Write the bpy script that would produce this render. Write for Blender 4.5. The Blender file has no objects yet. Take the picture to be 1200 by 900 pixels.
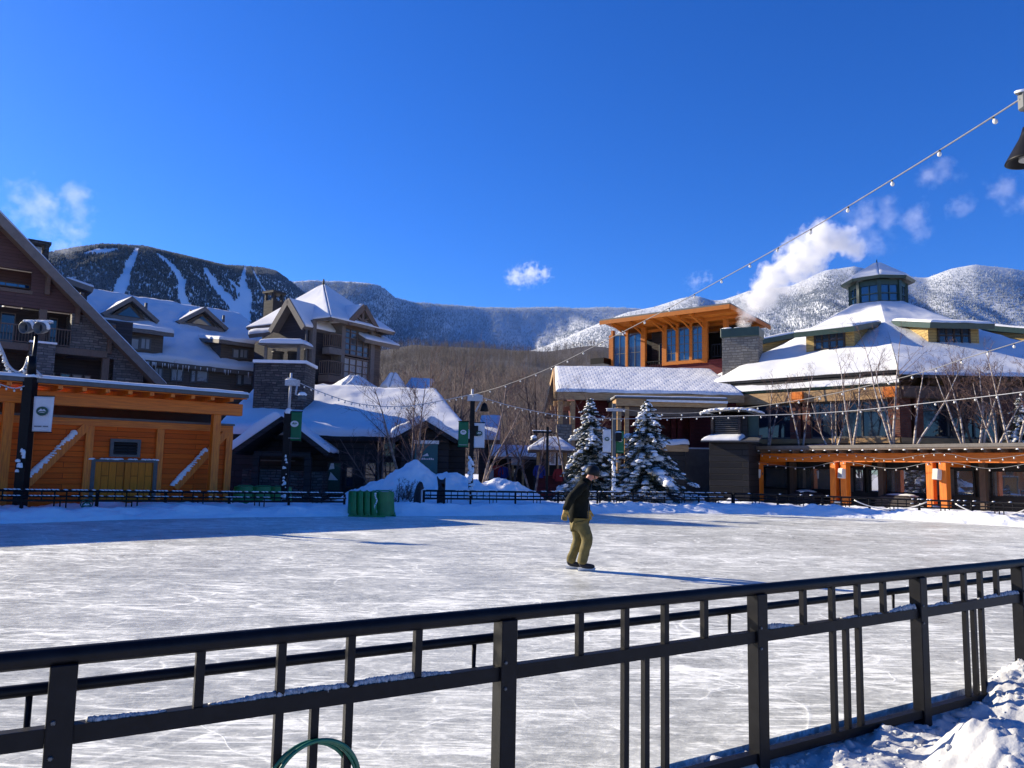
import bpy, bmesh, math, random
import numpy as np
from mathutils import Vector, Matrix, Quaternion

# ------------------------------------------------------------------ camera, sky, sun, exposure
SC = bpy.context.scene
COL = SC.collection
R = math.radians
CAM_H = 1.65
PITCH, ROLL, FOC = R(6.15), R(1.1), 900.0          # focal length in pixels of the 1200 px wide photograph
_F = Vector((0, math.cos(PITCH), math.sin(PITCH)))
_R0 = Vector((1, 0, 0))
_U0 = _R0.cross(_F)
_R = _R0 * math.cos(ROLL) + _U0 * math.sin(ROLL)
_U = -_R0 * math.sin(ROLL) + _U0 * math.cos(ROLL)
EYE = Vector((0, 0, CAM_H))
cam_d = bpy.data.cameras.new('camera')
cam_d.sensor_width = 36.0
cam_d.lens = FOC / 1200 * 36.0
cam_d.clip_start, cam_d.clip_end = 0.1, 20000
cam = bpy.data.objects.new('camera', cam_d)
COL.objects.link(cam)
cam.matrix_world = Matrix(((_R.x, _U.x, -_F.x, 0), (_R.y, _U.y, -_F.y, 0), (_R.z, _U.z, -_F.z, CAM_H), (0, 0, 0, 1)))
SC.camera = cam

SUN = Vector((-0.825, 0.40, 0.395)).normalized()
SUN_EL = math.asin(SUN.z)
SUN_AZ = math.atan2(SUN.x, SUN.y)                   # clockwise from +Y
world = bpy.data.worlds.new('World')
SC.world = world
world.use_nodes = True
wn, wl = world.node_tree.nodes, world.node_tree.links
wn.clear()
sky = wn.new('ShaderNodeTexSky')
sky.sky_type = 'NISHITA'
sky.sun_disc = False
sky.sun_elevation = SUN_EL
sky.sun_rotation = SUN_AZ
sky.altitude = 500
sky.air_density = 1.0
sky.dust_density = 0.35
sky.ozone_density = 3.0
hsv = wn.new('ShaderNodeHueSaturation')
hsv.inputs['Saturation'].default_value = 1.3
tint = wn.new('ShaderNodeMix'); tint.data_type = 'RGBA'; tint.blend_type = 'MULTIPLY'
tint.inputs[0].default_value = 1.0; tint.inputs[7].default_value = (0.32, 0.535, 0.96, 1)
gam = wn.new('ShaderNodeGamma')
gam.inputs['Gamma'].default_value = 1.0
bg = wn.new('ShaderNodeBackground')
bg.inputs['Strength'].default_value = 0.10
wo = wn.new('ShaderNodeOutputWorld')
wl.new(sky.outputs[0], hsv.inputs['Color'])
wl.new(hsv.outputs[0], tint.inputs[6])
wl.new(tint.outputs[2], gam.inputs['Color'])
wl.new(gam.outputs[0], bg.inputs['Color'])
wl.new(bg.outputs[0], wo.inputs['Surface'])
sun_d = bpy.data.lights.new('sun', 'SUN')
sun_d.energy = 5.0
sun_d.angle = R(0.5)
sun_d.color = (1.0, 0.88, 0.67)
sun_o = bpy.data.objects.new('sun', sun_d)
sun_o.rotation_euler = SUN.to_track_quat('Z', 'Y').to_euler()
sun_o.location = (-60, 30, 60)
COL.objects.link(sun_o)
vs = SC.view_settings
vs.view_transform = 'Standard'
vs.look = 'None'
vs.gamma = 1.0
vs.use_curve_mapping = False
vs.exposure = 1.0
SC.render.engine = 'CYCLES'
cy = SC.cycles
cy.use_denoising = True
cy.max_bounces = 6
cy.diffuse_bounces = 5
cy.glossy_bounces = 3
cy.transmission_bounces = 4
cy.transparent_max_bounces = 12
cy.volume_bounces = 3
cy.sample_clamp_indirect = 6.0
cy.caustics_reflective = False
cy.caustics_refractive = False

# ------------------------------------------------------------------ pixel <-> place helpers (photograph pixels)
def ray(px, py):
    return _F + _R * ((px - 600) / FOC) + _U * ((450 - py) / FOC)

def at(px, py, Y):
    d = ray(px, py)
    return EYE + d * (Y / d.y)

def ground(px, py, z=0.0):
    d = ray(px, py)
    return EYE + d * ((z - CAM_H) / d.z)

def proj(p):
    v = p - EYE
    k = v.dot(_F)
    return 600 + FOC * v.dot(_R) / k, 450 - FOC * v.dot(_U) / k

class Frame:
    """a vertical facade through two places on the plan: x runs along it, y runs into the building"""
    def __init__(self, pxa, Ya, pxb, Yb, py=545, z0=0.0):
        a, b = at(pxa, py, Ya), at(pxb, py, Yb)
        self.o = Vector((a.x, a.y, z0))
        self.ang = math.atan2(b.y - a.y, b.x - a.x)
        self.len = math.hypot(b.x - a.x, b.y - a.y)
        self.ux = Vector((math.cos(self.ang), math.sin(self.ang), 0))
        self.uy = Vector((-math.sin(self.ang), math.cos(self.ang), 0))
    def hit(self, px, py, y=0.0):
        d = ray(px, py)
        k = (y - (EYE - self.o).dot(self.uy)) / d.dot(self.uy)
        p = EYE + d * k - self.o
        return Vector((p.dot(self.ux), y, p.z))
    def xz(self, px, py, y=0.0):
        p = self.hit(px, py, y)
        return p.x, p.z
    def w(self, p):
        return self.o + self.ux * p[0] + self.uy * p[1] + Vector((0, 0, p[2]))

# ------------------------------------------------------------------ object helpers
def tag(o, label=None, cat=None, group=None, kind=None):
    if label: o['label'] = label
    if cat: o['category'] = cat
    if group: o['group'] = group
    if kind: o['kind'] = kind
    return o

def thing(name, label, cat, loc=(0, 0, 0), rot=0.0, group=None):
    o = bpy.data.objects.new(name, None)
    o.empty_display_size = 0.3
    COL.objects.link(o)
    o.location = loc
    o.rotation_euler = (0, 0, rot)
    return tag(o, label, cat, group)

class MB:
    """collects shapes and links them as ONE mesh object"""
    def __init__(self):
        self.v, self.f, self.m, self.sm = [], [], [], []
        self.cur = 0
        self.smooth = False
    def add(self, vs_, fs):
        n = len(self.v)
        self.v.extend([tuple(p) for p in vs_])
        for q in fs:
            self.f.append(tuple(n + i for i in q)); self.m.append(self.cur); self.sm.append(self.smooth)
        return self
    def box(self, a, b):
        x0, y0, z0 = (min(a[i], b[i]) for i in range(3))
        x1, y1, z1 = (max(a[i], b[i]) for i in range(3))
        return self.add([(x0, y0, z0), (x1, y0, z0), (x1, y1, z0), (x0, y1, z0), (x0, y0, z1), (x1, y0, z1), (x1, y1, z1), (x0, y1, z1)],
                        [(0, 3, 2, 1), (4, 5, 6, 7), (0, 1, 5, 4), (1, 2, 6, 5), (2, 3, 7, 6), (3, 0, 4, 7)])
    def bar(self, p, q, w, h, up=(0, 0, 1)):
        """rectangular bar from p to q, w across, h along up"""
        p, q, up = Vector(p), Vector(q), Vector(up)
        d = (q - p).normalized()
        s = d.cross(up)
        if s.length < 1e-4: s = d.cross(Vector((0, 1, 0)))
        s.normalize(); u = s.cross(d)
        s, u = s * (w / 2), u * (h / 2)
        return self.add([p - s - u, p + s - u, p + s + u, p - s + u, q - s - u, q + s - u, q + s + u, q - s + u],
                        [(0, 1, 2, 3), (7, 6, 5, 4), (0, 4, 5, 1), (1, 5, 6, 2), (2, 6, 7, 3), (3, 7, 4, 0)])
    def tube(self, pts, rad, n=6, cap=True):
        pts = [Vector(p) for p in pts]
        rads = rad if isinstance(rad, (list, tuple)) else [rad] * len(pts)
        base = len(self.v); ref = None
        for i, p in enumerate(pts):
            d = (pts[min(i + 1, len(pts) - 1)] - pts[max(i - 1, 0)])
            if d.length < 1e-9: d = Vector((0, 0, 1))
            d.normalize()
            if ref is None:
                ref = d.cross(Vector((0, 0, 1)))
                if ref.length < 1e-3: ref = d.cross(Vector((1, 0, 0)))
            ref = (ref - d * ref.dot(d))
            if ref.length < 1e-6: ref = d.orthogonal()
            ref.normalize(); b = d.cross(ref)
            for k in range(n):
                a = 2 * math.pi * k / n
                self.v.append(tuple(p + (ref * math.cos(a) + b * math.sin(a)) * rads[i]))
        for i in range(len(pts) - 1):
            for k in range(n):
                k2 = (k + 1) % n
                self.f.append((base + i * n + k, base + i * n + k2, base + (i + 1) * n + k2, base + (i + 1) * n + k)); self.m.append(self.cur); self.sm.append(n > 4)
        if cap and n > 2:
            self.f.append(tuple(base + k for k in reversed(range(n)))); self.m.append(self.cur); self.sm.append(False)
            e = base + (len(pts) - 1) * n
            self.f.append(tuple(e + k for k in range(n))); self.m.append(self.cur); self.sm.append(False)
        return self
    def prism(self, poly, vec):
        """polygon (3-D points) pushed along vec"""
        n = len(poly); vec = Vector(vec)
        a = [Vector(p) for p in poly]
        nrm = Vector((0, 0, 0))
        for i in range(n): nrm += a[i].cross(a[(i + 1) % n])
        if nrm.dot(vec) > 0: a.reverse()
        vs_ = a + [p + vec for p in a]
        return self.add(vs_, [tuple(range(n)), tuple(reversed(range(n, 2 * n)))] + [(i, i + n, (i + 1) % n + n, (i + 1) % n) for i in range(n)])
    def lathe(self, prof, c=(0, 0, 0), n=16, axis='z'):
        base = len(self.v); c = Vector(c)
        for r_, z in prof:
            for k in range(n):
                a = 2 * math.pi * k / n
                self.v.append(tuple(c + Vector((r_ * math.cos(a), r_ * math.sin(a), z))))
        for i in range(len(prof) - 1):
            for k in range(n):
                k2 = (k + 1) % n
                self.f.append((base + i * n + k, base + i * n + k2, base + (i + 1) * n + k2, base + (i + 1) * n + k)); self.m.append(self.cur); self.sm.append(n > 8)
        if prof[0][0] > 1e-4: self.f.append(tuple(base + k for k in reversed(range(n)))); self.m.append(self.cur); self.sm.append(False)
        if prof[-1][0] > 1e-4:
            e = base + (len(prof) - 1) * n
            self.f.append(tuple(e + k for k in range(n))); self.m.append(self.cur); self.sm.append(False)
        return self
    def lump(self, c, r, rng, squash=0.6, seg=8, rings=5, jit=0.25):
        """an uneven lump of snow"""
        c = Vector(c); rx, ry = (r if isinstance(r, (tuple, list)) else (r, r))
        base = len(self.v); hgt = min(rx, ry) * squash
        ph = [rng.uniform(1 - jit, 1 + jit) for _ in range(seg)]
        self.v.append(tuple(c + Vector((0, 0, hgt * rng.uniform(0.85, 1.1)))))
        for i in range(1, rings + 1):
            t = i / rings * math.pi * 0.62
            for k in range(seg):
                a = 2 * math.pi * k / seg
                q = ph[k] * rng.uniform(1 - jit * .4, 1 + jit * .4)
                self.v.append(tuple(c + Vector((rx * math.sin(t) * math.cos(a) * q, ry * math.sin(t) * math.sin(a) * q, hgt * math.cos(t)))))
        for k in range(seg):
            self.f.append((base, base + 1 + k, base + 1 + (k + 1) % seg)); self.m.append(self.cur); self.sm.append(True)
        for i in range(rings - 1):
            for k in range(seg):
                a0 = base + 1 + i * seg
                self.f.append((a0 + k, a0 + seg + k, a0 + seg + (k + 1) % seg, a0 + (k + 1) % seg)); self.m.append(self.cur); self.sm.append(True)
        return self
    def build(self, name, mats, parent=None, loc=None, bevel=0.0):
        me = bpy.data.meshes.new(name)
        me.from_pydata(self.v, [], self.f)
        mats = mats if isinstance(mats, (list, tuple)) else [mats]
        for m in mats: me.materials.append(m)
        if len(mats) > 1: me.polygons.foreach_set('material_index', self.m)
        me.polygons.foreach_set('use_smooth', self.sm)
        me.update()
        o = bpy.data.objects.new(name, me)
        COL.objects.link(o)
        if parent is not None: o.parent = parent
        if loc is not None: o.location = loc
        if bevel:
            b = o.modifiers.new('bevel', 'BEVEL'); b.width = bevel; b.segments = 1; b.limit_method = 'ANGLE'
        return o

def copy_tree(o, parent=None):
    c = o.copy(); COL.objects.link(c)
    if parent is not None: c.parent = parent
    for ch in list(o.children): copy_tree(ch, c)
    return c

def grid_mesh(name, X, Y, Z, mat, smooth=True, parent=None):
    """X, Y, Z: 2-D arrays"""
    n, m = X.shape
    co = np.stack([X, Y, Z], -1).reshape(-1, 3).astype(np.float32)
    i, j = np.meshgrid(np.arange(n - 1), np.arange(m - 1), indexing='ij')
    a = (i * m + j).ravel()
    q = np.stack([a, a + 1, a + m + 1, a + m], -1)
    return quad_mesh(name, co, q, mat, smooth, parent)

def quad_mesh(name, co, q, mat, smooth=False, parent=None):
    me = bpy.data.meshes.new(name)
    k = q.shape[1]
    me.vertices.add(len(co)); me.vertices.foreach_set('co', np.ascontiguousarray(co, dtype=np.float32).ravel())
    me.loops.add(q.size); me.loops.foreach_set('vertex_index', np.ascontiguousarray(q, dtype=np.int32).ravel())
    me.polygons.add(len(q))
    me.polygons.foreach_set('loop_start', np.arange(0, q.size, k, dtype=np.int32))
    me.polygons.foreach_set('loop_total', np.full(len(q), k, dtype=np.int32))
    if smooth: me.polygons.foreach_set('use_smooth', np.ones(len(q), dtype=bool))
    me.materials.append(mat)
    me.update(calc_edges=True)
    me.validate()
    o = bpy.data.objects.new(name, me)
    COL.objects.link(o)
    if parent is not None: o.parent = parent
    return o

# value noise
def _hash(ix, iy, seed):
    h = (ix.astype(np.int64) * 374761393 + iy.astype(np.int64) * 668265263 + seed * 974634777) & 0x7fffffff
    h = ((h ^ (h >> 13)) * 1274126177) & 0x7fffffff
    return ((h ^ (h >> 16)) & 0xffff) / 65535.0
def vnoise(x, y, seed=0):
    ix, iy = np.floor(x), np.floor(y)
    fx, fy = x - ix, y - iy
    fx, fy = fx * fx * (3 - 2 * fx), fy * fy * (3 - 2 * fy)
    a, b = _hash(ix, iy, seed), _hash(ix + 1, iy, seed)
    c, d = _hash(ix, iy + 1, seed), _hash(ix + 1, iy + 1, seed)
    return (a * (1 - fx) + b * fx) * (1 - fy) + (c * (1 - fx) + d * fx) * fy - 0.5
def fbm(x, y, oct_=5, seed=0, gain=0.5):
    x, y = np.asarray(x, float), np.asarray(y, float)
    s, a = 0, 1.0
    for k in range(oct_):
        s = s + a * vnoise(x * 2 ** k + 17.3 * k, y * 2 ** k - 9.1 * k, seed + k); a *= gain
    return s

# ------------------------------------------------------------------ materials
def new_mat(name):
    m = bpy.data.materials.new(name); m.use_nodes = True
    nt = m.node_tree
    return m, nt, nt.nodes['Principled BSDF']

def rgba(c): return (c[0], c[1], c[2], 1)

def _mix(nt, fac, a, b):
    n = nt.nodes.new('ShaderNodeMix'); n.data_type = 'RGBA'
    for key, v in ((0, fac), (6, a), (7, b)):
        if hasattr(v, 'is_output'): nt.links.new(v, n.inputs[key])
        elif key == 0: n.inputs[0].default_value = v
        else: n.inputs[key].default_value = rgba(v)
    return n.outputs[2]

def _math(nt, op, a, b=None, c=None, clamp=False):
    n = nt.nodes.new('ShaderNodeMath'); n.operation = op; n.use_clamp = clamp
    for i, v in enumerate((a, b, c)):
        if v is None: continue
        if hasattr(v, 'is_output'): nt.links.new(v, n.inputs[i])
        else: n.inputs[i].default_value = v
    return n.outputs[0]

def _coord(nt, scale=(1, 1, 1), rot=(0, 0, 0), kind='Object'):
    tc = nt.nodes.new('ShaderNodeTexCoord'); mp = nt.nodes.new('ShaderNodeMapping')
    mp.inputs['Scale'].default_value = scale; mp.inputs['Rotation'].default_value = rot
    nt.links.new(tc.outputs[kind], mp.inputs['Vector'])
    return mp.outputs[0]

def _noise(nt, vec, scale=5, detail=4, rough=0.55, dist=0.0):
    n = nt.nodes.new('ShaderNodeTexNoise')
    n.inputs['Scale'].default_value = scale; n.inputs['Detail'].default_value = detail
    n.inputs['Roughness'].default_value = rough; n.inputs['Distortion'].default_value = dist
    nt.links.new(vec, n.inputs['Vector'])
    return n.outputs['Fac']

def _ramp(nt, fac, stops):
    n = nt.nodes.new('ShaderNodeValToRGB'); cr = n.color_ramp
    while len(cr.elements) < len(stops): cr.elements.new(0.5)
    for e, (p, c) in zip(cr.elements, stops):
        e.position = p; e.color = rgba(c) if hasattr(c, '__len__') else (c, c, c, 1)
    nt.links.new(fac, n.inputs[0])
    return n.outputs[0]

def _bump(nt, bsdf, h, strength=0.3, dist=0.02):
    b = nt.nodes.new('ShaderNodeBump'); b.inputs['Strength'].default_value = strength; b.inputs['Distance'].default_value = dist
    nt.links.new(h, b.inputs['Height']); nt.links.new(b.outputs[0], bsdf.inputs['Normal'])

def pm(name, c1, c2=None, scale=4, rough=0.6, bump=0.0, bdist=0.01, stretch=(1, 1, 1), metal=0.0, spec=0.5, lo=0.35, hi=0.65):
    m, nt, b = new_mat(name)
    b.inputs['Roughness'].default_value = rough; b.inputs['Metallic'].default_value = metal
    b.inputs['Specular IOR Level'].default_value = spec
    if c2 is None: c2 = tuple(x * 0.75 for x in c1)
    v = _coord(nt, stretch)
    n = _noise(nt, v, scale, 6, 0.6)
    nt.links.new(_ramp(nt, n, [(lo, c1), (hi, c2)]), b.inputs['Base Color'])
    if bump: _bump(nt, b, n, bump, bdist)
    return m

def _wallvec(nt):
    tc = nt.nodes.new('ShaderNodeTexCoord'); s = nt.nodes.new('ShaderNodeSeparateXYZ'); c = nt.nodes.new('ShaderNodeCombineXYZ')
    nt.links.new(tc.outputs['Object'], s.inputs[0])
    nt.links.new(_math(nt, 'ADD', s.outputs[0], s.outputs[1]), c.inputs[0]); nt.links.new(s.outputs[2], c.inputs[1])
    return c.outputs[0], tc.outputs['Object']

def boards(name, c1, c2, w=0.2, length=2.4, gap=0.012, vertical=False, rough=0.65, gapcol=None, bump=0.6):
    """boarding or masonry laid in courses"""
    m, nt, b = new_mat(name)
    b.inputs['Roughness'].default_value = rough; b.inputs['Specular IOR Level'].default_value = 0.22
    v, o = _wallvec(nt)
    if vertical:
        mp = nt.nodes.new('ShaderNodeMapping'); mp.inputs['Rotation'].default_value = (0, 0, R(90)); nt.links.new(v, mp.inputs[0]); v = mp.outputs[0]
    br = nt.nodes.new('ShaderNodeTexBrick')
    br.inputs['Scale'].default_value = 1.0
    br.inputs['Brick Width'].default_value = length; br.inputs['Row Height'].default_value = w
    br.inputs['Mortar Size'].default_value = gap; br.inputs['Mortar Smooth'].default_value = 0.3
    br.inputs['Bias'].default_value = -0.1
    br.offset = 0.37; br.inputs['Color1'].default_value = rgba(c1); br.inputs['Color2'].default_value = rgba(c2)
    br.inputs['Mortar'].default_value = rgba(gapcol or tuple(x * 0.25 for x in c1))
    nt.links.new(v, br.inputs['Vector'])
    mp2 = nt.nodes.new('ShaderNodeMapping'); mp2.inputs['Scale'].default_value = (1, 1, 14) if not vertical else (14, 14, 1)
    nt.links.new(o, mp2.inputs[0])
    n = _noise(nt, mp2.outputs[0], 2.0, 5, 0.6)
    col = _mix(nt, _ramp(nt, n, [(0.35, 0.0), (0.7, 0.45)]), br.outputs['Color'], tuple(x * 0.45 for x in c1))
    nt.links.new(col, b.inputs['Base Color'])
    h = _math(nt, 'SUBTRACT', n, _math(nt, 'MULTIPLY', br.outputs['Fac'], 2.0))
    _bump(nt, b, h, bump, 0.012)
    return m

def stone(name, c1, c2, c3, w=0.16, length=0.5, mortar=0.02):
    m, nt, b = new_mat(name)
    b.inputs['Roughness'].default_value = 0.85
    v, o = _wallvec(nt)
    d = nt.nodes.new('ShaderNodeTexNoise'); d.inputs['Scale'].default_value = 1.6; d.inputs['Detail'].default_value = 2; nt.links.new(v, d.inputs['Vector'])
    mx = nt.nodes.new('ShaderNodeVectorMath'); mx.operation = 'MULTIPLY_ADD'
    mx.inputs[1].default_value = (0.25, 0.16, 0); nt.links.new(d.outputs['Color'], mx.inputs[0]); nt.links.new(v, mx.inputs[2])
    br = nt.nodes.new('ShaderNodeTexBrick')
    br.inputs['Scale'].default_value = 1.0
    br.inputs['Brick Width'].default_value = length; br.inputs['Row Height'].default_value = w
    br.inputs['Mortar Size'].default_value = mortar; br.inputs['Mortar Smooth'].default_value = 0.4
    br.squash = 0.6; br.squash_frequency = 3; br.offset = 0.43
    br.inputs['Color1'].default_value = rgba(c1); br.inputs['Color2'].default_value = rgba(c2); br.inputs['Mortar'].default_value = rgba(c3)
    nt.links.new(mx.outputs[0], br.inputs['Vector'])
    n = _noise(nt, o, 3.0, 6, 0.65)
    col = _mix(nt, _ramp(nt, n, [(0.4, 0.0), (0.65, 0.6)]), br.outputs['Color'], tuple(x * 0.5 for x in c1))
    nt.links.new(col, b.inputs['Base Color'])
    _bump(nt, b, _math(nt, 'SUBTRACT', n, _math(nt, 'MULTIPLY', br.outputs['Fac'], 1.5)), 0.9, 0.04)
    return m

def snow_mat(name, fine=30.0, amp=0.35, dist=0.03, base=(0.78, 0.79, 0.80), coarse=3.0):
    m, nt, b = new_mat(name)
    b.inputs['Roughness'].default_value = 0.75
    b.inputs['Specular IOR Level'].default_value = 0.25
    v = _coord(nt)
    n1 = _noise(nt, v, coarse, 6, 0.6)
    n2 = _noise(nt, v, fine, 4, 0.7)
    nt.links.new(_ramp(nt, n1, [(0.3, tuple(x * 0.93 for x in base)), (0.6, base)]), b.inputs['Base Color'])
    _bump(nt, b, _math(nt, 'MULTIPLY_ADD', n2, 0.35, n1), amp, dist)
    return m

def glass_mat(name, col=(0.012, 0.02, 0.035), rough=0.04, spec=0.5):
    m, nt, b = new_mat(name)
    b.inputs['Roughness'].default_value = rough
    b.inputs['Specular IOR Level'].default_value = spec
    b.inputs['IOR'].default_value = 1.6
    v = _coord(nt)
    n = _noise(nt, v, 0.9, 2, 0.5)
    nt.links.new(_ramp(nt, n, [(0.3, col), (0.7, tuple(x * 1.8 for x in col))]), b.inputs['Base Color'])
    _bump(nt, b, n, 0.06, 0.02)
    return m

M = {}
M['snow'] = snow_mat('snow')
M['roof_snow'] = snow_mat('roof_snow', fine=6.0, amp=0.5, dist=0.07, coarse=0.6, base=(0.70, 0.71, 0.725))
def tile_snow():
    m, nt, b = new_mat('tile_snow')
    b.inputs['Roughness'].default_value = 0.8; b.inputs['Specular IOR Level'].default_value = 0.2
    v = _coord(nt)
    br = nt.nodes.new('ShaderNodeTexBrick'); br.inputs['Scale'].default_value = 1.0
    br.inputs['Brick Width'].default_value = 0.42; br.inputs['Row Height'].default_value = 0.42; br.inputs['Mortar Size'].default_value = 0.07; br.inputs['Mortar Smooth'].default_value = 1.0
    nt.links.new(v, br.inputs['Vector'])
    n = _noise(nt, v, 1.2, 5, 0.6)
    col = _ramp(nt, n, [(0.3, (0.60, 0.61, 0.63)), (0.65, (0.74, 0.75, 0.77))])
    nt.links.new(_mix(nt, _math(nt, 'MULTIPLY', br.outputs['Fac'], 0.16), col, (0.42, 0.42, 0.44)), b.inputs['Base Color'])
    _bump(nt, b, _math(nt, 'SUBTRACT', n, br.outputs['Fac']), 0.28, 0.05)
    return m
M['tile_snow'] = tile_snow()
M['pile_snow'] = snow_mat('pile_snow', fine=9.0, amp=0.6, dist=0.08, coarse=2.0, base=(0.86, 0.87, 0.88))  # shaded bank snow: base colour raised to stand in for missing light
M['near_snow'] = snow_mat('near_snow', fine=40.0, amp=0.5, dist=0.02, coarse=5.0, base=(0.52, 0.525, 0.53))  # sun-facing snow: base colour lowered to hold back the glare
M['red_timber'] = pm('red_timber', (0.45, 0.145, 0.018), (0.33, 0.095, 0.012), 3, 0.6, 0.2, 0.01, (1, 1, 9), spec=0.25)
M['black_metal'] = pm('black_metal', (0.0035, 0.0035, 0.005), (0.007, 0.007, 0.009), 14, 0.46, 0.12, 0.002, spec=0.17)
M['cedar'] = boards('cedar', (0.78, 0.125, 0.005), (0.55, 0.078, 0.004), 0.17, 4.0, 0.008)
M['orange_timber'] = pm('orange_timber', (0.82, 0.22, 0.010), (0.55, 0.115, 0.006), 4, 0.6, 0.4, 0.01, (6, 6, 0.5))
M['orange_beam'] = pm('orange_beam', (0.80, 0.205, 0.009), (0.52, 0.108, 0.005), 4, 0.6, 0.4, 0.01, (0.4, 6, 9))
M['door_plank'] = boards('door_plank', (0.66, 0.20, 0.014), (0.52, 0.14, 0.010), 0.22, 3.0, 0.01, True)
M['grey_trim'] = pm('grey_trim', (0.10, 0.095, 0.09), (0.075, 0.07, 0.065), 6, 0.6)
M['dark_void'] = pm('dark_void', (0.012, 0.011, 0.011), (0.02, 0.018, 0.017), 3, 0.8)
M['brown_siding'] = boards('brown_siding', (0.105, 0.058, 0.054), (0.078, 0.043, 0.042), 0.2, 5.0, 0.01)
M['slate_siding'] = boards('slate_siding', (0.052, 0.043, 0.045), (0.038, 0.032, 0.034), 0.2, 4.0, 0.012)
M['taupe_siding'] = boards('taupe_siding', (0.14, 0.105, 0.08), (0.105, 0.08, 0.062), 0.2, 4.0, 0.01)
M['brown_trim'] = pm('brown_trim', (0.13, 0.088, 0.062), (0.09, 0.06, 0.045), 4, 0.65, 0.1, 0.01, (4, 4, 1))
M['taupe_trim'] = pm('taupe_trim', (0.15, 0.13, 0.115), (0.11, 0.095, 0.085), 4, 0.65)
M['shingle'] = boards('shingle', (0.05, 0.05, 0.052), (0.035, 0.035, 0.038), 0.18, 0.3, 0.012)
M['grey_stone'] = stone('grey_stone', (0.20, 0.185, 0.175), (0.07, 0.066, 0.07), (0.03, 0.034, 0.034))
M['dark_stone'] = stone('dark_stone', (0.13, 0.115, 0.105), (0.03, 0.028, 0.03), (0.008, 0.008, 0.008), 0.13, 0.42)
M['tan_stone'] = stone('tan_stone', (0.30, 0.27, 0.22), (0.16, 0.145, 0.125), (0.10, 0.09, 0.08), 0.16, 0.4)
M['brick'] = stone('brick', (0.22, 0.065, 0.04), (0.15, 0.045, 0.03), (0.12, 0.09, 0.075), 0.09, 0.26, 0.012)
M['tan_timber'] = pm('tan_timber', (0.46, 0.29, 0.13), (0.30, 0.17, 0.07), 2.5, 0.6, 0.3, 0.015, (1, 1, 6))
M['yellow_siding'] = boards('yellow_siding', (0.44, 0.31, 0.12), (0.38, 0.26, 0.10), 0.16, 3.5, 0.01)
M['green_trim'] = pm('green_trim', (0.014, 0.038, 0.033), (0.02, 0.05, 0.042), 5, 0.45)
M['maroon'] = boards('maroon', (0.11, 0.018, 0.02), (0.085, 0.014, 0.016), 0.22, 4.0, 0.01)
M['dark_plank'] = boards('dark_plank', (0.032, 0.030, 0.031), (0.02, 0.019, 0.02), 0.3, 2.6, 0.02)
M['glass'] = glass_mat('glass')
M['mirror_glass'] = glass_mat('mirror_glass', (0.42, 0.42, 0.43), 0.02, 1.0)
M['mirror_glass'].node_tree.nodes['Principled BSDF'].inputs['Metallic'].default_value = 0.85
M['blue_glass'] = glass_mat('blue_glass', (0.01, 0.035, 0.09), 0.03, 1.0)
M['blind_glass'] = pm('blind_glass', (0.10, 0.10, 0.10), (0.04, 0.04, 0.045), 1.5, 0.12, spec=0.8)
M['pale_blind'] = pm('pale_blind', (0.34, 0.34, 0.33), (0.26, 0.26, 0.26), 1.5, 0.5)
M['white_paint'] = pm('white_paint', (0.72, 0.72, 0.72), (0.6, 0.6, 0.6), 6, 0.5)
M['white_cloth'] = pm('white_cloth', (0.66, 0.66, 0.68), (0.58, 0.58, 0.6), 3, 0.8, 0.2, 0.01)
M['green_cloth'] = pm('green_cloth', (0.006, 0.14, 0.055), (0.005, 0.11, 0.042), 3, 0.7, 0.2, 0.01)
M['logo_green'] = pm('logo_green', (0.02, 0.08, 0.055), (0.015, 0.06, 0.04), 8, 0.7)
M['teal'] = pm('teal', (0.004, 0.10, 0.115), (0.004, 0.085, 0.10), 4, 0.45)
M['green_plastic'] = pm('green_plastic', (0.005, 0.21, 0.05), (0.003, 0.13, 0.03), 3, 0.4)
M['hose_green'] = pm('hose_green', (0.004, 0.12, 0.065), (0.003, 0.09, 0.05), 20, 0.35)
M['bulb'] = pm('bulb', (0.75, 0.73, 0.68), (0.6, 0.58, 0.54), 10, 0.15)
M['cable'] = pm('cable', (0.20, 0.20, 0.21), (0.13, 0.13, 0.14), 20, 0.5)
M['iced_cable'] = pm('iced_cable', (0.50, 0.50, 0.52), (0.34, 0.34, 0.36), 20, 0.5)
M['lamp_grey'] = pm('lamp_grey', (0.09, 0.095, 0.10), (0.065, 0.07, 0.075), 8, 0.5)
M['bark_pale'] = pm('bark_pale', (0.52, 0.46, 0.42), (0.16, 0.11, 0.09), 3, 0.8, 0.3, 0.01, (1, 1, 2.5), lo=0.42, hi=0.62)
M['bark_tan'] = pm('bark_tan', (0.30, 0.22, 0.18), (0.12, 0.08, 0.065), 3, 0.85, 0.3, 0.01, (1, 1, 2.5), lo=0.42, hi=0.62)
M['bark_brown'] = pm('bark_brown', (0.17, 0.12, 0.09), (0.09, 0.06, 0.05), 6, 0.9)
M['twig'] = pm('twig', (0.15, 0.085, 0.07), (0.10, 0.06, 0.052), 2, 0.9)
M['twig_grey'] = pm('twig_grey', (0.16, 0.13, 0.115), (0.10, 0.08, 0.075), 2, 0.9)
M['needles'] = pm('needles', (0.028, 0.05, 0.032), (0.045, 0.062, 0.036), 6, 0.8)
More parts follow.
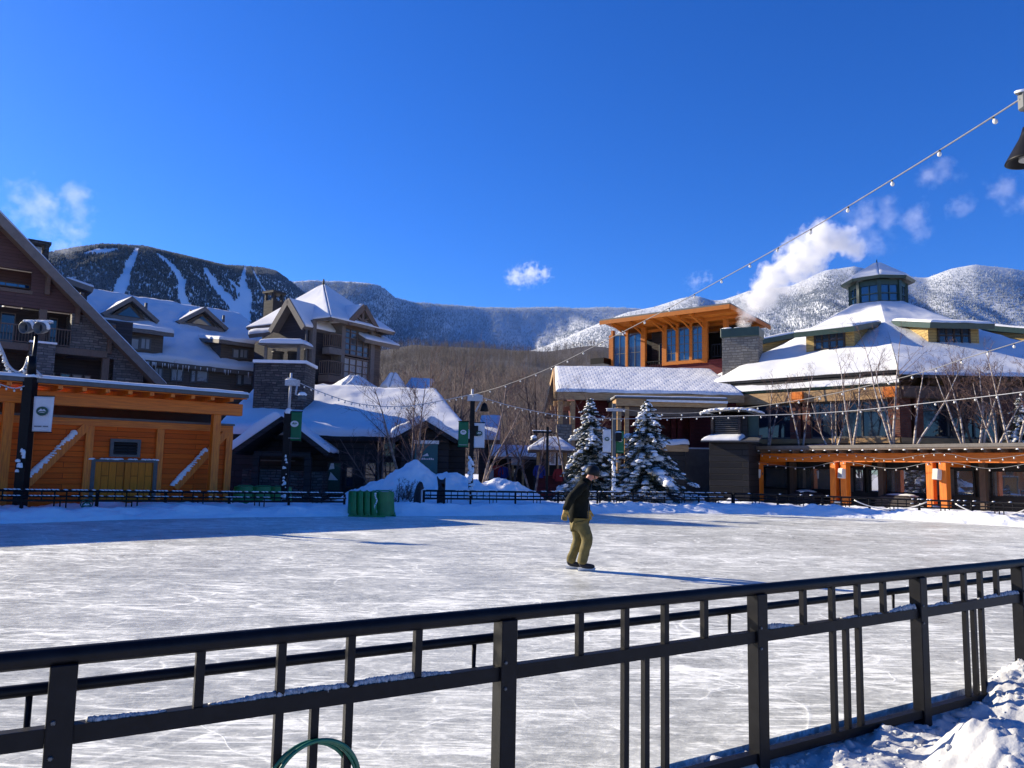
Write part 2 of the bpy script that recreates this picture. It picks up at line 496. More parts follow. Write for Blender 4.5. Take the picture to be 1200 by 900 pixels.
# ------------------------------------------------------------------ the setting: ground, ice, mountains
def ice_mat():
    """skated ice: many fine scratches in every direction, powdery patches, clear grey between"""
    m, nt, b = new_mat('ice')
    v = _coord(nt)
    def lines(rot, stretch, scale, w, seed, dist=0.6, det=2.0):
        """thin contour lines of a long stretched noise: skate marks"""
        mp = nt.nodes.new('ShaderNodeMapping'); mp.inputs['Location'].default_value = (seed, seed * 1.7, 0)
        nt.links.new(_coord(nt, stretch, (0, 0, R(rot))), mp.inputs[0])
        n = _noise(nt, mp.outputs[0], scale, det, 0.5, dist)
        d = _math(nt, 'ABSOLUTE', _math(nt, 'SUBTRACT', n, 0.5))
        return _ramp(nt, d, [(0.0, 1.0), (w, 0.0)])
    def powder(rot, stretch, scale, lo, hi, det=7, rough=0.7):
        return _ramp(nt, _noise(nt, _coord(nt, stretch, (0, 0, R(rot))), scale, det, rough, 0.5), [(lo, 0.0), (hi, 1.0)])
    gate1 = powder(0, (1, 1, 1), 0.7, 0.40, 0.62, 4)
    gate2 = powder(40, (1, 1, 1), 0.45, 0.42, 0.6, 4)
    tot = None
    for rot, st, sc, w, sd, k, g in ((4, (0.3, 1.6, 1), 2.2, 0.022, 1, 0.5, gate1), (-14, (0.3, 1.8, 1), 2.0, 0.020, 5, 0.5, gate2), (28, (0.25, 3.0, 1), 1.7, 0.018, 9, 0.5, gate1),
                             (-38, (0.25, 2.6, 1), 1.5, 0.017, 13, 0.5, gate2), (62, (0.3, 3.2, 1), 1.4, 0.017, 17, 0.5, gate1), (-70, (0.3, 3.0, 1), 1.3, 0.016, 21, 0.5, gate2),
                             (10, (0.8, 1.0, 1), 0.8, 0.008, 25, 0.5, gate2), (80, (0.8, 1.1, 1), 0.6, 0.006, 29, 0.5, gate1), (20, (0.5, 1.0, 1), 0.30, 0.0022, 33, 0.5, gate1), (-50, (0.6, 1.0, 1), 0.34, 0.0022, 37, 0.5, gate2), (65, (0.5, 1.0, 1), 0.42, 0.0025, 41, 0.45, gate1)):
        t = _math(nt, 'MULTIPLY', _math(nt, 'MULTIPLY', lines(rot, st, sc, w, sd), g), k)
        tot = t if tot is None else _math(nt, 'ADD', tot, t)
    p1 = powder(6, (0.9, 1.1, 1), 1.6, 0.40, 0.66, 8, 0.72)
    p2 = powder(-20, (0.9, 1.3, 1), 6.5, 0.44, 0.68, 8, 0.75)
    p3 = powder(18, (1.0, 1.4, 1), 20.0, 0.45, 0.68, 6, 0.75)
    big = _ramp(nt, _noise(nt, _coord(nt, (0.6, 1.2, 1)), 0.16, 3, 0.5), [(0.34, 0.55), (0.66, 1.1)])
    for p, k in ((p1, 0.30), (p2, 0.36), (p3, 0.30)):
        tot = _math(nt, 'MULTIPLY_ADD', p, k, tot)
    tot = _math(nt, 'MULTIPLY', tot, big, clamp=True)
    nt.links.new(_ramp(nt, tot, [(0.0, (0.33, 0.337, 0.305)), (0.28, (0.51, 0.518, 0.472)), (0.68, (0.89, 0.90, 0.83))]), b.inputs['Base Color'])
    nt.links.new(_ramp(nt, tot, [(0.0, 0.22), (0.6, 0.62)]), b.inputs['Roughness'])
    b.inputs['Specular IOR Level'].default_value = 0.4
    b.inputs['IOR'].default_value = 1.31
    _bump(nt, b, tot, 0.45, 0.010)
    return m
M['ice'] = ice_mat()

# the ground: one snow-covered sheet to the horizon
gx = np.concatenate([-np.geomspace(6000, 40, 40), np.linspace(-36, 36, 60), np.geomspace(40, 6000, 40)])
gy = np.concatenate([-np.geomspace(3000, 40, 20), np.linspace(-36, 60, 80), np.geomspace(64, 9000, 40)])
GX, GY = np.meshgrid(gx, gy, indexing='ij')
tag(grid_mesh('ground', GX, GY, -0.14 + 0.0 * GX, M['snow']), 'snow covered ground around the ice rink', kind='structure')

EDGE = [(-24, 11), (-18.5, 15.0), (-12.8, 19.2), (-9.8, 22.0), (-5.2, 24.5), (0, 26.5), (5.4, 29.6), (10, 30.0), (14.2, 28.3), (16.9, 25.4), (18.6, 21.0), (19.0, 14.0)]
NEAR = [(14.0, 11.6), (8.0, 8.9), (4.14, 6.55), (2.89, 5.76), (1.45, 4.86), (-0.06, 3.93), (-1.65, 2.97), (-5, 0.95), (-12, -2.5), (-24, -3.5)]
def spline(pts, n=12):
    out = []
    P = [Vector(p) for p in pts]
    for i in range(len(P) - 1):
        p0, p1, p2, p3 = P[max(i - 1, 0)], P[i], P[i + 1], P[min(i + 2, len(P) - 1)]
        for k in range(n):
            t = k / n
            out.append(0.5 * ((2 * p1) + (p2 - p0) * t + (2 * p0 - 5 * p1 + 4 * p2 - p3) * t * t + (3 * p1 - p0 - 3 * p2 + p3) * t ** 3))
    out.append(P[-1])
    return out
EDGE_S = spline(EDGE, 10)
ice = MB()
poly = [(p.x, p.y, 0.0) for p in EDGE_S] + [(p.x, p.y, 0.0) for p in spline(NEAR, 4)]
ice.prism([(x, y, -0.1) for x, y, z in poly], (0, 0, 0.1))
tag(ice.build('ice_rink', M['ice']), 'skate scratched grey white ice of the outdoor rink', kind='structure')

# the snow bank round the far side of the ice
def bank(name, pts, w_in, w_out, hgt, seed, label, amp=0.12, zfun=None):
    s = np.array([(p.x, p.y) for p in pts]); 
    seg = np.linalg.norm(np.diff(s, axis=0), axis=1); L = np.concatenate([[0], np.cumsum(seg)])
    n = int(L[-1] / 0.09)
    t = np.linspace(0, L[-1], n); cx, cy_ = np.interp(t, L, s[:, 0]), np.interp(t, L, s[:, 1])
    tx, ty = np.gradient(cx), np.gradient(cy_); l = np.hypot(tx, ty); nx, ny = -ty / l, tx / l      # left of travel = outwards when the edge runs left to right
    u = np.concatenate([np.linspace(-w_in, 0.8, 26), np.linspace(0.9, w_out, 18)])
    T, U_ = np.meshgrid(t, u, indexing='ij')
    X = cx[:, None] + nx[:, None] * U_; Y = cy_[:, None] + ny[:, None] * U_
    prof = np.clip((U_ + w_in) / (w_in + 0.7), 0, 1); prof = prof * prof * (3 - 2 * prof)
    Z = prof * hgt * (1 + 0.5 * fbm(X * 0.5, Y * 0.5, 3, seed)) + amp * prof ** 0.5 * fbm(X * 2.2, Y * 2.2, 5, seed + 9, 0.6)
    ragged = 0.35 * fbm(T * 0.9, T * 0 + seed, 4, seed + 3)
    Z = np.where(U_ < -w_in + 0.15 + np.clip(ragged, 0, 1) * 0.8, np.minimum(Z, -0.02 + 0.02 * (U_ + w_in)), Z)
    Z = np.where(U_ >= w_out - 0.01, -0.2, Z)
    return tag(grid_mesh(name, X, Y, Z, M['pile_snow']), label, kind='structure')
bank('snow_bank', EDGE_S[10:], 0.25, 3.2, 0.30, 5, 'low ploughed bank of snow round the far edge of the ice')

# ---- mountains
def skyline(pts, px):
    a = np.array(pts, float)
    return np.interp(px, a[:, 0], a[:, 1])
def ground_of(px):                    # horizontal direction (per metre of Y) and height per metre at skyline rows
    pass
def ray_arrays(px, py):
    kx, ky = (px - 600) / FOC, (450 - py) / FOC
    dx = _F.x + _R.x * kx + _U.x * ky; dy = _F.y + _R.y * kx + _U.y * ky; dz = _F.z + _R.z * kx + _U.z * ky
    return dx / dy, dz / dy
class Mountain:
    def __init__(self, name, label, pts, px0, px1, d_foot, d_ridge, z_foot, curve, amp, freq, seed, mat, d_slant=0.0, nu=260, nv=110, back=0.5):
        px = np.linspace(px0, px1, nu); v = np.linspace(0, 1 + back, nv)
        sk = skyline(pts, px)
        sx, sz = ray_arrays(px, sk)
        D = d_ridge + d_slant * (px - 600) / 600
        sx0, _ = ray_arrays(px, np.full_like(px, 545.0))
        zr = CAM_H + sz * D
        Y = d_foot + (D - d_foot)[:, None] * v[None, :]
        X = sx0[:, None] * Y
        vv = np.clip(v, 0, 1)[None, :]
        s = vv ** curve
        over = np.clip(v - 1, 0, None)[None, :]
        Z = z_foot + (zr - z_foot)[:, None] * s - over * (D[:, None]) * 0.25
        env = np.clip(vv * 4, 0, 1) * np.clip((1 - vv) * 3.0, 0.12, 1)
        gully = fbm(X * freq * 2.2, Y * freq * 0.7, 5, seed)
        Z = Z + amp * env * gully
        # keep the slope under the skyline as seen from the rink
        elev = (Z - CAM_H) / Y
        lim = sz[:, None] + 0 * Z
        Z = np.where((vv < 1) & (elev > lim * (0.985 + 0.015 * vv)), CAM_H + lim * (0.985 + 0.015 * vv) * Y, Z)
        self.X, self.Y, self.Z = X, Y, Z
        self.px, self.v = px, v
        self.obj = tag(grid_mesh(name, X, Y, Z, mat), label, kind='structure')
    def sample(self, rng, n, vmin, vmax, pxa, pxb, vpow=1.0):
        """random places on the slope, evenly spread over the ground"""
        u = (rng.uniform(pxa, pxb, n) - self.px[0]) / (self.px[-1] - self.px[0]) * (len(self.px) - 1)
        w = vmin + (vmax - vmin) * rng.uniform(0, 1, n) ** vpow
        w = w / self.v[-1] * (len(self.v) - 1)
        i, j = np.clip(u.astype(int), 0, len(self.px) - 2), np.clip(w.astype(int), 0, len(self.v) - 2)
        fu, fw = u - i, w - j
        def bl(A): return (A[i, j] * (1 - fu) + A[i + 1, j] * fu) * (1 - fw) + (A[i, j + 1] * (1 - fu) + A[i + 1, j + 1] * fu) * fw
        return bl(self.X), bl(self.Y), bl(self.Z), w / (len(self.v) - 1) * self.v[-1]
def proj_arrays(x, y, z):
    vx, vy, vz = x, y, z - CAM_H
    k = vx * _F.x + vy * _F.y + vz * _F.z
    return 600 + FOC * (vx * _R.x + vy * _R.y + vz * _R.z) / k, 450 - FOC * (vx * _U.x + vy * _U.y + vz * _U.z) / k

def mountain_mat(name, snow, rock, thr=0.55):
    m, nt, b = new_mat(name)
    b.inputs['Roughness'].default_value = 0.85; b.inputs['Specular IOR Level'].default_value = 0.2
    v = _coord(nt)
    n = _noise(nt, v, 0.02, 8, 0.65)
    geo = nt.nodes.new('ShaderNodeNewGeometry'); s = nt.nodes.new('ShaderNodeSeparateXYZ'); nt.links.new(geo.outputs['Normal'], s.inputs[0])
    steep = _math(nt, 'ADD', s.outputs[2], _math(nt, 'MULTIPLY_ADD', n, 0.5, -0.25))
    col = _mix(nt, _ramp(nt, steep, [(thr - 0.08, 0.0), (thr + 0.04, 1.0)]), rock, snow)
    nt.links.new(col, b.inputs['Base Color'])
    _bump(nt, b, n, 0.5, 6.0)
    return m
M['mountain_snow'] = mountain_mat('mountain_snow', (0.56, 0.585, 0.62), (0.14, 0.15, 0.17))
M['piste_snow'] = mountain_mat('piste_snow', (0.84, 0.86, 0.88), (0.14, 0.15, 0.17))  # paler copy of the mountain snow, lifting the shaded slope by colour
M['hill_floor'] = pm('hill_floor', (0.042, 0.033, 0.036), (0.022, 0.016, 0.018), 0.3, 0.9)

A_SKY = [(-500, 330), (-200, 315), (0, 303), (60, 293), (100, 288), (150, 290), (200, 301), (250, 313), (290, 315), (312, 319), (330, 331), (350, 346), (400, 376), (450, 402), (560, 440), (700, 470)]
B_SKY = [(100, 350), (250, 340), (330, 331), (355, 329), (400, 331), (432, 333), (446, 339), (455, 347), (480, 352), (540, 356), (600, 357), (680, 358), (740, 359), (800, 366), (900, 380), (1100, 400)]
C_SKY = [(560, 430), (660, 395), (700, 378), (735, 364), (768, 358), (800, 349), (820, 346), (836, 351), (850, 350), (880, 340), (930, 334), (960, 321), (975, 315), (1008, 311), (1030, 316), (1062, 323), (1095, 325), (1125, 315), (1152, 310), (1179, 312), (1200, 314), (1260, 325), (1400, 360), (1600, 400)]
D_SKY = [(150, 480), (300, 442), (400, 417), (440, 411), (480, 404), (560, 408), (640, 412), (690, 405), (740, 410), (800, 412), (900, 430), (1000, 440), (1300, 455), (1500, 470)]
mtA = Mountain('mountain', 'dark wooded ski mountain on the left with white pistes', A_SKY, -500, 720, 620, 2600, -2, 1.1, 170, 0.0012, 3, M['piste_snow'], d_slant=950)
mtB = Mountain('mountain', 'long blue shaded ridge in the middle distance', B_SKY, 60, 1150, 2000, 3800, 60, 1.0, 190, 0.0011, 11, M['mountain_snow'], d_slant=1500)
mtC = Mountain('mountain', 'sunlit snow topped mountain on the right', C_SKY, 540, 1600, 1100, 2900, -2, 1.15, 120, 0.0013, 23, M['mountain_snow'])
hiD = Mountain('hill', 'low hillside of bare brown woods behind the village', D_SKY, 100, 1500, 170, 1200, -1, 1.05, 14, 0.008, 31, M['hill_floor'], nu=200, nv=90, d_slant=350)

PISTES = [([(160, 292, 3), (155, 303, 5), (149, 318, 6), (143, 334, 8), (137, 350, 10), (132, 368, 10)]),
          ([(184, 297, 2), (192, 303, 3), (201, 311, 3.5), (209, 322, 4), (214, 331, 5), (212, 340, 5), (215, 350, 5), (220, 362, 6)]),
          ([(241, 315, 3), (250, 331, 5), (262, 345, 6), (274, 358, 7), (284, 372, 8)]),
          ([(287, 314, 2), (284, 331, 4), (288, 345, 8), (283, 360, 12), (280, 375, 16)]),
          ([(269, 328, 2), (278, 337, 3), (285, 345, 4)]),
          ([(297, 317, 1.5), (303, 330, 1.5), (312, 343, 1.5)]),
          ([(101, 296, 2), (112, 294, 4), (124, 294, 4), (137, 291, 2)])]
def piste_mask(px, py):
    hit = np.zeros(px.shape, bool)
    for line in PISTES:
        for (x0, y0, w0), (x1, y1, w1) in zip(line[:-1], line[1:]):
            dx, dy = x1 - x0, y1 - y0; L2 = dx * dx + dy * dy
            t = np.clip(((px - x0) * dx + (py - y0) * dy) / L2, 0, 1)
            d = np.hypot(px - x0 - t * dx, (py - y0 - t * dy) * 1.2)
            hit |= d < (w0 + (w1 - w0) * t) * (0.95 + 0.35 * vnoise(px * 0.3, py * 0.3, 5))
    return hit

def conifers(name, label, x, y, z, h, frost, rng, mat, wid=0.2, n=5):
    """a far wood: one mesh of many small uneven spires (two tiers each)"""
    k = len(x)
    a = rng.uniform(0, 6.28, k)[:, None] + np.arange(n)[None, :] * (2 * np.pi / n)
    rr = (h * wid)[:, None] * rng.uniform(0.75, 1.2, (k, n))
    ring = lambda f, zz: np.stack([x[:, None] + rr * f * np.cos(a), y[:, None] + rr * f * np.sin(a), (z + h * zz)[:, None] + rng.uniform(-0.04, 0.04, (k, n)) * h[:, None]], -1)
    lean = rng.normal(0, 0.02, (k, 2)) * h[:, None]
    apex1 = np.stack([x + lean[:, 0], y + lean[:, 1], z + h], -1)[:, None, :]
    apex0 = np.stack([x, y, z + 0.62 * h], -1)[:, None, :]
    V = np.concatenate([ring(1.0, 0.05), apex0, ring(0.62, 0.38), apex1], 1)       # 2n+2 per tree
    st = 2 * n + 2
    tri = []
    for i in range(n):
        tri.append((i, (i + 1) % n, n)); tri.append((n + 1 + i, n + 1 + (i + 1) % n, st - 1))
    T = (np.arange(k) * st)[:, None, None] + np.array(tri)[None]
    o = quad_mesh(name, V.reshape(-1, 3), T.reshape(-1, 3), mat)
    at_ = o.data.attributes.new('frost', 'FLOAT', 'FACE')
    at_.data.foreach_set('value', np.repeat(frost, len(tri)).astype(np.float32))
    return tag(o, label, kind='stuff')

def frost_mat(name, dark, light):
    m, nt, b = new_mat(name)
    b.inputs['Roughness'].default_value = 0.9; b.inputs['Specular IOR Level'].default_value = 0.15
    a = nt.nodes.new('ShaderNodeAttribute'); a.attribute_name = 'frost'
    n = _noise(nt, _coord(nt), 0.35, 3, 0.6)
    f = _math(nt, 'ADD', a.outputs['Fac'], _math(nt, 'MULTIPLY_ADD', n, 0.5, -0.25), clamp=True)
    nt.links.new(_mix(nt, f, dark, light), b.inputs['Base Color'])
    return m
M['conifer'] = frost_mat('conifer', (0.018, 0.027, 0.032), (0.54, 0.60, 0.68))

nrng = np.random.default_rng(7)
def wood_A():
    x, y, z, v = mtA.sample(nrng, 110000, 0.12, 1.06, -160, 520, 0.9)
    px, py = proj_arrays(x, y, z + 2)
    keep = ~piste_mask(px, py)
    patch = fbm(x * 0.006, y * 0.006, 3, 4)
    x, y, z, v, patch = x[keep], y[keep], z[keep], v[keep], patch[keep]
    h = nrng.uniform(5, 8.5, len(x)) * (1.1 - 0.25 * np.clip(v, 0, 1))
    frost = np.clip(0.10 + 0.16 * np.clip(v - 0.75, 0, 1) * 3 + 0.14 * patch + nrng.normal(0, 0.06, len(x)), 0, 1)
    conifers('forest', 'dark conifer forest covering the left ski mountain', x, y, z, h, frost, nrng, M['conifer'], 0.30)
def wood_B():
    x, y, z, v = mtB.sample(nrng, 70000, 0.1, 1.0, 250, 900, 0.85)
    patch = fbm(x * 0.003, y * 0.0012, 4, 14)
    keep = nrng.uniform(0, 1, len(x)) < np.clip(1.0 - 2.2 * np.clip(patch - 0.16, 0, 1) - 2.6 * np.clip(v - 0.93, 0, 1) * 3, 0.05, 1)
    x, y, z, v, patch = x[keep], y[keep], z[keep], v[keep], patch[keep]
    h = nrng.uniform(7, 14, len(x)) * (1.15 - 0.5 * np.clip(v, 0, 1))
    frost = np.clip(0.2 + 0.4 * v + 0.3 * patch + nrng.normal(0, 0.1, len(x)), 0, 1)
    conifers('forest', 'frosted blue grey conifer forest on the middle ridge', x, y, z, h, frost, nrng, M['conifer'])
def wood_C():
    x, y, z, v = mtC.sample(nrng, 105000, 0.15, 1.0, 560, 1330, 0.85)
    patch = fbm(x * 0.004, y * 0.002, 4, 24)
    keep = nrng.uniform(0, 1, len(x)) < np.clip(1.0 - 1.0 * np.clip(patch - 0.25, 0, 1) - 3.2 * np.clip(v - 0.88, 0, 1) * 2.6, 0.06, 1)
    x, y, z, v, patch = x[keep], y[keep], z[keep], v[keep], patch[keep]
    h = nrng.uniform(5, 9, len(x)) * (1.15 - 0.5 * np.clip(v, 0, 1))
    frost = np.clip(0.14 + 0.42 * v + 0.25 * patch + nrng.normal(0, 0.12, len(x)), 0, 1)
    conifers('forest', 'frosted conifer forest on the sunlit right mountain', x, y, z, h, frost, nrng, M['conifer'], 0.25)
wood_A(); wood_B(); wood_C()

def bare_wood(name, label, x, y, z, h, rng, mat):
    """many far leafless trees in one mesh: a trunk and rising forked limbs, three-sided"""
    V, T = [], []
    off = 0
    def strut(p, q, r0, r1):
        nonlocal off
        d = q - p; L = np.linalg.norm(d); d = d / max(L, 1e-6)
        s = np.cross(d, (0.3, 0.9, 0.2)); s /= max(np.linalg.norm(s), 1e-6); t = np.cross(d, s)
        for k in range(3):
            a = 2.094 * k
            e = s * math.cos(a) + t * math.sin(a)
            V.append(p + e * r0)
        V.append(q)
        for k in range(3): T.append((off + k, off + (k + 1) % 3, off + 3))
        off += 4
    for i in range(len(x)):
        p = np.array((x[i], y[i], z[i])); H = h[i]
        lean = rng.normal(0, 0.05, 2)
        top = p + np.array((lean[0] * H, lean[1] * H, H))
        r = H * 0.013
        strut(p, top, r, 0.01)
        for k in range(11):
            f = 0.3 + 0.6 * (k / 11) + rng.uniform(-0.03, 0.03)
            b0 = p + (top - p) * f
            a = rng.uniform(0, 6.283); l = H * (0.36 * (1.15 - f)) * rng.uniform(0.7, 1.2)
            e = b0 + np.array((math.cos(a) * l * 0.75, math.sin(a) * l * 0.75, l * 0.95))
            strut(b0, e, r * 0.5 * (1.1 - f) + 0.012, 0.005)
            for q in range(2):
                g = b0 + (e - b0) * (0.4 + 0.3 * q); a2 = a + rng.uniform(-1, 1); l2 = l * 0.5
                strut(g, g + np.array((math.cos(a2) * l2 * 0.6, math.sin(a2) * l2 * 0.6, l2 * 0.9)), r * 0.22 + 0.008, 0.004)
    o = quad_mesh(name, np.array(V), np.array(T), mat)
    return tag(o, label, kind='stuff')
M['far_twig'] = pm('far_twig', (0.050, 0.038, 0.037), (0.026, 0.019, 0.020), 0.05, 0.9)
x, y, z, v = hiD.sample(nrng, 9500, 0.0, 1.0, 250, 1300, 0.8)
M['near_twig'] = pm('near_twig', (0.14, 0.10, 0.092), (0.06, 0.043, 0.04), 0.12, 0.9)
xn, yn, zn, vn = hiD.sample(nrng, 1500, 0.0, 0.22, 330, 760, 0.8)
bare_wood('woods', 'nearer leafless trees at the foot of the brown hillside', xn, yn, zn, nrng.uniform(9, 16, len(xn)), nrng, M['near_twig'])
bare_wood('woods', 'leafless brown hardwoods covering the hillside behind the village', x, y, z, nrng.uniform(9, 15, len(x)), nrng, M['far_twig'])
# ------------------------------------------------------------------ buildings
rng = random.Random(11)
def fthing(name, label, cat, F, group=None):
    return thing(name, label, cat, F.o, F.ang, group)

def snow_sheet(name, A, B, C, D, th, parent, seed=1, nu=26, nv=16, amp=0.5, mat=None, rim=0.2):
    """snow lying on a roof plane A-B (eave) C-D (ridge): rounded edges, uneven top"""
    A, B, C, D = (np.array(tuple(p), float) for p in (A, B, C, D))
    def nodes(n, L):
        e = min(0.3, rim / max(L, 0.01))
        return np.concatenate([[0, e * 0.12, e * 0.4], np.linspace(e, 1 - e, n), [1 - e * 0.4, 1 - e * 0.12, 1]])
    Lu = np.linalg.norm(B - A); Lv = np.linalg.norm(D - A)
    u, v = nodes(nu, Lu), nodes(nv, Lv)
    U_, V_ = np.meshgrid(u, v, indexing='ij')
    P = (A[None, None] * ((1 - U_) * (1 - V_))[..., None] + B[None, None] * (U_ * (1 - V_))[..., None]
         + C[None, None] * (U_ * V_)[..., None] + D[None, None] * ((1 - U_) * V_)[..., None])
    nrm = np.cross(B - A, D - A); nrm /= np.linalg.norm(nrm)
    if nrm[2] < 0: nrm = -nrm
    du = np.minimum(U_, 1 - U_) * Lu / rim; dv = np.minimum(V_, 1 - V_) * Lv / rim
    h = np.clip(np.minimum(du, dv), 0, 1); h = np.sqrt(1 - (1 - h) ** 2)
    x, y = U_ * Lu, V_ * Lv
    k = th * h * (1 + amp * fbm(x * 0.35, y * 0.35, 4, seed) + 0.22 * fbm(x * 1.7, y * 1.7, 3, seed + 5))
    P = P + nrm * k[..., None]
    # the eave edge droops and is ragged
    P[:, :3, 2] -= (0.05 * fbm(x * 1.5, x * 0, 3, seed + 8))[:, :3] * (th > 0.1)
    return grid_mesh(name, P[..., 0], P[..., 1], P[..., 2], mat or M['roof_snow'], True, parent)

def slab(name, A, B, C, D, th, mat, parent):
    A, B, C, D = (Vector(p) for p in (A, B, C, D))
    n = (B - A).cross(D - A).normalized()
    if n.z < 0: n = -n
    return MB().prism([A, B, C, D], -n * th).build(name, mat, parent)

def snowy_roof(A, B, C, D, parent, th=0.3, slab_th=0.2, mat=None, seed=1, nu=26, nv=16, amp=0.5, lift=0.012, name='roof'):
    r_ = slab(name, A, B, C, D, slab_th, mat or M['brown_trim'], parent)
    n = (Vector(B) - Vector(A)).cross(Vector(D) - Vector(A)).normalized()
    if n.z < 0: n = -n
    off = n * lift
    c = (Vector(A) + Vector(B) + Vector(C) + Vector(D)) / 4
    ins = lambda p: Vector(p) + off + (c - Vector(p)).normalized() * 0.03
    snow_sheet('snow_cover', ins(A), ins(B), ins(C), ins(D), th, r_, seed, nu, nv, amp)
    return r_

def window(parent, x0, x1, z0, z1, y, nx=2, nz=1, fm=None, gm=None, t=0.06, d=0.1, bars=None, name='window'):
    x0, x1 = min(x0, x1), max(x0, x1); z0, z1 = min(z0, z1), max(z0, z1)
    m = MB()
    m.box((x0, y - d, z0), (x0 + t, y, z1)).box((x1 - t, y - d, z0), (x1, y, z1))
    m.box((x0 + t, y - d, z1 - t), (x1 - t, y, z1)).box((x0 + t, y - d, z0), (x1 - t, y, z0 + t))
    b = t * 0.6
    for i in range(1, nx):
        x = x0 + (x1 - x0) * i / nx
        m.box((x - b / 2, y - d * 0.8, z0 + t), (x + b / 2, y - 0.012, z1 - t))
    for i in range(1, nz):
        z = z0 + (z1 - z0) * i / nz
        m.box((x0 + t, y - d * 0.7, z - b / 2), (x1 - t, y - 0.012, z + b / 2))
    o = m.build(name, fm or M['grey_trim'], parent)
    MB().box((x0 + t * 0.5, y - d * 0.45, z0 + t * 0.5), (x1 - t * 0.5, y - d * 0.35, z1 - t * 0.5)).build('pane', gm or M['glass'], o)
    return o

def rc(F, xa, ya, xb, yb, y=0.0):
    a, b = F.hit(xa, ya, y), F.hit(xb, yb, y)
    return a.x, b.x, b.z, a.z                       # x0, x1, z0 (low), z1 (high)

def railing(name, parent, p, q, h, mat, step=0.16, r=0.035, foot=0.1):
    """balcony railing from p to q (feet), one mesh: rails and pickets"""
    p, q = Vector(p), Vector(q)
    m = MB(); up = Vector((0, 0, 1))
    m.bar(p + up * h, q + up * h, 0.09, 0.07)
    m.bar(p + up * foot, q + up * foot, 0.06, 0.06)
    n = max(2, int((q - p).length / step))
    for i in range(n + 1):
        a = p + (q - p) * (i / n)
        m.bar(a + up * (foot + 0.03), a + up * (h - 0.035), r, r, (q - p))
    return m.build(name, mat, parent)

# ---- orange timber pavilion on the left ---------------------------------------------------
PV = Frame(0, 22.3, 280, 27)
pav = fthing('timber_pavilion', 'long orange timber pavilion with snowy braces and a vented double door', 'pavilion', PV)
def PX(px, py, y=0.0): return PV.hit(px, py, y).x
zb0 = PV.hit(160, 480.5).z; zb1 = PV.hit(160, 465.5).z
zr = PV.hit(160, 452.5, -0.9).z
WY = 0.75
xl = PX(-90, 545) - 9.0; xr_ = PX(283, 475)
MB().box((xl, -0.14, zb0), (xr_, 0.14, zb1)).build('beam', M['orange_beam'], pav, bevel=0.015)
roofp = MB().prism([(xl, -0.95, zr - 0.12), (PX(291, 463, -0.9), -0.95, zr - 0.12), (PX(291, 463, -0.9), 6, zr + 0.15), (xl, 6, zr + 0.15)], (0, 0, 0.12)).build('roof', M['grey_trim'], pav)
snow_sheet('snow_cover', (xl, -0.98, zr + 0.005), (PX(291, 463, -0.9) + 0.04, -0.98, zr + 0.005), (PX(291, 463, -0.9) + 0.04, 6, zr + 0.28), (xl, 6, zr + 0.28), 0.10, roofp, 3, 60, 8, 0.4)
MB().prism([(xl, -0.8, zr - 0.152), (PX(290, 463, -0.8), -0.8, zr - 0.152), (PX(290, 463, -0.8), 5.9, zr + 0.12), (xl, 5.9, zr + 0.12)], (0, 0, 0.03)).build('soffit', M['orange_beam'], pav)
step = (PX(260, 470) - PX(62, 470)) / 8
k0 = PX(62, 470)
for k in range(-14, 10):
    x = k0 + k * step
    if x < xr_ - 0.1:
        MB().prism([(x - 0.06, -0.86, zr - 0.155), (x - 0.06, -0.86, zr - 0.26), (x - 0.06, -0.3, zb1 + 0.003), (x - 0.06, 3.0, zb1 + 0.003), (x - 0.06, 3.0, zr - 0.02)], (0.12, 0, 0)).build('rafter', M['orange_timber'], pav)
zp = PV.hit(160, 494.5, WY).z
xa, xe = xl, PX(270, 510, WY)
MB().box((xa, WY, -0.1), (xe, WY + 0.16, zp - 0.2)).build('wall', M['cedar'], pav)
MB().box((xe - 0.16, WY + 0.16, -0.1), (xe, WY + 5, zp - 0.2)).build('wall', M['cedar'], pav)
MB().box((xa, WY + 1.2, zp + 0.1), (xe - 0.2, WY + 1.3, zr - 0.3)).build('louvre_band', M['dark_void'], pav)
MB().box((xa, WY - 0.09, zp - 0.2), (xe + 0.05, WY + 0.1, zp + 0.02)).build('top_plate', M['orange_beam'], pav)
MB().box((xa, WY - 0.16, zp + 0.022), (xe + 0.08, WY + 0.3, zp + 0.09)).build('flashing', M['grey_trim'], pav)
for px in (31, 102, 185, 266):
    x = PX(px, 545, WY)
    MB().box((x - 0.12, WY - 0.1, -0.1), (x + 0.12, WY - 0.002, zp - 0.202)).build('post', M['orange_timber'], pav, bevel=0.01)
for px in (4, 250):
    x = PX(px, 545, 0)
    MB().box((x - 0.13, -0.13, -0.1), (x + 0.13, 0.13, zb0 - 0.003)).build('post', M['orange_timber'], pav, bevel=0.01)
def brace(pa, pb, snow):
    a, b = PV.hit(*pa, WY - 0.06), PV.hit(*pb, WY - 0.06)
    o = MB().bar(a, b, 0.11, 0.24, (0, 0, 1)).build('brace', M['orange_timber'], pav)
    s, e = snow
    m = MB(); r2 = random.Random(5)
    n = int((b - a).length * (e - s) / 0.09)
    up = (b - a).cross(Vector((0, 1, 0))).normalized()
    if up.z < 0: up = -up
    for i in range(n):
        t = s + (e - s) * i / n
        m.lump(a + (b - a) * t + up * 0.11, (0.11, 0.075), r2, 1.1 + 0.5 * math.sin(i * 0.4), 7, 4)
    m.build('snow_ridge', M['snow'], o)
brace((32, 567), (102, 499), (0.05, 0.86))
brace((205, 572), (265, 507), (0.02, 0.66))
x0, x1, z0, z1 = rc(PV, 111, 541, 177, 574, WY)
z0 = 0.0
d = MB()
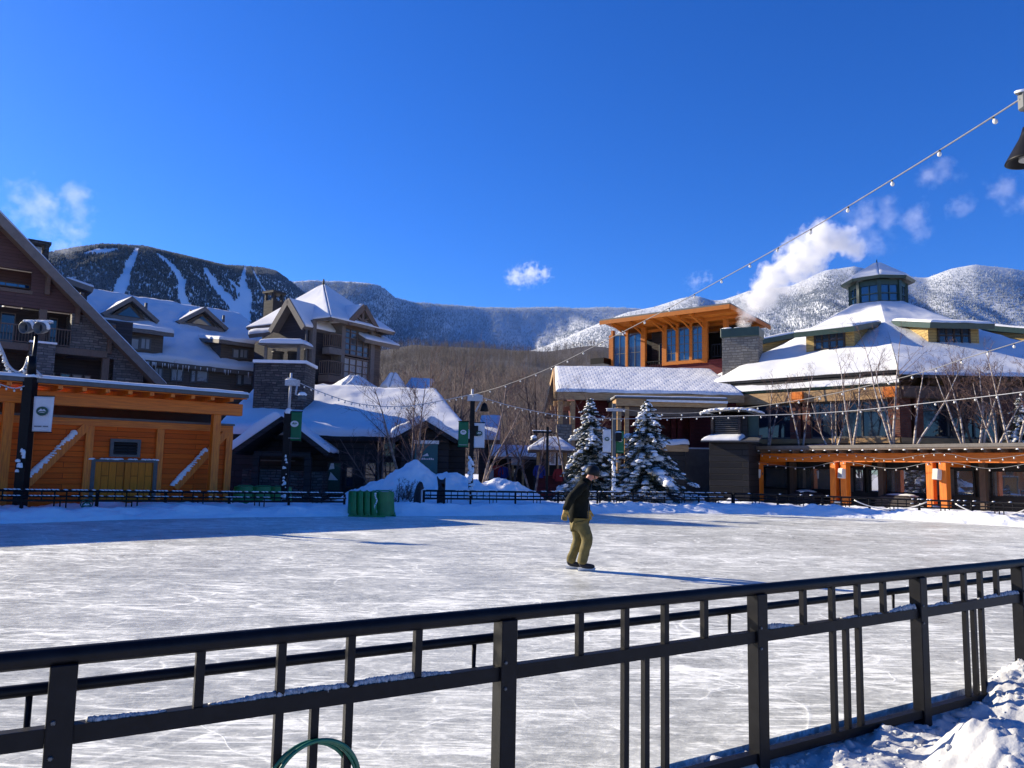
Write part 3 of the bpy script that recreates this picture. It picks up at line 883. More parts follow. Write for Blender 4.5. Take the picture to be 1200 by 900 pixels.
d.box((x0 - 0.12, WY - 0.12, z0), (x0, WY - 0.003, z1 + 0.08)).box((x1, WY - 0.12, z0), (x1 + 0.12, WY - 0.003, z1 + 0.08)).box((x0, WY - 0.12, z1), (x1, WY - 0.003, z1 + 0.08))
df = d.build('door', M['grey_trim'], pav)
xm = (x0 + x1) / 2
MB().box((x0, WY - 0.07, z0), (xm - 0.01, WY - 0.01, z1)).build('door_leaf', M['door_plank'], df)
MB().box((xm + 0.01, WY - 0.07, z0), (x1, WY - 0.01, z1)).build('door_leaf', M['door_plank'], df)
sm = MB(); r2 = random.Random(8)
for i in range(26):
    sm.lump((r2.uniform(x0 - 0.1, x1 + 0.1), WY - 0.07, z1 + 0.08), (r2.uniform(0.05, 0.12), 0.05), r2, 0.9)
sm.build('snow_ridge', M['snow'], df)
vx0, vx1, vz0, vz1 = rc(PV, 129, 514, 163, 536, WY)
v_ = MB()
v_.box((vx0, WY - 0.1, vz0), (vx0 + 0.1, WY - 0.004, vz1)).box((vx1 - 0.1, WY - 0.1, vz0), (vx1, WY - 0.004, vz1)).box((vx0 + 0.1, WY - 0.1, vz1 - 0.1), (vx1 - 0.1, WY - 0.004, vz1)).box((vx0 + 0.1, WY - 0.1, vz0), (vx1 - 0.1, WY - 0.004, vz0 + 0.08))
vent = v_.build('vent', M['grey_trim'], pav)
lv = MB()
lv.box((vx0 + 0.1, WY - 0.02, vz0 + 0.08), (vx1 - 0.1, WY - 0.006, vz1 - 0.1))
for i in range(4):
    z = vz0 + 0.1 + i * (vz1 - vz0 - 0.2) / 4
    lv.prism([(vx0 + 0.1, WY - 0.025, z + 0.09), (vx0 + 0.1, WY - 0.09, z), (vx0 + 0.1, WY - 0.09, z + 0.025)], (vx1 - vx0 - 0.2, 0, 0))
lv.build('louvre', M['dark_plank'], vent)

# ---- big gabled lodge at the far left -----------------------------------------------------
HG = Frame(0, 46, 178, 51.3)
lodge = fthing('gabled_lodge', 'tall plum brown lodge with a steep gable, stone piers and balconies', 'lodge', HG)
r0, r1 = HG.hit(0, 250, -1.3), HG.hit(178, 433, -1.3)
sl = (r1.z - r0.z) / (r1.x - r0.x)
xap = r0.x - 3.2; zap = r0.z + sl * (xap - r0.x)
def rake(x): return zap + sl * abs(x - xap)
xft = r1.x; xfl = 2 * xap - xft
z3 = HG.hit(60, 364).z; z2t = HG.hit(60, 406).z; z2b = HG.hit(60, 414).z
wx0, wx1, wz0, wz1 = rc(HG, -14, 310, 36, 341)
xs3 = xap + (z3 - zap) / sl
def wall_poly(za, zb, y, name='wall', mat=None, xlim=None):
    xa_, xb_ = xap + (za - zap) / sl, xap + (zb - zap) / sl
    return MB().prism([(2 * xap - xa_, y, za), (xa_, y, za), (xb_, y, zb), (2 * xap - xb_, y, zb)], (0, 0.3, 0)).build(name, mat or M['brown_siding'], lodge)
# upper gable, in pieces round the window recess
xw = xap + (wz1 - zap) / sl
MB().prism([(2 * xap - xw, 0, wz1), (xw, 0, wz1), (xap, 0, zap)], (0, 0.3, 0)).build('wall', M['brown_siding'], lodge)
xa_, xb_ = xap + (z3 - zap) / sl, xap + (wz0 - zap) / sl
MB().prism([(2 * xap - xa_, 0, z3), (xa_, 0, z3), (xb_, 0, wz0), (2 * xap - xb_, 0, wz0)], (0, 0.3, 0)).build('wall', M['brown_siding'], lodge)
MB().prism([(wx1, 0, wz0), (xb_, 0, wz0), (xw, 0, wz1), (wx1, 0, wz1)], (0, 0.3, 0)).build('wall', M['brown_siding'], lodge)
MB().box((wx0 - 2, 1.6, wz0 - 0.3), (wx1 + 0.6, 1.75, wz1 + 0.2)).build('wall', M['brown_siding'], lodge)
window(lodge, *rc(HG, -8, 328, 35, 339.5, 1.6), 1.6, 3, 1, M['brown_trim'], M['blue_glass'])
MB().box((wx0 - 2, -0.06, wz0 - 0.22), (wx1 + 0.1, 0.0, wz0 - 0.003)).build('sill', M['brown_trim'], lodge)
# middle storey, set back behind balconies
MB().box((2 * xap - xs3, 2.0, -0.1), (xft - 0.6, 2.2, z3 + 0.2)).build('wall', M['slate_siding'], lodge)
MB().box((2 * xap - xft + 1, -0.3, z2b), (HG.hit(125, 410).x, 2.0, z2t)).build('balcony', M['brown_trim'], lodge)
fl2 = z2b - 3.1
MB().box((2 * xap - xft, -0.3, fl2 - 0.4), (xft - 1.2, 2.0, fl2)).build('balcony', M['brown_trim'], lodge)
xs_a = HG.hit(82, 400).x
MB().prism([(xs_a, -0.04, z2b - 0.02), (xs_a, -0.04, z3), (xap + (z3 - zap) / sl - 0.1, -0.04, z3), (xap + (z2b - zap) / sl - 0.35, -0.04, z2b - 0.02)], (0, 2.0, 0)).build('pier', M['grey_stone'], lodge)
xq = HG.hit(133, 430).x
MB().prism([(xq, -0.03, -0.1), (xq, -0.03, z2b - 0.03), (xap + (z2b - zap) / sl - 0.4, -0.03, z2b - 0.03), (xft - 0.2, -0.03, r1.z - 0.3), (xft - 0.2, -0.03, -0.1)], (0, 2.0, 0)).build('pier', M['grey_stone'], lodge)
px0, px1_, pz0, pz1 = rc(HG, 36, 401, 62, 446, -0.5)
MB().box((px0, -0.5, -0.1), (px1_, 0.6, pz1)).build('pier', M['grey_stone'], lodge)
MB().box((px0 - 0.06, -0.58, pz1 + 0.002), (px1_ + 0.06, 0.66, pz1 + 0.12)).build('pier_cap', M['snow'], lodge)
for px, za, zb in ((46, pz1 + 0.12, z3), (124, fl2, z2b), (-14, fl2, z3)):
    x = HG.hit(px, 420).x
    MB().box((x - 0.2, -0.14, za), (x + 0.2, 0.26, zb - 0.003)).build('post', M['brown_trim'], lodge)
railing('railing', lodge, (HG.hit(-30, 420).x, -0.2, z2t), (xs_a - 0.02, -0.2, z2t), 1.1, M['brown_trim'])
railing('railing', lodge, (HG.hit(-30, 420).x, -0.2, fl2), (xq + 0.4, -0.2, fl2), 1.1, M['brown_trim'])
for pxs, zz in (((-4, 14), z2t), ((54, 64), z2t), ((4, 30), fl2), ((62, 66), fl2), ((72, 84), fl2), ((86, 98), fl2), ((100, 108), fl2)):
    xx0, xx1 = HG.hit(pxs[0], 420, 2).x, HG.hit(pxs[1], 420, 2).x
    window(lodge, xx0, xx1, zz + 0.1, zz + 2.1, 1.99, 1, 1, M['taupe_trim'], M['pale_blind'] if pxs[0] in (62, 86, 100) else M['glass'])
# roof: two slopes, rake boards, brackets, truss
for sgn in (1, -1):
    f = lambda x: xap + sgn * (x - xap)
    e = xft + 1.0
    A = (f(e), -1.3, rake(e) - 0.1); B = (f(e), 16, rake(e) - 0.1); C = (f(xap), 16, zap - 0.1); D = (f(xap), -1.3, zap - 0.1)
    snowy_roof(A, B, C, D, lodge, 0.2, 0.3, M['brown_trim'], 7, 20, 20)
    MB().bar((f(e + 0.05), -1.32, rake(e + .05) - 0.3), (f(xap), -1.32, zap - 0.3), 0.12, 0.5, (0, 0, 1)).build('rake_board', M['taupe_trim'], lodge)
tz = HG.hit(20, 266, -0.9).z
tx = xap + (tz - zap) / sl - 0.25
tr = MB()
tr.box((2 * xap - tx, -1.05, tz - 0.25), (tx, -0.85, tz + 0.15))
for k in range(14):
    a0, a1 = math.pi * k / 14 * 0.5, math.pi * (k + 1) / 14 * 0.5
    rr = 0.78 * (tz - zap) / sl
    hh = (zap - tz) * 0.5
    for s in (1, -1):
        tr.bar((xap + s * rr * math.cos(a0), -0.95, tz + hh * math.sin(a0)), (xap + s * rr * math.cos(a1), -0.95, tz + hh * math.sin(a1)), 0.2, 0.3, (0, 1, 0))
tr.build('gable_truss', M['brown_trim'], lodge)
for px, py in ((57, 318), (92, 352), (129, 388)):
    p = HG.hit(px, py, -0.02)
    q = MB()
    q.box((p.x - 0.13, -0.26, p.z - 1.5), (p.x + 0.13, -0.02, p.z + 0.5))
    q.bar((p.x, -0.26, p.z - 0.9), (p.x, -1.1, p.z + 0.3), 0.2, 0.2)
    q.build('bracket', M['brown_trim'], lodge)
cx0, cx1, cz0, cz1 = rc(HG, 35, 280, 56, 312, 5.0)
ch = MB().box((cx0, 5.0, cz0 - 3), (cx1, 6.6, cz1 - 0.9))
for xx in (cx0, cx1 - 0.25):
    for yy in (5.0, 6.35): ch.box((xx, yy, cz1 - 0.9), (xx + 0.25, yy + 0.25, cz1 - 0.2))
ch.box((cx0 - 0.1, 4.9, cz1 - 0.2), (cx1 + 0.1, 6.7, cz1))
cho = ch.build('chimney', M['dark_stone'], lodge)
MB().tube([((cx0 + cx1) / 2, 5.8, cz1 - 0.95), ((cx0 + cx1) / 2, 5.8, cz1 - 0.3)], 0.25, 10).build('flue', M['white_paint'], cho)
# side dormer behind the rake
a = HG.hit(76, 327, 4); b = HG.hit(103, 336, 4)
MB().box((a.x, 4, b.z - 2.5), (b.x, 8, b.z - 0.3)).build('dormer', M['slate_siding'], lodge)
snowy_roof((b.x + 0.3, 3.5, b.z - 0.1), (b.x + 0.3, 8.5, b.z - 0.1), (a.x, 8.5, a.z), (a.x, 3.5, a.z), lodge, 0.15, 0.35, M['taupe_trim'], 9, 8, 8)

# ---- long snow-roofed wing with dormers ------------------------------------------------------
LW = Frame(165, 57, 300, 63.5)
wing = fthing('lodge_wing', 'low lodge wing with a wide snowy roof, two triangular dormers and shed dormers', 'lodge', LW)
ev = LW.hit(210, 426, -0.6).z; rg = LW.hit(210, 360, 12).z
xw0, xw1 = LW.hit(60, 420, 0).x, LW.hit(352, 430, 0).x
snowy_roof((xw0, -0.6, ev), (xw1, -0.6, ev), (xw1, 12, rg), (xw0, 12, rg), wing, 0.4, 0.35, M['taupe_trim'], 21, 80, 40, 0.9)
snowy_roof((xw1, 24.6, ev), (xw0, 24.6, ev), (xw0, 12.02, rg), (xw1, 12.02, rg), wing, 0.4, 0.35, M['taupe_trim'], 22, 30, 12, 0.7)
MB().box((xw0, 0, -0.1), (xw1 - 0.3, 0.25, ev - 0.2)).build('wall', M['taupe_siding'], wing)
MB().prism([(xw1 - 0.5, 0.25, -0.1), (xw1 - 0.5, 24, -0.1), (xw1 - 0.5, 24, ev - 0.3), (xw1 - 0.5, 12, rg - 0.5), (xw1 - 0.5, 0.25, ev - 0.3)], (0.2, 0, 0)).build('wall', M['taupe_siding'], wing)
slope = (rg - ev) / 12.6
def roof_z(y): return ev + (y + 0.6) * slope
def solve_y(px, py, dz):
    lo, hi = -0.6, 11.5
    for _ in range(40):
        m_ = (lo + hi) / 2
        if LW.hit(px, py, m_).z < roof_z(m_) + dz: hi = m_
        else: lo = m_
    return lo
def shed_dormer(pa, pb, ytop, ybot, seed, wins, yd, roofover=0.5):
    yd = solve_y((pa + pb) / 2, ybot, 0.45)
    xa_, xb_ = LW.hit(pa, ytop, yd).x, LW.hit(pb, ytop, yd).x
    zt = LW.hit((pa + pb) / 2, ytop, yd).z
    zbm = min(LW.hit((pa + pb) / 2, ybot, yd).z, roof_z(yd)) - 0.4
    o = MB().box((xa_, yd, zbm), (xb_, yd + 5, zt)).build('dormer', M['taupe_siding'], wing)
    for (wa, wb, ya, yb, n) in wins:
        window(o, *rc(LW, wa, ya, wb, yb, yd), yd - 0.01, n, 1, M['white_paint'] if False else M['grey_trim'], M['pale_blind'], 0.1)
    rr_ = slab('dormer_roof', (xa_ - roofover, yd - 0.7, zt + 0.1), (xb_ + roofover, yd - 0.7, zt + 0.1), (xb_ + roofover, yd + 6, zt + 1.0), (xa_ - roofover, yd + 6, zt + 1.0), 0.28, M['taupe_trim'], o)
    return o, (xa_, xb_, zt), yd
for args in ((140, 192, 389, 412, 31, [(151, 163, 395, 411, 1), (164, 176, 395, 411, 2)], 3.0), (259, 300, 404, 422, 32, [(272, 280, 408, 421, 1), (280, 290, 408, 421, 2)], 3.2)):
    o, (xa_, xb_, zt), yd = shed_dormer(*args)
    snow_sheet('snow_cover', (xa_ - 0.5, yd - 0.7, zt + 0.115), (xb_ + 0.5, yd - 0.7, zt + 0.115), (xb_ + 0.5, yd + 6, zt + 1.02), (xa_ - 0.5, yd + 6, zt + 1.02), 0.3, o, args[4], 16, 8)
# windows of the lower wall
for wa, wb, ya, yb, n in ((180, 190, 430, 447, 2), (200, 214, 431, 448, 2), (223, 229, 433, 449, 1), (229.5, 243, 433, 449, 1), (277, 283, 438, 452, 1), (284, 295, 438, 452, 1)):
    window(wing, *rc(LW, wa, ya, wb, yb, 0), -0.02, n, 1, M['grey_trim'], M['pale_blind'], 0.1)
# triangular dormers
for (ax, ay), (bx_, by), (cx_, cy2), seed in (((152, 351), (120, 370), (181, 378), 41), ((237, 363), (207, 379), (262, 387), 42)):
    yd = solve_y(ax, (by + cy2) / 2, 0.45)
    ap, l_, r_ = LW.hit(ax, ay, yd), LW.hit(bx_, by, yd), LW.hit(cx_, cy2, yd)
    zb_ = (l_.z + r_.z) / 2
    o = MB().prism([(l_.x + 0.5, yd, zb_), (r_.x - 0.5, yd, zb_), (ap.x, yd, ap.z - 0.35)], (0, 3, 0)).build('dormer', M['taupe_siding'], wing)
    rb = MB()
    rb.bar((l_.x - 0.1, yd - 0.35, zb_), (ap.x, yd - 0.35, ap.z), 0.5, 0.32, (0, 0, 1)); rb.bar((r_.x + 0.1, yd - 0.352, zb_), (ap.x, yd - 0.352, ap.z), 0.5, 0.32, (0, 0, 1))
    rb.box((l_.x, yd - 0.3, zb_ - 0.22), (r_.x, yd - 0.05, zb_ + 0.12))
    rb.build('rake_board', M['taupe_trim'], o)
    w_ = (r_.x - l_.x) * 0.22
    MB().prism([(ap.x - w_, yd - 0.12, zb_ + 0.2), (ap.x + w_, yd - 0.12, zb_ + 0.2), (ap.x, yd - 0.12, zb_ + (ap.z - zb_) * 0.62)], (0, 0.08, 0)).build('pane', M['glass'], o)
    for s, e_ in ((-1, l_), (1, r_)):
        snow_sheet('snow_cover', (e_.x + s * 0.1, yd - 0.5, zb_ + 0.2), (e_.x + s * 0.1, yd + 6.5, zb_ + 0.2), (ap.x, yd + 6.5, ap.z + 0.2), (ap.x, yd - 0.5, ap.z + 0.2), 0.03, o, seed + s, 10, 8)
# icicles and the gutter line
ic = MB(); r3 = random.Random(4)
for i in range(70):
    x = r3.uniform(xw0 + 3, xw1 - 1)
    ic.tube([(x, -0.62, ev - 0.1), (x, -0.62, ev - 0.25 - r3.uniform(0.02, 0.35))], [0.035, 0.004], 4)
ic.build('icicles', M['snow'], wing)
for px, dz in ((262, 377), (172, 352), (224, 365)):
    p = LW.hit(px, dz - 4, 8.5)
    MB().tube([(p.x, 8.5, roof_z(8.5)), (p.x, 8.5, roof_z(8.5) + 1.1)], 0.12, 8).build('vent_pipe', M['grey_trim'], wing)

# ---- corner lodge with pyramid roof, gables and window wall ------------------------------
TW = Frame(380, 57, 450, 62.5)
tower = fthing('corner_lodge', 'dark corner lodge with snowy pyramid roof and a tall gridded window wall', 'lodge', TW)
bz = -0.1
def hitx(F, px, py, x=0.0):
    d = ray(px, py)
    k = (x - (EYE - F.o).dot(F.ux)) / d.dot(F.ux)
    p = EYE + d * k - F.o
    return Vector((x, p.dot(F.uy), p.z))
zP = TW.hit(380, 370, -0.8).z
Wx = TW.hit(448, 380).x
ya_, yb_ = hitx(TW, 360, 376, -1.3).y, hitx(TW, 299, 395, -1.3).y
apL = hitx(TW, 338, 350, -1.9)
zE = hitx(TW, 359, 377, -1.9).z
Wy = yb_
xg0, xg1 = TW.hit(404.5, 380).x, TW.hit(437, 380).x
# left gabled block
MB().prism([(-1.3, ya_, bz), (-1.3, yb_, bz), (-1.3, yb_, zE - 0.15 - (0.0 if yb_ <= 2 * apL.y - ya_ else 0.9)), (-1.3, min(yb_ - 0.01, 2 * apL.y - ya_), zE - 0.15), (-1.3, apL.y, apL.z - 0.25), (-1.3, ya_, zE - 0.15)], (0.3, 0, 0)).build('wall', M['slate_siding'], tower)
MB().box((-1.0, ya_, bz), (2.2, ya_ + 0.2, zE - 0.2)).build('wall', M['slate_siding'], tower)
for s, y1 in ((-1, ya_ - 0.35), (1, 2 * apL.y - ya_ + 0.35)):
    A = (-1.9, y1, zE - 0.3); B = (5, y1, zE - 0.3); C = (5, apL.y, apL.z); D = (-1.9, apL.y, apL.z)
    snowy_roof(A, B, C, D, tower, 0.16, 0.3, M['taupe_trim'], 51 + s, 12, 10)
    MB().bar((-1.94, y1, zE - 0.45), (-1.94, apL.y, apL.z - 0.15), 0.1, 0.42).build('rake_board', M['taupe_trim'], tower)
zlr = hitx(TW, 305, 383, -0.5).z
snowy_roof((-0.8, yb_ - 2.2, zlr - 0.6), (-0.8, yb_ + 1.5, zlr - 0.6), (3.5, yb_ + 1.5, zlr + 1.5), (3.5, yb_ - 2.2, zlr + 1.5), tower, 0.3, 0.3, M['taupe_trim'], 57, 12, 10)
c_ = at(321, 352, 68); lo_ = TW.o
cl = Vector(((c_ - lo_).dot(TW.ux), (c_ - lo_).dot(TW.uy), c_.z))
chm = MB().box((cl.x - 0.6, cl.y - 0.6, 4), (cl.x + 0.6, cl.y + 0.6, cl.z - 0.1))
for sx in (-0.58, 0.38):
    for sy in (-0.58, 0.38): chm.box((cl.x + sx, cl.y + sy, cl.z - 0.1), (cl.x + sx + 0.2, cl.y + sy + 0.2, cl.z + 0.55))
chm.box((cl.x - 0.72, cl.y - 0.72, cl.z + 0.55), (cl.x + 0.72, cl.y + 0.72, cl.z + 0.75))
chm.build('chimney', M['dark_plank'], tower)
# corner: set-back storey walls with balconies, the window wall, the plain end
sb = 1.7
zt_ = zP - 0.1
MB().box((1.5, sb, bz), (xg0, sb + 0.2, zt_)).build('wall', M['taupe_siding'], tower)
MB().box((1.5, sb + 0.2, bz), (1.7, ya_ + 2, zt_)).build('wall', M['taupe_siding'], tower)
MB().box((-1.05, ya_ - 0.4, bz), (-0.7, ya_ - 0.02, zt_)).build('pier', M['taupe_trim'], tower)
MB().box((xg0 - 0.25, 0.02, bz), (xg0 + 0.1, sb - 0.01, zt_)).build('pier', M['taupe_trim'], tower)
MB().box((xg1 - 0.1, 0.02, bz), (xg1 + 0.35, 0.4, zt_)).build('pier', M['taupe_trim'], tower)
MB().box((xg1 + 0.35, 0.1, bz), (Wx, 0.4, zt_ - 0.2)).build('wall', M['taupe_siding'], tower)
MB().box((0.3, Wy - 0.2, bz), (Wx, Wy, zt_ - 0.3)).build('wall', M['slate_siding'], tower)
MB().box((Wx - 0.2, 0.4, bz), (Wx, Wy - 0.2, zt_ - 0.3)).build('wall', M['slate_siding'], tower)
z_b1 = TW.hit(380, 405, -0.1).z; z_b2 = TW.hit(380, 438, -0.4).z
for zz, m_, o_ in ((z_b1, M['taupe_trim'], 0.1), (z_b2, M['brown_trim'], 0.4)):
    b_ = MB().box((-o_, -o_, zz - 0.5), (xg0 - 0.3, ya_ - 0.46, zz)).build('balcony', m_, tower)
    railing('railing', b_, (-o_ + 0.05, -o_ + 0.06, zz), (xg0 - 0.35, -o_ + 0.06, zz), 1.05, M['brown_trim'], 0.2, 0.05)
    railing('railing', b_, (-o_ + 0.06, -o_ + 0.1, zz), (-o_ + 0.06, ya_ - 0.5, zz), 1.05, M['brown_trim'], 0.2, 0.05)
MB().box((-0.35, -0.35, bz), (xg0 - 0.32, ya_ - 0.47, z_b2 - 0.52)).build('wall', M['brown_siding'], tower)
for zz in (z_b1, z_b2):
    window(tower, xg0 * 0.62, xg0 - 0.3, zz + 0.05, zz + 2.2, sb - 0.01, 2, 2, M['taupe_trim'], M['glass'], 0.08)
zw0, zw1 = TW.hit(420, 446).z, TW.hit(420, 384).z
MB().box((xg0 + 0.1, 0.12, bz), (xg1 - 0.1, 0.4, zw0)).build('wall', M['taupe_siding'], tower)
mid = zw0 + (zw1 - zw0) * 0.42
window(tower, xg0 + 0.1, xg1 - 0.1, mid + 0.1, zw1, 0.3, 4, 5, M['brown_trim'], M['blind_glass'], 0.12, 0.2)
window(tower, xg0 + 0.1, xg1 - 0.1, zw0, mid, 0.3, 4, 3, M['brown_trim'], M['pale_blind'], 0.12, 0.2)
# right gable over the window wall
yF = -0.7
apR = TW.hit(427.6, 357, yF)
gx0, gx1 = TW.hit(408, 377, yF).x, TW.hit(443, 389, yF).x
apx = (gx0 + gx1) / 2
zgl = TW.hit(408, 377, yF).z
MB().prism([(gx0 + 0.4, 0.05, zgl - 0.3), (gx1 - 0.4, 0.05, zgl - 0.3), (gx1 - 0.4, 0.05, zgl), (apx, 0.05, apR.z - 0.35), (gx0 + 0.4, 0.05, zgl)], (0, 0.3, 0)).build('wall', M['taupe_siding'], tower)
for s, xx in ((-1, gx0), (1, gx1)):
    snowy_roof((xx, yF, zgl), (xx, 4, zgl), (apx, 4, apR.z), (apx, yF, apR.z), tower, 0.14, 0.3, M['taupe_trim'], 61 + s, 12, 10)
    MB().bar((xx, yF - 0.04, zgl - 0.16), (apx, yF - 0.04, apR.z - 0.16), 0.1, 0.42).build('rake_board', M['brown_trim'], tower)
tr = MB()
tr.box((gx0 + 0.3, yF + 0.05, zgl + 0.05), (gx1 - 0.3, yF + 0.22, zgl + 0.35))
tr.box((apx - 0.12, yF + 0.05, zgl + 0.35), (apx + 0.12, yF + 0.22, apR.z - 0.5))
for s in (-1, 1):
    tr.bar((apx + s * 0.15, yF + 0.13, zgl + 0.4), (apx + s * (gx1 - gx0) * 0.24, yF + 0.13, zgl + (apR.z - zgl) * 0.45), 0.16, 0.16, (0, 1, 0))
tr.build('gable_truss', M['brown_trim'], tower)
# pyramid
ap = at(379, 334, 61.5); apl = Vector(((ap - TW.o).dot(TW.ux), (ap - TW.o).dot(TW.uy), ap.z))
cs = [(-0.8, -0.8), (2 * apl.x + 0.8, -0.8), (2 * apl.x + 0.8, 2 * apl.y + 0.8), (-0.8, 2 * apl.y + 0.8)]
for k in range(4):
    a, b = cs[k], cs[(k + 1) % 4]
    C = (apl.x + (b[0] - apl.x) * 0.012, apl.y + (b[1] - apl.y) * 0.012, apl.z)
    D = (apl.x + (a[0] - apl.x) * 0.012, apl.y + (a[1] - apl.y) * 0.012, apl.z)
    snowy_roof((a[0], a[1], zP), (b[0], b[1], zP), C, D, tower, 0.09, 0.25, M['taupe_trim'], 70 + k, 16, 16, 0.3)
MB().tube([(apl.x, apl.y, apl.z - 0.2), (apl.x, apl.y, apl.z + 0.5)], [0.1, 0.05], 8).build('finial', M['dark_plank'], tower)
MB().tube([(-1.4, ya_ - 0.1, zE - 0.4), (-1.4, ya_ - 0.1, bz)], 0.09, 8).build('drain_pipe', M['taupe_trim'], tower)
snowy_roof((Wx - 2.5, -0.6, zP - 1.0), (Wx + 1.6, -0.6, zP - 1.0), (Wx + 0.5, 3, zP + 1.0), (Wx - 2.5, 3, zP + 1.0), tower, 0.15, 0.3, M['taupe_trim'], 77, 8, 8)

# ---- low dark cabin with snowy porch gable ----------------------------------------------------
SB = Frame(275, 38, 545, 39)
cabin = fthing('rink_cabin', 'low dark timber cabin with a broad snow roof and snow edged porch gable', 'cabin', SB)
ce = SB.hit(420, 512, -0.5).z; cr = SB.hit(440, 459, 8).z
cx0, cx1 = SB.hit(262, 520).x, SB.hit(546, 520).x
zs = 0.0
MB().box((cx0, 0, -0.1), (cx1, 0.2, ce - 0.1)).build('wall', M['dark_plank'], cabin)
MB().box((cx1 - 0.2, 0.2, -0.1), (cx1, 16, ce - 0.1)).build('wall', M['dark_plank'], cabin)
snowy_roof((cx0 - 0.4, -0.6, ce), (cx1 + 0.4, -0.6, ce), (cx1 - 1.6, 8, cr), (cx0 - 0.4, 8, cr), cabin, 0.36, 0.2, M['dark_plank'], 81, 50, 24, 0.22)
snowy_roof((cx1 + 0.4, 16.6, ce), (cx0 - 0.4, 16.6, ce), (cx0 - 0.4, 8.02, cr), (cx1 - 1.6, 8.02, cr), cabin, 0.42, 0.2, M['dark_plank'], 82, 30, 8, 0.5)
# right front gable
apg = SB.hit(499, 493, -2.2); gl = SB.hit(466, 510, -2.2); gr = SB.hit(542, 515, -2.2)
hw = (gr.x - gl.x) / 2; gxm = apg.x
zg = (gl.z + gr.z) / 2
MB().prism([(gxm - hw + 0.4, -1.6, -0.1), (gxm + hw - 0.4, -1.6, -0.1), (gxm + hw - 0.4, -1.6, zg), (gxm, -1.6, apg.z - 0.2), (gxm - hw + 0.4, -1.6, zg)], (0, 1.6, 0)).build('wall', M['dark_plank'], cabin)
for s in (-1, 1):
    snowy_roof((gxm + s * hw, -2.3, zg - 0.1), (gxm + s * hw, 5, zg - 0.1), (gxm, 5, apg.z), (gxm, -2.3, apg.z), cabin, 0.34, 0.2, M['dark_plank'], 84 + s, 16, 12)
pd = MB().box((SB.hit(486, 530, -1.7).x, -1.72, 0.1), (SB.hit(513, 530, -1.7).x, -1.603, SB.hit(500, 519, -1.7).z)).build('door', M['teal'], cabin)
pd['label'] = 'tall teal door with a small white mountain mark and snow on its top edge'
xq0, xq1, zq0, zq1 = rc(SB, 486, 519, 513, 552, -1.72)
m = MB()
mw = (xq0 + xq1) / 2; mz = zq0 + (zq1 - zq0) * 0.52
m.prism([(mw - 0.22, -1.726, mz), (mw + 0.05, -1.726, mz + 0.16), (mw + 0.12, -1.726, mz + 0.02)], (0, 0.004, 0))
r4 = random.Random(3)
for i in range(9):
    m.box((mw - 0.38 + i * 0.085, -1.726, mz - 0.16), (mw - 0.38 + i * 0.085 + 0.06, -1.722, mz - 0.16 + r4.choice((0.06, 0.09))))
m.build('door_mark', M['white_paint'], pd)
MB().box((xq0 - 0.02, -1.78, zq1 - 0.03), (xq1 + 0.02, -1.6, zq1 + 0.13)).build('snow_cap', M['snow'], pd)
# porch gable
pa, pl, pr = SB.hit(331, 488, -3.2), SB.hit(272, 526, -3.2), SB.hit(386, 533, -3.2)
zpo = (pl.z + pr.z) / 2
for s, e_ in ((-1, pl), (1, pr)):
    snowy_roof((e_.x, -3.4, zpo), (e_.x, 1.5, zpo), (pa.x, 1.5, pa.z), (pa.x, -3.4, pa.z), cabin, 0.34 if s < 0 else 0.14, 0.2, M['dark_plank'], 88 + s, 16, 12)
MB().prism([(pl.x + 0.8, -0.6, zpo), (pr.x - 0.8, -0.6, zpo), (pa.x, -0.6, pa.z - 0.3)], (0, 0.2, 0)).build('gable_panel', M['dark_plank'], cabin)
MB().box((pl.x + 0.9, -2.9, zpo - 0.2), (pr.x - 0.9, -2.7, zpo + 0.02)).build('tie_beam', M['dark_plank'], cabin)
for x in (pl.x + 1.0, pr.x - 1.0):
    MB().box((x - 0.15, -2.95, -0.1), (x + 0.15, -2.65, zpo - 0.2)).build('post', M['dark_plank'], cabin)
sbp = MB().box((pl.x + 0.3, -2.4, -0.1), (pl.x + 2.4, -0.4, 1.3)).build('pier', M['dark_stone'], cabin)
sbp = MB().box((pr.x - 2.2, -2.4, -0.1), (pr.x - 0.4, -0.4, 1.25)).build('pier', M['dark_stone'], cabin)
xs0, xs1, zs0, zs1 = rc(SB, 303, 538.5, 346, 541, -0.62)
MB().box((xs0, -0.75, zs0), (xs1, -0.61, zs1)).build('ledge', M['grey_trim'], cabin)
# poster window and dark windows
o = window(cabin, *rc(SB, 384, 541, 400, 576, 0), -0.01, 1, 1, M['slate_siding'], M['logo_green'], 0.07)
xa0, xa1, za0, za1 = rc(SB, 385, 542, 399.5, 564, -0.08)
m = MB()
m.prism([(xa0 + 0.03, -0.085, za0 + 0.05), (xa0 + 0.5, -0.085, za0 + 0.05), (xa0 + 0.12, -0.085, za0 + 0.45)], (0, 0.01, 0))
m.prism([(xa0 + 0.03, -0.085, za1 - 0.35), (xa0 + 0.3, -0.085, za1 - 0.3), (xa0 + 0.25, -0.085, za1 - 0.02), (xa0 + 0.12, -0.085, za1 - 0.02)], (0, 0.01, 0))
m.build('poster', M['white_paint'], o)
for r_ in ((427, 541, 441, 572), (448, 517, 464, 536), (447, 540, 464, 566), (405, 546, 415, 572)):
    window(cabin, *rc(SB, *r_, 0), -0.01, 1, 2, M['slate_siding'], M['glass'], 0.08)

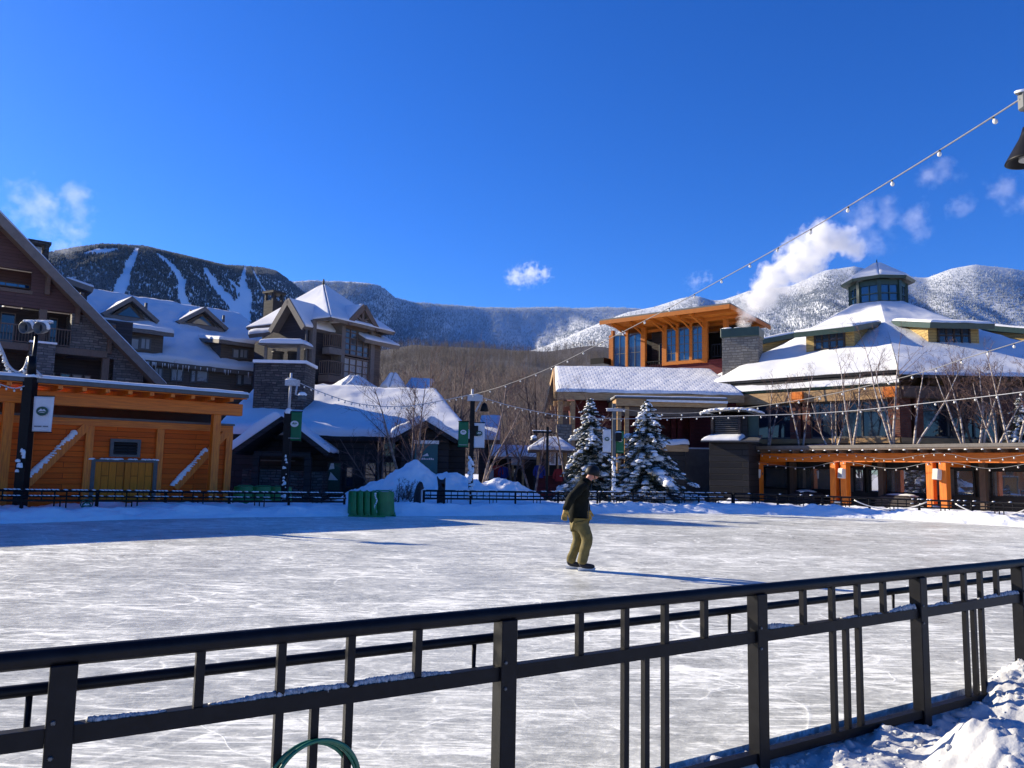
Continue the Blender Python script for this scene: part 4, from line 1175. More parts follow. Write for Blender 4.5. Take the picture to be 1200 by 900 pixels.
# ---- stone tower chimney rising from the cabin ------------------------------------------------
ct = Frame(299, 40.5, 353, 40.5)
pxa, pxb, pz_, pzt = rc(ct, 299, 425, 353, 520, 0)
sch = fthing('stone_chimney', 'broad dark stone chimney stack with small roofed cap beside green banner', 'chimney', ct)
MB().box((pxa, 0, -0.1), (pxb, 2.2, pzt)).build('stack', M['dark_stone'], sch)
MB().box((pxa - 0.1, -0.1, pzt + 0.002), (pxb + 0.1, 2.3, pzt + 0.16)).build('cap_stone', M['snow'], sch)
m = MB()
z0 = pzt + 0.162
for x in (pxa + 0.35, pxb - 0.55):
    for y in (0.3, 1.7): m.box((x, y, z0), (x + 0.14, y + 0.14, z0 + 0.85))
m.build('cap_post', M['grey_trim'], sch)
for k in range(2):
    x = pxa + 0.85 + k * 0.85
    MB().lathe([(0.3, 0), (0.3, 0.5), (0.34, 0.52), (0.34, 0.6)], (x, 1.1, z0), 14).build('flue', M['dark_plank'], sch)
snowy_roof((pxa + 0.1, 0, z0 + 0.9), (pxb - 0.15, 0, z0 + 0.9), (pxb - 0.15, 2.2, z0 + 1.05), (pxa + 0.1, 2.2, z0 + 1.05), sch, 0.22, 0.08, M['grey_trim'], 93, 10, 8)

# ---- turrets with pyramid snow roofs ---------------------------------------------------------------
def turret(name, label, pxl, pxr, pe, pxa, pya, Y, seed, hbody, mat, ang=0.6):
    c = at((pxl + pxr) / 2, pe, Y); a = at(pxa, pya, Y)
    w = (pxr - pxl) / 900 * Y / (math.cos(ang) + math.sin(ang)) / 2 * 1.02
    t = thing(name, label, 'building', (c.x, c.y, 0), ang)
    s = w - 0.35
    MB().box((-s, -s, -0.1), (s, s, c.z - 0.05)).build('wall', mat, t)
    cs = [(-w, -w), (w, -w), (w, w), (-w, w)]
    for k in range(4):
        p, q = cs[k], cs[(k + 1) % 4]
        snowy_roof((p[0], p[1], c.z), (q[0], q[1], c.z), (q[0] * 0.02, q[1] * 0.02, a.z), (p[0] * 0.02, p[1] * 0.02, a.z), t, 0.24, 0.18, M['brown_trim'], seed + k, 10, 10)
    return t
turret('stone_pavilion', 'small dark stone turret with sunlit pyramid snow roof below the corner lodge', 383, 446, 458, 417, 442, 49, 101, 3, M['dark_stone'])
turret('stone_pavilion', 'farther snowy pyramid roof behind bare birches right of the corner lodge', 446, 476, 456, 461, 437, 56, 111, 3, M['dark_stone'])
FB = Frame(474, 57, 500, 57)
fb = fthing('snowy_shed', 'small snow topped shed roof between the turret and the birches', 'building', FB)
x0, x1, z0, z1 = rc(FB, 475, 444, 499, 461)
MB().box((x0, 0.3, -0.1), (x1, 5, z0)).build('wall', M['taupe_siding'], fb)
snowy_roof((x0 - .2, -0.3, z0), (x1 + .2, -0.3, z0), (x1 + .2, 4, z1 + .3), (x0 - .2, 4, z1 + .3), fb, 0.25, 0.2, M['brown_trim'], 115, 10, 8)

# ---- background roof, ski rental huts, kiosk -----------------------------------------------------------
F1 = Frame(566, 48, 586, 48)
b1 = fthing('back_building', 'brown back building with square snowy roof behind the white banner', 'building', F1)
x0, x1, z0, z1 = rc(F1, 560, 494, 586, 516)
MB().box((x0 + .1, 0.3, -0.1), (x1 - .2, 6, z0)).build('wall', M['taupe_siding'], b1)
snowy_roof((x0, -0.3, z0), (x1, -0.3, z0), (x1, 4, z1 + 0.5), (x0, 4, z1 + 0.5), b1, 0.25, 0.25, M['brown_trim'], 121, 10, 10)
window(b1, *rc(F1, 572, 518, 582, 528, 0.3), 0.29, 2, 1, M['grey_trim'], M['glass'])
F2 = Frame(572, 42, 640, 42)
b2 = fthing('shop_stall', 'open dark stall with red and blue goods under a snowy canopy', 'stall', F2)
x0, x1, z0, z1 = rc(F2, 573, 535, 640, 575)
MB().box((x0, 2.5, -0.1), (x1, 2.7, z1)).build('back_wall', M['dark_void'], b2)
snowy_roof((x0, -0.4, z1), (x1, -0.4, z1), (x1, 2.8, z1 + 0.5), (x0, 2.8, z1 + 0.5), b2, 0.22, 0.12, M['taupe_trim'], 125, 16, 8)
MB().box((x0, 0, -0.1), (x1 * 0.5, 0.6, 1.1)).build('counter', M['slate_siding'], b2)
for px in (574, 588, 601, 613, 627, 639):
    x = F2.hit(px, 550).x
    MB().box((x - 0.06, 0.0, -0.1), (x + 0.06, 0.12, z1 - 0.01)).build('post', M['tan_timber'] if px in (601, 613) else M['dark_plank'], b2)
window(b2, *rc(F2, 600, 549, 606, 562, 1.5), 1.5, 1, 1, M['tan_timber'], M['blue_glass'])
KF = Frame(627, 38, 668, 38)
ki = fthing('ticket_kiosk', 'small kiosk with hipped snow roof and white framed windows behind lantern post', 'kiosk', KF)
x0, x1, z0, z1 = rc(KF, 630, 528, 664, 580)
MB().box((x0, 0, -0.1), (x1, 1.6, 1.25)).build('wall', M['maroon'], ki)
m = MB()
for xx in (x0, (x0 * 2 + x1) / 3, (x0 + 2 * x1) / 3, x1 - 0.1):
    m.box((xx, 0, 1.25), (xx + 0.1, 0.1, z1)); m.box((xx, 1.5, 1.25), (xx + 0.1, 1.6, z1))
m.build('post', M['tan_timber'], ki)
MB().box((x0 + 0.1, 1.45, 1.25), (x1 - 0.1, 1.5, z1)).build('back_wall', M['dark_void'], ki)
for wa, wb in ((644, 651), (654, 659)):
    window(ki, *rc(KF, wa, 529, wb, 545, 0.05), 0.06, 1, 1, M['white_paint'], M['pale_blind'])
hw_ = (x1 - x0) / 2 + 0.45; xm_ = (x0 + x1) / 2; zt_ = KF.hit(648, 513, 0.8).z
for k, (a, b) in enumerate((((-1, -1), (1, -1)), ((1, -1), (1, 1)), ((1, 1), (-1, 1)), ((-1, 1), (-1, -1)))):
    P = lambda s, f=1.0, z=z1: (xm_ + s[0] * hw_ * f, 0.8 + s[1] * 1.3 * f, z)
    snowy_roof(P(a), P(b), P(b, 0.12, zt_), P(a, 0.12, zt_), ki, 0.14, 0.1, M['brown_trim'], 131 + k, 10, 8)
# ---- right side: long hall with snow roof ------------------------------------------------------------
LH = Frame(650, 44, 838, 44)
hall = fthing('long_hall', 'long maroon hall with an even snow roof and timber eave', 'hall', LH)
ze = LH.hit(740, 461, -1.0).z; zr_ = LH.hit(740, 433, 6).z
x0, x1 = LH.hit(651, 460, -1).x, LH.hit(872, 460, -1).x
snowy_roof((x0, -1.0, ze), (x1, -1.0, ze), (x1, 6, zr_), (x0 + 0.3, 6, zr_), hall, 0.16, 0.12, M['tan_timber'], 141, 90, 40, 0.3).children[0].data.materials[0] = M['tile_snow']
snowy_roof((x1, 13, ze), (x0, 13, ze), (x0 + 0.3, 6.02, zr_), (x1, 6.02, zr_), hall, 0.28, 0.12, M['tan_timber'], 142, 30, 8, 0.25)
MB().box((x0 + 0.1, -1.04, ze - 0.42), (x1, -0.9, ze - 0.02)).build('fascia', M['tan_timber'], hall)
MB().box((x0 + 1.2, 0, -0.1), (x1, 0.2, ze - 0.2)).build('wall', M['maroon'], hall)
xl_ = x0 + 1.2
MB().prism([(xl_, 0.2, -0.1), (xl_, 12, -0.1), (xl_, 12, ze - 0.2), (xl_, 6, zr_ - 0.35), (xl_, 0.2, ze - 0.2)], (0.2, 0, 0)).build('wall', M['maroon'], hall)
m = MB()
m.bar((x0 - 0.02, -1.0, ze - 0.2), (x0 + 0.28, 6, zr_ - 0.2), 0.12, 0.4); m.bar((x0 - 0.02, 13, ze - 0.2), (x0 + 0.28, 6.05, zr_ - 0.2), 0.12, 0.4)
m.build('rake_board', M['tan_timber'], hall)
for y in (-0.3, 3, 6, 9, 12):
    MB().box((x0 - 0.05, y - 0.15, ze - 0.75), (x0 + 1.18, y + 0.15, ze - 0.45)).build('bracket', M['tan_timber'], hall)
for x in (x0 + 0.3, x0 + 1.0):
    MB().box((x - 0.14, -0.75, -0.1), (x + 0.14, -0.47, ze - 0.45)).build('post', M['tan_timber'], hall)
MB().box((x0 + 0.1, -0.8, -0.1), (x0 + 0.95, -0.2, LH.hit(650, 497, -.8).z)).build('pier', M['tan_stone'], hall)
# lower canopy
yc = -3.2
xa, xb = LH.hit(722, 477, yc).x, LH.hit(852, 480, yc).x
zc = LH.hit(790, 468, yc).z
MB().box((xa, yc, zc - 0.40), (xb, yc + 0.14, zc)).build('canopy_fascia', M['tan_timber'], hall)
MB().box((xa - 0.001, yc + 0.14, zc - 0.40), (xa + 0.14, -0.01, zc)).build('canopy_fascia', M['tan_timber'], hall)
can = MB().box((xa - 0.1, yc - 0.12, zc + 0.002), (xb, -0.02, zc + 0.1)).build('canopy', M['grey_trim'], hall)
snow_sheet('snow_cover', (xa - 0.1, yc - 0.12, zc + 0.1), (xb, yc - 0.12, zc + 0.1), (xb, -0.02, zc + 0.1), (xa - 0.1, -0.02, zc + 0.1), 0.09, can, 143, 20, 8)
MB().bar((LH.hit(757, 474, yc).x, yc - 0.1, zc - 0.1), (xb, yc - 0.1, zc - 0.12), 0.12, 0.12).build('icy_gutter', M['white_paint'], hall)
MB().box((xa + 0.3, yc + 0.3, zc - 0.9), (xb, yc + 0.5, zc - 0.42)).build('canopy_beam', M['brown_trim'], hall)
for px in (722, 731):
    x = LH.hit(px, 500, yc).x + 0.2
    MB().box((x - 0.11, yc + 0.2, -0.1), (x + 0.11, yc + 0.42, zc - 0.42)).build('post', M['tan_timber'], hall)
for px in (790, 797, 812):
    x = LH.hit(px, 500, -0.5).x
    MB().box((x - 0.14, -0.4, -0.1), (x + 0.14, -0.1, zc - 0.5)).build('post', M['maroon'], hall)
xa, xb, za, zb = rc(LH, 803, 526, 833, 572, -1.6)
MB().box((xa, -1.6, -0.1), (xb, -0.3, zb)).build('annex', M['taupe_trim'], hall)
MB().box((xa - 0.05, -1.68, zb + 0.002), (xb + 0.05, -0.3, zb + 0.08)).build('snow_cover', M['snow'], hall)
for px in (668, 690, 745, 768):
    window(hall, LH.hit(px - 8, 500).x, LH.hit(px + 8, 500).x, 1.0, 3.6, -0.01, 2, 2, M['brown_trim'], M['glass'], 0.09)
# the entrance hut with snowy steps in front of the hall
xa, xb, za, zb = rc(LH, 776, 521, 803, 560, -4)
eh = thing('entry_hut', 'small tan entry hut with snow on its flat roof beside the spruce', 'hut', LH.w((xa, -4, 0)), LH.ang)
w_ = xb - xa
MB().box((0, 0, -0.1), (w_, 2.0, zb - 0.35)).build('wall', M['dark_plank'], eh)
MB().box((-0.15, -0.15, zb - 0.35), (w_ + 0.15, 2.1, zb - 0.02)).build('fascia', M['tan_timber'], eh)
snow_sheet('snow_cover', (-0.2, -0.2, zb), (w_ + 0.2, -0.2, zb), (w_ + 0.2, 2.1, zb), (-0.2, 2.1, zb), 0.3, eh, 147, 12, 8)

# ---- upper timber hall with sloping roof and blue glass --------------------------------------------
UH = Frame(716, 62, 830, 56.5)
upper = fthing('glazed_hall', 'upper orange timber hall with deep eaves and tall blue windows', 'hall', UH)
zt = UH.hit(770, 372, 0).z
zsoff = UH.hit(770, 366, -0.4).z
xe0, xe1 = UH.hit(716, 400).x, UH.hit(857, 400).x
# roof, deep overhang
ov = 2.6
zA = UH.hit(703, 374.5, -ov).z; zB = UH.hit(854, 354.5, -ov).z
xA, xB = UH.hit(703, 374, -ov).x, UH.hit(855, 354, -ov).x
zavg = (zA + zB) / 2
slab('roof', (xA, -ov, zA), (xB, -ov, zB), (xB, 4.5, zB - 0.45), (xA, 4.5, zA - 0.45), 0.16, M['grey_trim'], upper)
slab('soffit', (xA + .05, -ov + .05, zA - 0.163), (xB - .05, -ov + .05, zB - 0.163), (xB - .05, 4.45, zB - 0.613), (xA + .05, 4.45, zA - 0.613), 0.08, M['red_timber'], upper)
def ztop(x, y): return zA + (zB - zA) * (x - xA) / (xB - xA) - 0.45 * (y + ov) / (4.5 + ov) - 0.25
m = MB()
m.bar((xA, -ov - 0.03, zA - 0.28), (xB, -ov - 0.03, zB - 0.28), 0.08, 0.3); m.bar((xB + 0.02, -ov, zB - 0.28), (xB + 0.02, 4.5, zB - 0.73), 0.08, 0.3)
m.build('fascia', M['red_timber'], upper)
for i in range(4):
    y = -ov + 0.8 + i * 1.6
    MB().bar((xB - 0.1, y, ztop(xB, y) - 0.12), (xB - 4.5, y, ztop(xB - 4.5, y) - 0.12), 0.14, 0.22).build('rafter', M['red_timber'], upper)
zsill = UH.hit(780, 425.6).z; zlow = UH.hit(780, 436).z - 4
posts = [718, 733.5, 736.5, 754, 779, 794, 810, 826]
for px in (718, 735, 754, 779, 794, 810, 826):
    x = UH.hit(px, 400).x
    w_ = 0.2 if px in (754, 779, 826) else 0.11
    lo = -0.1 if px <= 760 else zsill - 0.2
    MB().box((x - w_, -0.1, lo), (x + w_, 0.2, ztop(x, 0) - 0.05)).build('post', M['red_timber'], upper, bevel=0.02)
    q = MB()
    for k in (range(4) if px > 720 else ()):
        f = lambda t: Vector((x, -0.2 - (ov - 0.7) * t, ztop(x, 0) - 0.65 + 0.55 * (1 - (1 - t) ** 1.4)))
        q.bar(f(k / 4), f((k + 1) / 4), 0.09, 0.11)
    if px > 720: q.build('bracket', M['red_timber'], upper)
    if px > 720: MB().bar((x, -ov + 0.1, ztop(x, -ov) - 0.12), (x, 0.0, ztop(x, 0) - 0.12), 0.16, 0.2).build('rafter', M['red_timber'], upper)
MB().box((UH.hit(754, 425).x, 0.02, zlow - 9), (UH.hit(831, 425).x, 0.35, zsill - 0.05)).build('wall', M['maroon'], upper)
MB().box((UH.hit(779, 425).x, -0.12, zsill - 0.18), (UH.hit(829, 425).x, 0.018, zsill + 0.06)).build('sill', M['red_timber'], upper)
for a, b in ((719.5, 733.5), (736.5, 752)):
    xx0, xx1 = UH.hit(a, 400).x, UH.hit(b, 400).x
    window(upper, xx0, xx1, zsill - 3.6, ztop(xx0, 0) - 0.45, 0.05, 2, 4, M['grey_trim'], M['blue_glass'], 0.07)
for a, b in ((781, 792.5), (795.5, 808.5), (811.5, 824)):
    xx0, xx1 = UH.hit(a, 400).x, UH.hit(b, 400).x
    window(upper, xx0, xx1, zsill + 0.08, ztop(xx0, 0) - 0.45, 0.05, 2, 4, M['grey_trim'], M['blue_glass'], 0.07)
xx0, xx1 = UH.hit(757, 400).x, UH.hit(777, 400).x
MB().box((xx0 - .4, 1.6, zlow - 5), (xx1 + .5, 1.8, ztop(xx0, 1.6))).build('wall', M['slate_siding'], upper)
window(upper, xx0 + 0.3, xx1, zsill - 0.7, ztop(xx0, 1.6) - 1.1, 1.58, 2, 1, M['grey_trim'], M['blue_glass'], 0.08)
railing('railing', upper, (xx0, 0, zsill - 0.8), (xx1, 0, zsill - 0.8), 1.0, M['black_metal'], 0.2)
MB().box((xx0, 0.0, zsill - 1.0), (xx1, 1.6, zsill - 0.8)).build('balcony', M['red_timber'], upper)
MB().box((UH.hit(754, 400).x, 0.36, ztop(xe0, 0) - 0.45), (UH.hit(828, 400).x, 0.5, ztop(xe1, 0) - 0.25)).build('wall', M['red_timber'], upper)
xr0 = UH.hit(829, 400).x
MB().box((xr0, 2.6, -0.1), (xr0 + 2.2, 2.8, ztop(xr0, 2.6) - 0.02)).build('wall', M['slate_siding'], upper)
window(upper, xr0 + 0.3, xr0 + 2.0, zsill + 0.1, ztop(xr0, 2.6) - 1.3, 2.58, 3, 1, M['grey_trim'], M['glass'], 0.08)
railing('railing', upper, (xr0 + 0.3, 0.1, zsill + 0.1), (xr0 + 1.2, 0.1, zsill + 0.1), 1.0, M['black_metal'], 0.2)
MB().box((xr0 + 0.1, -0.02, zlow - 9), (xr0 + 2.2, 2.6, zsill - 0.01)).build('wall', M['maroon'], upper)
MB().box((xr0 + 1.25, 0.0, zsill), (xr0 + 1.55, 0.35, ztop(xr0 + 1.4, 0) - 0.1)).build('post', M['red_timber'], upper)
MB().box((xe0, 4.1, -0.1), (xr0 + 2.2, 4.3, ztop(xr0, 4.3) - 0.03)).build('wall', M['dark_void'], upper)
MB().box((xr0 + 2.0, 2.8, -0.1), (xr0 + 2.2, 4.1, ztop(xr0 + 2, 4.3) - 0.03)).build('wall', M['slate_siding'], upper)
MB().box((xe0 - 0.6, 0.6, -0.1), (xe0 + 0.1, 4.1, ztop(xe0, 4.3))).build('wall', M['red_timber'], upper)
MB().box((xe0 - 1.6, -0.6, UH.hit(711, 427).z), (xe0 - 0.3, 1.2, UH.hit(711, 420).z)).build('balcony', M['black_metal'], upper)

# ---- stone chimney with green cap beside it, and small orange roof behind ----------------------------
CF = Frame(845, 47, 888, 46)
sc2 = fthing('stone_chimney', 'square grey and tan stone chimney with dark green metal cap', 'chimney', CF)
x0, x1, z0, z1 = rc(CF, 846, 396, 889, 440, 0)
MB().box((x0, 0, -0.1), (x1, 1.6, z1)).build('stack', M['tan_stone'], sc2)
MB().box((x0 - 0.08, -0.08, z1 + 0.002), (x1 + 0.08, 1.68, CF.hit(866, 384).z)).build('cap', M['green_trim'], sc2, bevel=0.04)
sm = MB(); r2 = random.Random(2)
for i in range(14): sm.lump((r2.uniform(x0, x0 + 1.2), r2.uniform(-0.02, 1.4), CF.hit(866, 384).z), (0.25, 0.2), r2, 0.35)
sm.build('snow_cover', M['snow'], sc2)
BR = Frame(880, 66, 912, 64)
br_ = fthing('rear_roof', 'small orange gabled roof end peeking out behind the green capped chimney', 'roof', BR)
x0, x1, z0, z1 = rc(BR, 884, 388, 912, 402)
slab('roof', (x0 - 2, -1.5, z1), (x1, -1.5, z0), (x1, 6, z0), (x0 - 2, 6, z1), 0.25, M['orange_beam'], br_)
snow_sheet('snow_cover', (x0 - 2, -1.4, z1 + .02), (x1, -1.4, z0 + .02), (x1, 6, z0 + .02), (x0 - 2, 6, z1 + .02), 0.25, br_, 149, 10, 8)
MB().box((x0 - 2, 0, -0.1), (x1 - 0.8, 0.2, z0 - 0.4)).build('wall', M['maroon'], br_)

# ---- dark plank booth ----------------------------------------------------------------------------------
BF = Frame(831, 38.5, 878, 37.5)
booth = fthing('plank_booth', 'dark grey plank booth with louvred upper box and curved snowy lid', 'booth', BF)
x0, x1, z0, z1 = rc(BF, 831, 517, 878, 578)
MB().box((x0, 0, -0.1), (x1, 3, z1)).build('wall', M['dark_plank'], booth)
skirt = slab('skirt_roof', (x0 - 0.3, -0.45, z1 + 0.02), (x1 + 0.6, -0.45, z1 + 0.02), (x1 + 0.4, 1.2, z1 + 0.35), (x0 - 0.1, 1.2, z1 + 0.35), 0.08, M['grey_trim'], booth)
snow_sheet('snow_cover', (x0 - 0.28, -0.43, z1 + 0.03), (x1 - 0.3, -0.43, z1 + 0.03), (x1 - 0.3, 1.2, z1 + 0.36), (x0 - 0.1, 1.2, z1 + 0.36), 0.16, skirt, 151, 14, 8)
u0, u1, uz0, uz1 = rc(BF, 833, 487, 876, 514, 0.6)
MB().box((u0, 0.6, z1 - 0.3), (u1, 3, uz1)).build('upper_box', M['dark_plank'], booth)
lv = MB()
for i in range(10):
    z = uz0 + 0.05 + i * (uz1 - uz0 - 0.1) / 10
    lv.prism([(u0 + 0.25, 0.59, z + 0.08), (u0 + 0.25, 0.50, z), (u0 + 0.25, 0.50, z + 0.025)], ((u1 - u0) * 0.66, 0, 0))
lv.build('louvre', M['taupe_trim'], booth)
for x in (u0 + 0.1, u0 + (u1 - u0) * 0.8):
    MB().box((x - 0.06, 0.45, uz0), (x + 0.06, 0.598, uz1)).build('trim', M['slate_siding'], booth)
lid = MB()
n = 12
pts = []
for k in range(n + 1):
    t = k / n; x = u0 - 0.35 + (u1 - u0 + 0.7) * t
    pts.append((x, uz1 + 0.02 + 0.16 * (1 - (2 * t - 1) ** 4)))
lid.prism([(x, 0.2, z) for x, z in pts] + [(x, 0.2, z + 0.1) for x, z in reversed(pts)], (0, 3, 0))
lid.build('lid', M['lamp_grey'], booth)
sl_ = MB(); r2 = random.Random(6)
for x, z in pts[:-1]:
    for y in (0.35, 0.9, 1.6, 2.3): sl_.lump((x + 0.12, y, z + 0.09), (0.24, 0.4), r2, 0.4, 8, 4)
sl_.build('snow_cover', M['snow'], booth)
MB().box((u1 + 0.0, 0.8, z1), (u1 + 0.5, 0.9, uz1)).build('trim', M['green_trim'], booth)

# ---- the rotunda --------------------------------------------------------------------------------------
RC = Vector((24.6, 50.9, 0)); AP = 12.9
rot = thing('rotunda', 'large octagonal pavilion with snow cone roof, yellow shed dormers and glazed green cupola', 'pavilion', RC)
def octp(r, k, z):                         # corner k of an octagon of apothem r, face 0 looks to -Y
    a = -math.pi / 2 - math.pi / 8 + k * math.pi / 4
    q = r / math.cos(math.pi / 8)
    return Vector((q * math.cos(a), q * math.sin(a), z))
def fmat(k):                               # frame of face k: x along it, y inwards
    a = -math.pi / 2 + k * math.pi / 4
    n_ = Vector((math.cos(a), math.sin(a), 0)); u_ = Vector((-n_.y, n_.x, 0))
    return lambda x, y, z, r=AP: n_ * (r - y) + u_ * x + Vector((0, 0, z))
zbt, zbb = 6.0, 5.4
zsl = 3.2
half = AP * math.tan(math.pi / 8)
def fbox(k, a, b, name, mat, r=AP, parent=None):
    f = fmat(k); m = MB()
    v = [f(x, y, z, r) for z in (a[2], b[2]) for (x, y) in ((a[0], a[1]), (b[0], a[1]), (b[0], b[1]), (a[0], b[1]))]
    m.add(v, [(0, 3, 2, 1), (4, 5, 6, 7), (0, 1, 5, 4), (1, 2, 6, 5), (2, 3, 7, 6), (3, 0, 4, 7)])
    return m.build(name, mat, parent or rot)
for k in range(8):
    vis = k in (0, 7, 6, 1)
    fbox(k, (-half - 0.1, -0.25, zbb), (half + 0.1, 0.35, zbt), 'beam', M['tan_timber'] if k in (6, 7) else M['brown_trim'])  # beam tan on sunlit faces, brown on shaded ones: light put into the colour
    fbox(k, (-half, 0.0, -0.1), (half, 0.3, zsl), 'wall', M['tan_timber'] if False else M['taupe_siding'])
    if not vis: 
        fbox(k, (-half, 0.0, zsl), (half, 0.3, zbb), 'wall', M['taupe_siding']); continue
    fbox(k, (-half, -0.1, zsl), (half, 0.32, zsl + 0.25), 'sill', M['tan_timber'])
    for x, w_ in ((-half + 0.25, 0.28), (-half + 0.95, 0.2), (0.0, 0.3), (0.62, 0.2), (half - 0.25, 0.28)):
        fbox(k, (x - w_, -0.05, zsl + 0.25), (x + w_, 0.3, zbb), 'brick_pier', M['brick'])
    for x0, x1 in ((-half + 1.15, -0.3), (0.82, half - 0.53)):
        f = fmat(k)
        fr = MB()
        nb = 3
        def lb(a, b, m=fr):
            v = [f(x, y, z) for z in (a[2], b[2]) for (x, y) in ((a[0], a[1]), (b[0], a[1]), (b[0], b[1]), (a[0], b[1]))]
            m.add(v, [(0, 3, 2, 1), (4, 5, 6, 7), (0, 1, 5, 4), (1, 2, 6, 5), (2, 3, 7, 6), (3, 0, 4, 7)])
        for i in range(nb + 1):
            x = x0 + (x1 - x0) * i / nb
            lb((x - 0.04, 0.08, zsl + 0.25), (x + 0.04, 0.16, zbb))
        lb((x0, 0.09, zsl + 1.6), (x1, 0.15, zsl + 1.67))
        lb((x0, 0.08, zbb - 0.1), (x1, 0.16, zbb)); lb((x0, 0.08, zsl + 0.25), (x1, 0.16, zsl + 0.35))
        wo_ = fr.build('window', M['grey_trim'], rot)
        pn = MB(); lb((x0, 0.17, zsl + 0.25), (x1, 0.2, zbb), pn); pn.build('pane', M['glass'], wo_)
    # timber bracket blocks under the eave
    for x in (-half + 0.3, 0.3, half - 0.3):
        fbox(k, (x - 0.3, -0.45, zbb + 0.05), (x + 0.3, -0.252, zbt - 0.05), 'bracket', M['orange_timber'] if k in (6, 7) else M['brown_trim'])  # brackets likewise coloured lighter for sun, darker for shade
# roofs: lower skirt, dark band, main cone
def ring(r0, z0, r1, z1, th, seed, name, slab_mat, snow=True, amp=0.5, ks=range(8)):
    for k in ks:
        A, B, C, D = octp(r0, k, z0), octp(r0, k + 1, z0), octp(r1, k + 1, z1), octp(r1, k, z1)
        ro_ = slab(name, A, B, C, D, 0.14, slab_mat, rot)
    if not snow: return
    # one continuous cover of snow over the faces, its rim ragged
    ks = list(ks); n = 26
    per, vv = [], np.concatenate([[0, 0.006, 0.02, 0.045], np.linspace(0.08, 0.97, 26), [0.99, 1.0]])
    for k in ks:
        for i in range(n): per.append((k, i / n))
    per.append((ks[-1], 1.0))
    a0 = np.array([tuple(octp(r0 - 0.03, k, z0).lerp(octp(r0 - 0.03, k + 1, z0), t)) for k, t in per])
    a1 = np.array([tuple(octp(r1, k, z1).lerp(octp(r1, k + 1, z1), t)) for k, t in per])
    P = a0[:, None, :] * (1 - vv)[None, :, None] + a1[:, None, :] * vv[None, :, None]
    L = np.linalg.norm(a1[0] - a0[0]); dv = np.minimum(vv, 1.0) * L / 0.16
    h = np.sqrt(1 - (1 - np.clip(dv, 0, 1)) ** 2)
    kk = th * h[None, :] * (1 + amp * fbm(P[..., 0] * 0.5 + seed, P[..., 1] * 0.5, 5, seed) + 0.25 * fbm(P[..., 0] * 2.2, P[..., 1] * 2.2, 3, seed + 3))
    out = P[..., :2] / np.linalg.norm(P[..., :2], axis=-1, keepdims=True)
    P[..., 2] += 0.02 + kk
    rag = 0.10 * fbm(P[..., 0] * 0.9, P[..., 1] * 0.9, 4, seed + 7)
    P[..., 0] += out[..., 0] * rag * (vv < 0.09)[None, :]; P[..., 1] += out[..., 1] * rag * (vv < 0.09)[None, :]
    grid_mesh('snow_cover', P[..., 0], P[..., 1], P[..., 2], M['roof_snow'], True, rot)
zc0 = 12.6
L_ = (4, 5, 6, 7); R_ = (0, 1, 2, 3)
ring(AP + 0.28, zbt + 0.16, AP - 0.6, 6.55, 0.09, 160, 'skirt_roof', M['green_trim'], True, 0.8, L_)
ring(AP - 0.4, 6.55, AP - 0.85, 7.0, 0.0, 170, 'shingle_band', M['shingle'], False, 0.5, L_)
ring(AP - 0.42, 6.88, 6.8, 9.9, 0.16, 180, 'roof', M['shingle'], True, 1.0, L_)
ring(AP + 0.7, 6.5, 6.8, 9.9, 0.16, 180, 'roof', M['shingle'], True, 1.0, R_)
ring(6.9, 9.85, 1.8, zc0 + 0.1, 0.14, 190, 'roof', M['shingle'], True, 0.6)
